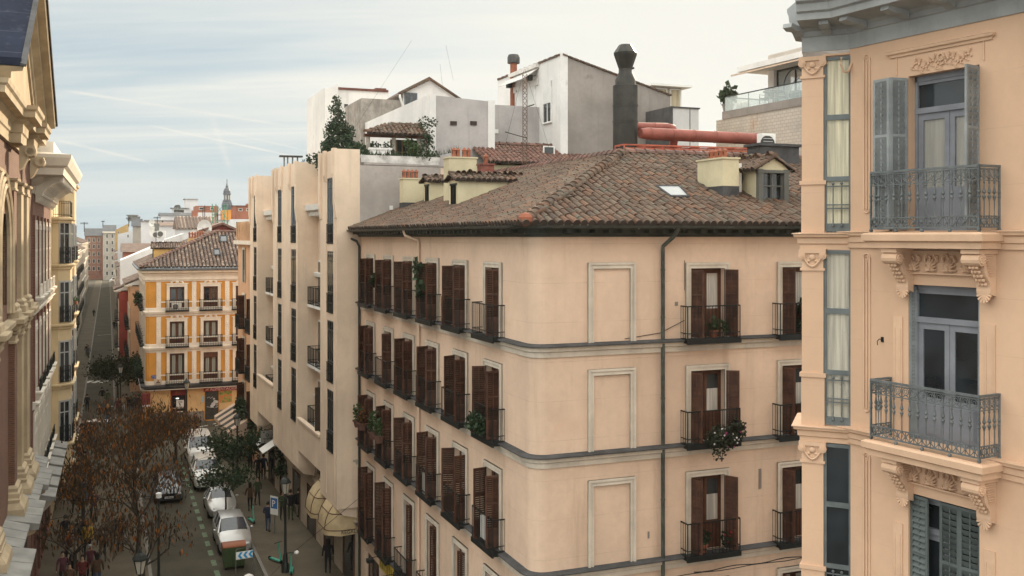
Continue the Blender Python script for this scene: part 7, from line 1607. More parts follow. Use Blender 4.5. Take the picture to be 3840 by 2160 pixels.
# ---------------------------------------------------------------- vehicles
CGL = glass('car_glass', (.015,.02,.03), .06, .8); TYRE = mat('tyre_rubber', (.015,.015,.015), bump=0); RIM = mat('alloy_rim', (.35,.35,.35), rough=.35, metal=.7, bump=0); LAMP = mat('headlamp_lens', (.6,.6,.58), rough=.15, bump=0, spec=.8)
def paint(name, c, metal=.4): 
    m_ = mat(name, c, rough=.28, var=.05, scale=.8, fine=.02, bump=0, metal=metal, spec=.6); m_.node_tree.nodes['Principled BSDF'].inputs['Coat Weight'].default_value = .5; return m_
def car(label, pos, rot, pnt, st, track, axles, wr=.31, round_lamp=False, plate='', cat='car', name='parked_car', wind=(3, 4), group='cars in the street'):
    """st: stations (y, z_bottom, z_belt, z_top, half_width, half_top) from nose to tail"""
    c = thing(name, label, cat, T(pos.x, pos.y, pos.z, rot), group); rows = []
    for y, zb, zs, zt, w, wt in st:
        half = [(w*.86, zb), (w*.97, zb+.1), (w, zb+(zs-zb)*.55), (w*.975, zs-.03), (w*.93, zs), (wt+.02, zt-.04), (wt*.9, zt), (wt*.5, zt+.025)]
        rows.append([V((-x, y, z)) for x, z in half]+[V((x, y, z)) for x, z in reversed(half)])
    n = len(rows[0]); body = MB(); win = {}
    gi = [i for i, s in enumerate(st) if s[3]-s[2] > .3]
    g0, g1 = gi[0], gi[-1]
    for i in range(len(rows)-1):
        for k in range(n-1):
            f = [rows[i][k], rows[i][k+1], rows[i+1][k+1], rows[i+1][k]]
            side = k in (4, n-2-4); top = 5 <= k <= n-2-5
            if top and i == g0-1: key = 'windshield'
            elif top and i == g1: key = 'rear_window'
            elif side and g0 <= i < g1: key = 'side_window'+('l' if k < n/2 else 'r')
            else: key = None
            if key: win.setdefault(key, MB()).add(f, [(0,1,2,3)])
            else: body.add(f, [(3,2,1,0)])
    body.add(rows[0], [tuple(range(n))]); body.add(rows[-1], [tuple(range(n-1,-1,-1))]); body.add([r for r in rows[0]], [])
    bo = body.build('body', pnt, c); smooth_by_angle(bo, 38)
    for k, w in win.items(): smooth_by_angle(w.build(k.rstrip('lr') if 'side' in k else k, CGL, c), 40)
    for s in (-1, 1):
        for i in range(g0, g1+1):
            pl = MB()
            
            a, b = rows[i][4 if s < 0 else n-1-4], rows[i][5 if s < 0 else n-1-5]; pl.bar(a+V((s*.008,0,0)), b+V((s*.008,0,0)), .05); pl.build('pillar', pnt, c)
        a0_, b0_ = rows[g0-1][4 if s < 0 else n-5], rows[g0][5 if s < 0 else n-6]; pl = MB(); pl.bar(a0_, b0_, .055); pl.build('pillar', pnt, c)
    for ay in axles:
        for s in (-1, 1):
            t = MB(); t.M = T(s*track, ay, wr) @ Matrix.Rotation(PI/2, 4, 'Y'); t.lathe([(wr*.62,-.1),(wr*.94,-.11),(wr,-.07),(wr,.07),(wr*.94,.11),(wr*.62,.1)], 16); wo = t.build('wheel', TYRE, c); r = MB(); r.M = t.M; r.lathe([(wr*.62,-.09),(wr*.2,-.1),(wr*.2,.1),(wr*.62,.09)], 12); r.build('rim', RIM, wo)
            ar = MB(); ar.M = T(s*(track+.02), ay, wr) @ Matrix.Rotation(PI/2, 4, 'Y'); ar.lathe([(wr*1.16,-.06),(wr*1.16,.055)], 16); ar.build('wheel_arch', TYRE, c)
    y0, zb, zs, zt, w, wt = st[0]; y1 = st[1][0]; z1 = st[1][3]
    for s in (-1, 1):
        l = MB()
        if round_lamp: l.ball((s*w*.78, y0+.2, zs+.02), .13, .1, .14, 10, 6)
        else: l.ball((s*w*.82, y0+.12, zs-.02), .2, .16, .1, 10, 6)
        smooth_by_angle(l.build('headlight', LAMP, c), 80)
        m = MB(); m.ball((s*(st[g0-1][4]+.1), st[g0-1][0]+.25, st[g0-1][2]+.1), .11, .07, .075, 8, 5); smooth_by_angle(m.build('wing_mirror', pnt, c), 80)
    g_ = MB(); g_.box(-w*.55, w*.55, y0-.02, y0+.05, zb+.08, zb+.26); 
    if not round_lamp: g_.box(-w*.45, w*.45, y0-.015, y0+.1, zs-.1, zs)
    g_.build('grille', TYRE, c)
    p_ = MB(); p_.box(-.26, .26, y0-.04, y0-.021, zb+.12, zb+.24); po = p_.build('licence_plate', PAPER, c)
    q = MB()
    for k in range(7): q.box(-.21+k*.062, -.17+k*.062, y0-.045, y0-.0405, zb+.145, zb+.215)
    q.build('plate_characters', INK, po); return c
def along(u, v): return gnd(u, v)
SIL = paint('silver_paint', (.42,.41,.40)); DKC = paint('dark_blue_paint', (.025,.03,.04), .2); WHC = paint('white_paintwork', (.62,.60,.56), .0)
bee = [(0,.22,.58,.60,.62,.45),(.25,.2,.72,.76,.80,.55),(.8,.2,.84,.93,.86,.55),(1.25,.2,.93,1.02,.86,.60),(1.85,.2,.95,1.44,.86,.52),(2.35,.2,.96,1.50,.86,.52),(2.95,.2,.95,1.40,.86,.48),(3.55,.22,.88,1.02,.84,.46),(3.95,.24,.7,.74,.72,.4),(4.1,.3,.5,.52,.6,.35)]
hat = [(0,.24,.62,.64,.70,.6),(.15,.2,.78,.82,.83,.66),(.75,.2,.95,1.0,.87,.7),(1.1,.2,1.0,1.07,.88,.7),(1.85,.2,1.03,1.56,.88,.60),(2.6,.2,1.04,1.63,.88,.60),(3.5,.2,1.04,1.58,.88,.58),(4.05,.24,1.02,1.14,.86,.6),(4.2,.3,.7,.72,.8,.5)]
sed = [(0,.24,.62,.64,.72,.6),(.15,.2,.74,.78,.84,.66),(.9,.2,.86,.9,.87,.7),(1.25,.2,.9,.95,.88,.7),(1.95,.2,.94,1.40,.88,.58),(2.6,.2,.95,1.45,.88,.58),(3.3,.2,.95,1.38,.88,.56),(3.85,.24,.96,1.04,.86,.6),(4.2,.3,.7,.72,.8,.5)]
suv = [(0,.32,.78,.80,.78,.66),(.15,.28,.98,1.02,.9,.72),(.9,.28,1.12,1.16,.93,.76),(1.2,.28,1.16,1.22,.94,.76),(1.75,.28,1.2,1.74,.94,.66),(2.6,.28,1.2,1.82,.94,.66),(3.9,.28,1.2,1.78,.94,.66),(4.45,.3,1.15,1.24,.92,.66),(4.6,.36,.8,.82,.86,.56)]
van = [(0,.34,.95,.97,.82,.66),(.12,.3,1.15,1.2,.94,.76),(.6,.3,1.25,1.34,.96,.78),(.8,.3,1.3,1.4,.96,.8),(1.5,.3,1.35,2.05,.96,.76),(2.6,.3,1.35,2.15,.96,.78),(4.4,.3,1.35,2.12,.96,.78),(4.8,.34,1.3,1.42,.94,.72),(4.9,.4,.9,.92,.9,.6)]
car('rounded silver parked car with round headlights, second from the container', gnd(838, 1950), FWD, SIL, bee, .74, (.85, 3.3), round_lamp=True)
car('silver parked hatchback with dark windscreen directly behind the rubbish container', gnd(886, 2085), FWD, SIL, hat, .76, (.8, 3.35))
car('dark blue car driving towards us in the traffic lane', gnd(634, 1890), FWD, DKC, sed, .76, (.85, 3.4), name='moving_car')
car('white parked off road car behind the rounded silver one', gnd(783, 1842), FWD, WHC, suv, .82, (.95, 3.65), .36, name='parked_car')
car('white parked van farthest back in the parking lane', gnd(757, 1757), FWD, WHC, van, .84, (.9, 3.9), .34, name='parked_van', cat='van')
car('white car crossing at the far end of the street', V((-145.5, 372, 0)), FWD+PI/2+.2, WHC, suv, .82, (.95, 3.65), .36, name='moving_car')
car('small grey car at the far end of the street right of the white one', V((-139.5, 376, 0)), FWD+PI/2+.2, SIL, hat, .76, (.8, 3.35), name='moving_car')
# motorbike with round white top case seen from above
mbk = thing('motorbike', 'dark parked motorbike with pale round top case in front of the container', 'motorbike', T(*street(20.4, -5.0), FWD))
for y in (.1, 1.4):
    m = MB(); m.M = T(0, y, .3) @ Matrix.Rotation(PI/2, 4, 'Y'); m.lathe([(.2,-.05),(.3,-.06),(.31,0),(.3,.06),(.2,.05)], 16); w = m.build('wheel', TYRE, mbk); m2 = MB(); m2.M = m.M; m2.lathe([(.2,-.03),(.05,-.05),(.05,.05),(.2,.03)], 10); m2.build('rim', RIM, w)
m = MB(); m.tube([(0,.12,.35),(0,.25,.75),(0,.38,1.0)], .07, 8); m.tube([(0,.3,.75),(0,.65,.45),(0,1.2,.5),(0,1.4,.35)], [.12,.2,.18,.08], 8); m.build('frame', DKC, mbk); m = MB(); m.tube([(0,.7,.8),(0,1.0,.82),(0,1.45,.88)], [.12,.15,.1], 8); m.build('seat', TYRE, mbk)
m = MB(); m.tube([(-.36,.5,1.05),(-.1,.36,1.02),(.1,.36,1.02),(.36,.5,1.05)], .02, 6); m.build('handlebar', IRON, mbk); m = MB(); m.ball((0,.2,.85), .14, .1, .14); m.build('headlight', LAMP, mbk); m = MB(); m.ball((0,1.6,1.05), .26, .24, .2, 12, 8); smooth_by_angle(m.build('top_case', WHITE, mbk), 80); m = MB(); m.ball((-.2,1.72,.75), .05); m.build('indicator', mat('orange_lens', (.6,.15,.03), bump=0), mbk)
# rubbish container with orange lid
p = gnd(876, 2128); ct_ = thing('rubbish_container', 'green street container with rounded orange lid in front of the silver hatchback', 'container', T(p.x, p.y, 0, FWD)); CGRN = mat('container_green', (.05,.075,.03), rough=.5, var=.2, scale=3)
m = MB(); m.add([(-.5,-.35,.15),(.5,-.35,.15),(.5,.35,.15),(-.5,.35,.15),(-.58,-.42,1.15),(.58,-.42,1.15),(.58,.42,1.15),(-.58,.42,1.15)], [(3,2,1,0),(4,5,6,7),(0,1,5,4),(1,2,6,5),(2,3,7,6),(3,0,4,7)])
for k in range(4): m.box(-.4+k*.25, -.36+k*.25, -.44, -.36, .2, 1.1)
m.build('bin', CGRN, ct_); m = MB(); m.tube([(-.58,0,1.15),(.58,0,1.15)], .36, 14); l_ = m.build('lid', mat('orange_lid', (.27,.085,.035), rough=.5), ct_, Matrix.Translation((0,0,.65)) @ Matrix.Diagonal((1,1.2,.45,1))); smooth_by_angle(l_, 60)
for x in (-.45, .45):
    m = MB(); m.M = T(x, -.25, .08) @ Matrix.Rotation(PI/2, 4, 'Y'); m.lathe([(.08,-.03),(.08,.03)], 8); m.build('wheel', TYRE, ct_)
# chevron board
p = gnd(916, 2150); cv = thing('chevron_sign', 'white road sign board with blue chevrons pointing left', 'sign', T(p.x, p.y, 0, FWD+.15)); m = MB(); m.box(-.42, .42, -.02, .0, .75, 1.12); m.build('board', mat('retroreflective_white', (.82,.82,.82), bump=0), cv)
m = MB()
for k in range(3): x = -.33+k*.27; m.slab([(x,.935),(x+.12,1.1),(x+.25,1.1),(x+.13,.935),(x+.25,.77),(x+.12,.77)], -.026, -.021)
m.build('chevron', mat('signal_blue', (.03,.32,.62), bump=0), cv)
m = MB(); m.tube([(-.42,.03,0),(-.42,.03,1.2),(-.35,.03,1.27),(.35,.03,1.27),(.42,.03,1.2),(.42,.03,0)], .025, 6); m.build('frame', GALV, cv)
# kick scooters
SCG = mat('mint_green_scooter', (.06,.36,.26), rough=.4, bump=0)
def scooter(u, v, r, lab):
    p = gnd(u, v); s = thing('kick_scooter', lab, 'scooter', T(p.x, p.y, .14, r), 'shared electric scooters'); m = MB(); m.box(-.08,.08,-.1,.75,.1,.16); m.build('deck', SCG, s); m = MB(); m.tube([(0,-.12,.16),(0,.0,.6),(0,.08,1.05)], [.055,.04,.03], 8); m.build('stem', SCG, s); m = MB(); m.tube([(-.24,.1,1.05),(0,.07,1.07),(.24,.1,1.05)], .018, 6); m.build('handlebar', TYRE, s)
    for y in (-.14, .8): m = MB(); m.M = T(0, y, .11) @ Matrix.Rotation(PI/2, 4, 'Y'); m.lathe([(.11,-.025),(.11,.025)], 12); m.build('wheel', TYRE, s)
scooter(1048, 2122, FWD+.5, 'mint green scooter parked left of the street lamp foot'); scooter(1092, 2165, FWD-.2, 'mint green scooter parked nearest in front of the street lamp'); scooter(950, 1972, FWD+.2, 'mint green scooter parked beside the silver hatchback')
# ---------------------------------------------------------------- lamps, signs, awnings
LGL = mat('frosted_lantern_glass', (.5,.46,.38), rough=.3, bump=0, spec=.5); LPO = mat('dark_green_lamp_iron', (.02,.024,.022), rough=.5, var=.2)
def lamp_post(pos, lab, H=4.9):
    t = thing('street_lamp', lab, 'street lamp', T(pos.x, pos.y, pos.z), 'classic street lamps'); m = MB(); m.lathe([(.2,0),(.2,.5),(.13,.6),(.11,1.0),(.075,1.1),(.055,H-1.1),(.09,H-1.05),(.05,H-.95),(.09,H-.8)], 12); smooth_by_angle(m.build('post', LPO, t), 50)
    m = MB(); m.lathe([(.13,H-.8),(.24,H-.28)], 6); m.build('lantern', LGL, t); m = MB(); m.lathe([(.3,H-.28),(.3,H-.22),(.2,H-.08),(.08,H),(.05,H+.1),(.01,H+.16)], 6)
    for k in range(6): a = k*PI/3; m.bar((.13*math.cos(a),.13*math.sin(a),H-.8), (.245*math.cos(a),.245*math.sin(a),H-.28), .025)
    m.build('lantern_cap', LPO, t)
for u, vt, lab in ((1070, 1790, 'classic street lamp on the right pavement beside the green scooters'), (890, 1552, 'classic street lamp next to the striped awning'), (700, 1424, 'classic street lamp in front of the ochre building between the shops'), (525, 2072, 'classic street lamp nearest to us at the left kerb'), (452, 1366, 'classic street lamp under the dark green street tree')):
    Y = (EYE-4.9)*F/(vt-888); lamp_post(V(((u-1920)/F*Y, Y, 0)), lab)
p = gnd(595, 2215); pm_ = thing('light_mast', 'slim straight pole with white lamp head at the left kerb', 'lamp post', T(p.x, p.y, 0)); zt = EYE-(1868-888)/F*p.y
m = MB(); m.lathe([(.09,0),(.07,1),(.05,zt)], 8); m.build('pole', LPO, pm_); m = MB(); m.lathe([(.08,zt),(.14,zt+.03),(.14,zt+.1),(.1,zt+.11),(.14,zt+.14),(.14,zt+.24),(.05,zt+.28)], 10); m.build('lamp_head', WHITE, pm_)
for pts, lab in (([V((p.x,p.y,zt+.1)), V((p.x-6,p.y-5,zt-.3)), V((p.x-11,p.y-9,zt+1))], 'thin cable from the white pole head to the left crowd'), ([V((p.x,p.y,zt+.1)), V((p.x-5,p.y+1,zt-.4)), V((p.x-10,p.y+3,zt+.5))], 'thin cable from the white pole head to the church ledges'), ([street(8,-8,4.0), street(15,-4,4.3), street(19,-.3,5.2)], 'thin light cable crossing low to the pink building'), ([street(28,-8.5,5.0), street(34,-4.5,4.7), street(40,0,5.6)], 'thin light cable crossing above the parked cars')):
    m = MB(); m.tube(pts, .012, 4); tag(m.build('overhead_cable', IRON), lab, 'cable', 'cables over the street')
bu = street(15, -4, 4.2); m = MB(); m.ball(bu, .1, .1, .08); tag(m.build('cable_light', WHITE), 'white disc light hanging on the low cable near the pink building', 'light')
p = gnd(1030, 2008); ps = thing('parking_sign', 'tall blue parking sign with white P on a thin pole', 'sign', T(p.x, p.y, .14, FWD-.95)); m = MB(); m.lathe([(.03,0),(.03,2.1)], 8); m.build('pole', GALV, ps); m = MB(); m.box(-.3,.3,-.05,-.03,1.05,2.1); m.build('panel', WHITE, ps); m = MB(); m.box(-.26,.26,-.056,-.051,1.4,2.0); m.build('blue_field', mat('sign_blue', (.04,.14,.36), bump=0), ps); text('P', .55, WHITE, ps, T(-.17, -.06, 1.5))
p = gnd(674, 1640); ns = thing('notice_post', 'thin grey post standing before the red shop door', 'post', T(p.x, p.y, 0)); m = MB(); m.lathe([(.05,0),(.04,2.2)], 8); m.build('pole', GALV, ns); m = MB(); m.box(-.2,.2,-.06,-.041,1.4,1.9); m.build('panel', GALV, ns)
p = gnd(548, 1610); ds = thing('shop_sign', 'dark red upright shop sign box at the ochre corner', 'sign', T(p.x, p.y, 0, FWD)); m = MB(); m.box(-.35,.35,-.3,0,2.0,3.2); m.build('box', MAR, ds); m = MB(); m.bar((-.3,-.15,0), (-.3,-.15,2.0), .06); m.build('post', MAR, ds); m = MB(); m.box(-.3,.3,-.32,-.301,2.05,2.2); m.build('white_strip', PAPER, ds)
# dome awnings of the gift shop
AWN = mat('cream_awning_canvas', (.48,.37,.22), rough=.6, var=.15, scale=2, fine=.05)
def dome_awning(x0, x1, z0, hh, dep, lab, txt):
    a = thing('awning', lab, 'awning', KF.M @ T(0, -.13, 0), 'dome awnings of the gift shop'); m = MB(); n = 7; k = 8; L = x1-x0; rim = MB(); prev = None; rings = []
    for i in range(n):
        t = PI/2*i/(n-1); rings.append([])
        for s, x in ((-1, x0), (1, x1)):
            pass
    vs = []; cols = 12
    for i in range(n):
        t = PI/2*i/(n-1); zz = z0+hh*math.sin(t); d = dep*math.cos(t)+.02
        row = [(x0+.0, -.0, zz), (x0, -d*.55, zz), (x0+.16*dep, -d*.9, zz), (x0+.38*dep, -d, zz), ((x0+x1)/2, -d, zz), (x1-.38*dep, -d, zz), (x1-.16*dep, -d*.9, zz), (x1, -d*.55, zz), (x1, 0, zz)]
        vs += row
    w = 9; m.add(vs, [(i*w+j, i*w+j+1, (i+1)*w+j+1, (i+1)*w+j) for i in range(n-1) for j in range(w-1)]); ro_ = vs[:w]
    sc = [(p_[0], p_[1], p_[2]-.22-.04*(j % 2)) for j, p_ in enumerate(ro_)]; m.add(ro_+sc, [(w+j, w+j+1, j+1, j) for j in range(w-1)])
    smooth_by_angle(m.build('canvas', AWN, a), 50)
    r = MB()
    for i in (0, 2, 4): r.tube([V(q)+V((0,-.01,.005)) for q in vs[i*w:(i+1)*w]], .022, 4)
    for j in (3, 5): r.tube([V(vs[i*w+j])+V((0,-.012,.0)) for i in range(n)], .018, 4)
    r.build('frame', WOOD, a)
    if txt: text(txt, .24, INK, a, T(x1+.012, -dep*.52, z0-.17, PI/2))
    return a
dome_awning(-2.75, -.3, 3.05, 1.55, 1.35, 'nearer cream dome awning lettered REGALOS', 'REGALOS'); dome_awning(-5.7, -3.4, 3.05, 1.55, 1.35, 'farther cream dome awning behind the lettered one', '')
# striped awning by the square
xa, xb = IF.a(899), IF.a(957); sw = thing('awning', 'striped beige and dark awning sloping over the pavement by the square', 'awning', IF.M @ T(0, 0, 0)); m = MB(); m2 = MB(); nst = 9; za, zb_ = 3.7, 2.6; dp_ = 2.0
for i in range(nst):
    q0 = xa+(xb-xa)*i/nst; q1 = xa+(xb-xa)*(i+1)/nst; (m if i % 2 == 0 else m2).add([(q0,-.12,za),(q1,-.12,za),(q1,-dp_,zb_),(q0,-dp_,zb_),(q0,-.12,za-.03),(q1,-.12,za-.03),(q1,-dp_,zb_-.03),(q0,-dp_,zb_-.03)], [(3,2,1,0),(4,5,6,7),(0,1,5,4),(2,3,7,6)])
m.add([(xb,-.12,za),(xb,-dp_,zb_),(xb,-dp_,zb_-.3),(xb,-.12,zb_-.3)], [(0,1,2,3)]); m.add([(xa,-dp_-.01,zb_),(xb,-dp_-.01,zb_),(xb,-dp_-.01,zb_-.28),(xa,-dp_-.01,zb_-.28)], [(0,1,2,3)])
m.build('canvas', mat('beige_canvas', (.46,.34,.26), var=.1), sw); m2.build('dark_stripe', mat('dark_stripe_canvas', (.05,.045,.04)), sw)
# two small white shop awnings and a square grey sign
for i, (u, v, lab) in enumerate(((977, 1640, 'upper small white folding awning on the cream building base'), (997, 1668, 'lower small white folding awning on the cream building base'))):
    a = KF.a(u+18, -.8); z = KF.z(v, a, -.8); q = thing('awning', lab, 'awning', KF.M @ T(a, -.13, z), 'small white shop awnings'); m = MB(); m.add([(-.75,-.15,.35),(.75,-.15,.35),(.75,-1.3,-.35),(-.75,-1.3,-.35),(-.75,-.15,.33),(.75,-.15,.33),(.75,-1.3,-.38),(-.75,-1.3,-.38)], [(3,2,1,0),(4,5,6,7),(2,3,7,6),(1,2,6,5),(0,4,7,3)]); m.build('canvas', WHITE, q); m = MB()
    for s in (-.75, .75): m.bar((s,0,.1), (s,-1.3,-.4), .04); m.bar((s,0,-.3), (s,-1.3,-.4), .03)
    m.build('arm', IRON, q)
a = KF.a(1014, -.6); hs = thing('hanging_sign', 'square grey projecting shop sign with a small ring emblem', 'sign', KF.M @ T(a, -.13, KF.z(1637, a, -.6))); m = MB(); m.box(-.03,.03,-1.1,-.25,-.4,.4); m.build('panel', mat('grey_sign_panel', (.25,.24,.22)), hs); m = MB(); ring(m, (.036,-.68,.12), .09, (0,1,0), (0,0,1), .02, 12, 4)
for k in range(7): m.box(.031, .036, -.95+k*.085, -.9+k*.085, -.14, -.08)
m.build('emblem', INK, hs); m = MB(); m.bar((0,0,.45), (0,-1.1,.45), .04); m.build('bracket', IRON, hs)
# ---------------------------------------------------------------- street trees
BRL = mat('brown_dry_leaves', (.15,.075,.03), rough=.7, bump=0, var=.3, trans=.3, island_cols=[(.15,.06,.018),(.06,.033,.016),(.26,.095,.02),(.045,.035,.022),(.08,.045,.022),(.26,.12,.03),(.06,.045,.022),(.08,.06,.028)], fine=0); BARK = mat('dark_bark', (.045,.036,.028), var=.4, scale=4)
def street_tree(pos, lab, H, R, leafm, n, size, droop, seed, density=.5, trunk=.11, cat='tree', grp='brown street trees', name='street_tree'):
    rnd = random.Random(seed); t = thing(name, lab, cat, T(pos.x, pos.y, pos.z), grp); m = MB(); tips = []; h0 = H*.38
    m.tube([(0,0,0),(.03,.02,h0*.5),(0,.05,h0)], [trunk*1.25,trunk,trunk*.85], 8)
    for k in range(6):
        a = 2*PI*k/6+rnd.uniform(-.4,.4); branches(m, (0,.05,h0*rnd.uniform(.8,1.0)), (math.cos(a)*.85,math.sin(a)*.85,rnd.uniform(.5,1.1)), R*rnd.uniform(.5,.7), trunk*.5, 2, rnd, .55, tips, up=.12)
    br = m.build('trunk', BARK, t); l = MB(); per = max(1, int(n/max(1, len(tips))))
    for q in tips:
        for _ in range(per):
            p_ = q+V((rnd.gauss(0,density),rnd.gauss(0,density),rnd.gauss(0,density*.6))); a = V((rnd.gauss(0,.5),rnd.gauss(0,.5),-1-droop)).normalized() if droop else V((rnd.gauss(0,1),rnd.gauss(0,1),rnd.gauss(0,.7))).normalized()
            b = a.cross(V((rnd.uniform(-1,1),rnd.uniform(-1,1),.1))).normalized(); L = size*rnd.uniform(.5,1.4); w = L*(.16 if droop else .42); l.add([p_, p_+a*L*.45+b*w, p_+a*L, p_+a*L*.45-b*w], [(0,1,2,3)])
    l.build('crown', leafm, t); return t
for i, (t, n, H, R, cnt, lab) in enumerate(((31, -9.6, 5.2, 3.2, 1700, 'brown leaved street tree at the left kerb beside the slim pole'), (40, -9.6, 5.4, 3.6, 2100, 'brown leaved street tree at the left kerb abreast of the dark blue car'), (49, -9.4, 5.2, 3.4, 2200, 'brown leaved street tree at the left kerb where the street narrows'), (35, -12.4, 5.0, 2.8, 1700, 'sparser brown leaved tree close to the brick house'), (45, -12.2, 5.0, 3.0, 1900, 'brown leaved tree close to the cream bay house'), (53, -6.4, 4.0, 2.5, 1500, 'brown leaved tree on the square before the ochre building'), (24, -9.6, 4.4, 2.4, 700, 'low brown tree nearest to us at the left kerb'), (27, -12.6, 4.2, 2.1, 700, 'low sparse brown tree among the left crowd'))):
    street_tree(street(t, n, .1), lab, H, R, BRL, cnt, .26, .8, 20+i)
street_tree(gnd(440, 1516), 'dark green street tree in the narrow street beside the ochre building', 5.6, 2.6, mat('dull_olive_leaves', (.03,.035,.014), rough=.8, var=.4, scale=2, island=.5, trans=.2, bump=0), 5200, .2, 0, 51, .6, grp=None)
p = gnd(845, 1966); street_tree(V((p.x, p.y, .1)), 'young green street tree with slim trunk before the rounded silver car', 5.2, 1.5, DGREEN, 1300, .16, 0, 52, .35, .055, grp='young green street trees')
p = gnd(872, 1850); street_tree(V((p.x, p.y, .1)), 'young green street tree beside the white off road car', 5.4, 1.9, DGREEN, 2300, .17, 0, 53, .4, .06, grp='young green street trees')
# planting at shop fronts
for i, (u, v, w, hh, lab) in enumerate(((1055, 1795, 1.0, 3.6, 'tall dark ivy mass climbing the cream building base'), (985, 1600, .8, 1.4, 'round bush hanging above the white shop awnings'), (1272, 1835, .5, 1.2, 'green window plant above the gift shop awnings'), (1222, 1770, .4, 1.0, 'small green window plant on the cream base left of the others'))):
    a = KF.a(u, -.4); z1 = KF.z(v, a, -.4); s_ = thing('climbing_plant', lab, 'plant', KF.M @ T(a, -.4, z1)); l = MB(); leaf_cloud(l, [((RD.gauss(0,w*.4), RD.gauss(0,.14), RD.uniform(0, hh)), .4*w, .3, .4*w) for _ in range(8)], 500, .17, RD); l.build('foliage', (DGREEN, DGREEN, GREEN, GREEN)[i], s_); m = MB(); m.tube([(0,.1,-.2),(0,.1,hh*.6)], .03, 5); m.build('stem', BARK, s_)
# ---------------------------------------------------------------- plants on the pink building's balconies
def plant(label, M, blobs, n, sz, lm, pot=None, droop=0, name='balcony_plant', flowers=None, grp=None):
    t = thing(name, label, 'plant', M, grp); l = MB(); leaf_cloud(l, blobs, n, sz, RD, droop=droop); l.build('foliage', lm, t)
    if pot: m = MB(); m.lathe([(pot[0]*.7,pot[2]),(pot[0],pot[2]+pot[1]),(pot[0]*1.12,pot[2]+pot[1]),(pot[0]*1.1,pot[2]+pot[1]-.05)], 10); m.build('pot', pot[3], t)
    for nm, c, k in (flowers or ()):
        for _ in range(k):
            f = MB(); b = RD.choice(blobs); q = V(b[0])+V((RD.uniform(-1,1)*b[1], -abs(RD.uniform(.3,1))*b[2], RD.uniform(-1,1)*b[3])); f.ball(q, .032, .025, .032, 6, 4); f.build(nm[:-1], mat(nm+'_petal', c, bump=0), t)
    return t
W1, W2 = WR
zb = [z for z, h in ROWS]
plant('spilling balcony flowers in white and pink on the second row balcony', DF.M @ T(W1, -.42, zb[1]+.25), [((-.1+.22*i, RD.uniform(-.1,.05), .0+.12*math.sin(i*2)-.05), .28, .2, .3) for i in range(5)]+[((.1,-.08,-.5), .22, .14, .28), ((.75,0,.1), .3, .2, .35)], 900, .1, mat('dusky_leaves', (.03,.036,.02), var=.4, scale=2, island=.5, bump=0), None, .2, flowers=(('white_flowers', (.6,.58,.56), 12), ('pink_flowers', (.28,.04,.14), 9)))
plant('small potted greenery on the top balcony of the cross street face', DF.M @ T(W1+.1, -.2, zb[0]), [((0,0,.4), .25, .12, .25), ((.4,0,.35), .18, .1, .2)], 120, .12, GREEN, (.14,.25,0,TERRA))
plant('tall dark balcony jungle on the top balcony beside the peach bay', DF.M @ T(W2+.35, -.2, zb[0]), [((0,0,.8), .5, .18, .35), ((.3,0,.5), .5, .18, .4), ((-.2,-.05,.3), .45, .15, .25)], 500, .14, DGREEN, (.16,.28,0,TERRA))
plant('small plant in a blue pot on the second row balcony beside the peach bay', DF.M @ T(W2+.35, -.2, zb[1]), [((0,.05,.85), .22, .15, .3)], 90, .13, GREEN, (.24,.45,.05,mat('blue_glazed_pot', (.03,.12,.28), rough=.35)))
plant('red flowering pots on the third row balcony of the cross street face', DF.M @ T(W1-.3, -.22, zb[2]), [((0,0,.5), .3, .14, .25), ((.8,0,.4), .2, .12, .2)], 160, .11, DGREEN, (.15,.25,.05,TERRA), flowers=(('red_flowers', (.35,.03,.03), 8),))
plant('big dark ivy mass at the bottom beside the peach building', DF.M @ T(10.0, -.5, 4.2), [((RD.uniform(-.8,1.6), RD.uniform(-.2,.1), RD.uniform(-1.5,2.7)), .6, .35, .6) for _ in range(22)], 3600, .16, mat('black_green_ivy', (.018,.026,.016), var=.4, scale=2, island=.6, bump=0), name='ivy')
LT = lambda t, z, o=-.4: DF.M @ T(o, t, z)
plant('leafy green bush covering the second row balcony next to the rounded corner', LT(WT[0]+.25, zb[1]+.35), [((-.05,-.3+.25*i,.1*math.sin(i)), .2, .3, .3) for i in range(4)], 650, .12, DGREEN, None)
for i, (k, off, hh, lm, lab) in enumerate(((5, .35, .55, GREEN, 'potted shrub at the far end of the leftmost third row balcony rail'), (5, -.35, .6, BRL, 'potted shrub with orange leaves on the leftmost third row balcony rail'), (4, .6, .85, GREEN, 'slender potted shrub on the far end of the second third row balcony rail'), (4, -.3, .6, GREEN, 'broad potted shrub on the second third row balcony rail'))):
    plant(lab, LT(WT[k]+off, zb[2]+.95, -.5), [((0,0,.35+.3*j*hh), .24, .26, .25) for j in range(3)], 230, .11, lm, (.26,.32,-.12,mat('brown_plastic_pot', (.12,.06,.045))), grp='pots on the third row balconies')
plant('spiky cactus in a hanging pot beside the second top row window from the left', LT(WT[4]+.95, zb[0]+.95, -.35), [((0,0,.2), .14, .14, .2)], 60, .25, DGREEN, (.16,.2,-.1,IRON))
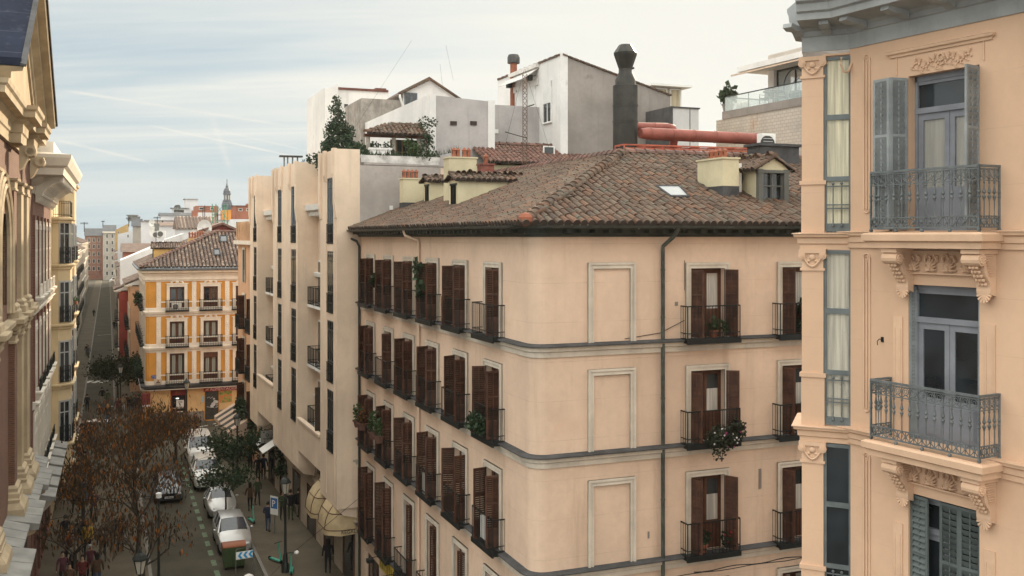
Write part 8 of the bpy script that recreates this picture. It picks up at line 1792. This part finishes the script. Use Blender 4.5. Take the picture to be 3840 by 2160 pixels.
ol = plant('oleander reaching up between the middle top row shutters', LT(WT[2]+.1, zb[0]+1.0, -.5), [((0,0,.1), .1, .2, .3), ((0,.4,1.0), .12, .2, .2), ((0,.2,.6), .05, .1, .3)], 90, .2, DGREEN); m = MB(); m.tube([(0,-.1,-.9),(0,.2,.4),(0,.45,1.1)], .02, 5); m.build('stem', BARK, ol)
m = MB(); m.box(-.3,.3,-.05,.05,-.7,0); tag(m.build('towel', WHITE, None, LT(WT[0]-.05, zb[2]+.85, -.3) @ Matrix.Rotation(-PI/2, 4, 'Z')), 'white cloth hung inside the third row railing beside the rounded corner', 'cloth')
m = MB(); m.box(-.35,.35,-.03,.03,-.75,0); tag(m.build('towel', CURT, None, LT(WT[2]-.05, zb[2]+.8, -.3) @ Matrix.Rotation(-PI/2, 4, 'Z')), 'pale cloth drying inside the third row railing in the middle', 'cloth')
# plants along the ochre building's side street balconies and the salmon corner building
for i, (t, z, lab) in enumerate(((2.6, 3.9, 'leafy balcony plant on the lowest side balcony nearest the ochre corner'), (6.1, 3.9, 'leafy balcony plant on the second lowest side balcony of the ochre building'), (9.6, 3.9, 'big bushy balcony plant on the third lowest side balcony of the ochre building'), (6.1, 10.4, 'dark plant on the top side balcony of the ochre building'))):
    plant(lab, YF.M @ T(-.5, t, z), [((0,RD.uniform(-.5,.5),RD.uniform(.1,1.0)), .35, .4, .35) for _ in range(5)], 320, .18, DGREEN, (.2,.3,0,TERRA), grp='plants on the side balconies of the ochre building')
plant('trailing plants over the lowest balcony of the salmon corner building', IF.M @ T(-IL*.5, -.6, 3.3), [((RD.uniform(-2.2,2.2), RD.uniform(-.2,.1), RD.uniform(-.2,1.0)), .5, .3, .4) for _ in range(12)], 800, .2, DGREEN)
plant('red flowers and plants in a first floor balcony box of the salmon corner building', IF.M @ T(-.8, -.6, 3.2), [((RD.uniform(-.6,.6), 0, RD.uniform(0,.8)), .4, .3, .3) for _ in range(4)], 220, .18, DGREEN, None, flowers=(('red_flowers', (.35,.03,.03), 8),))
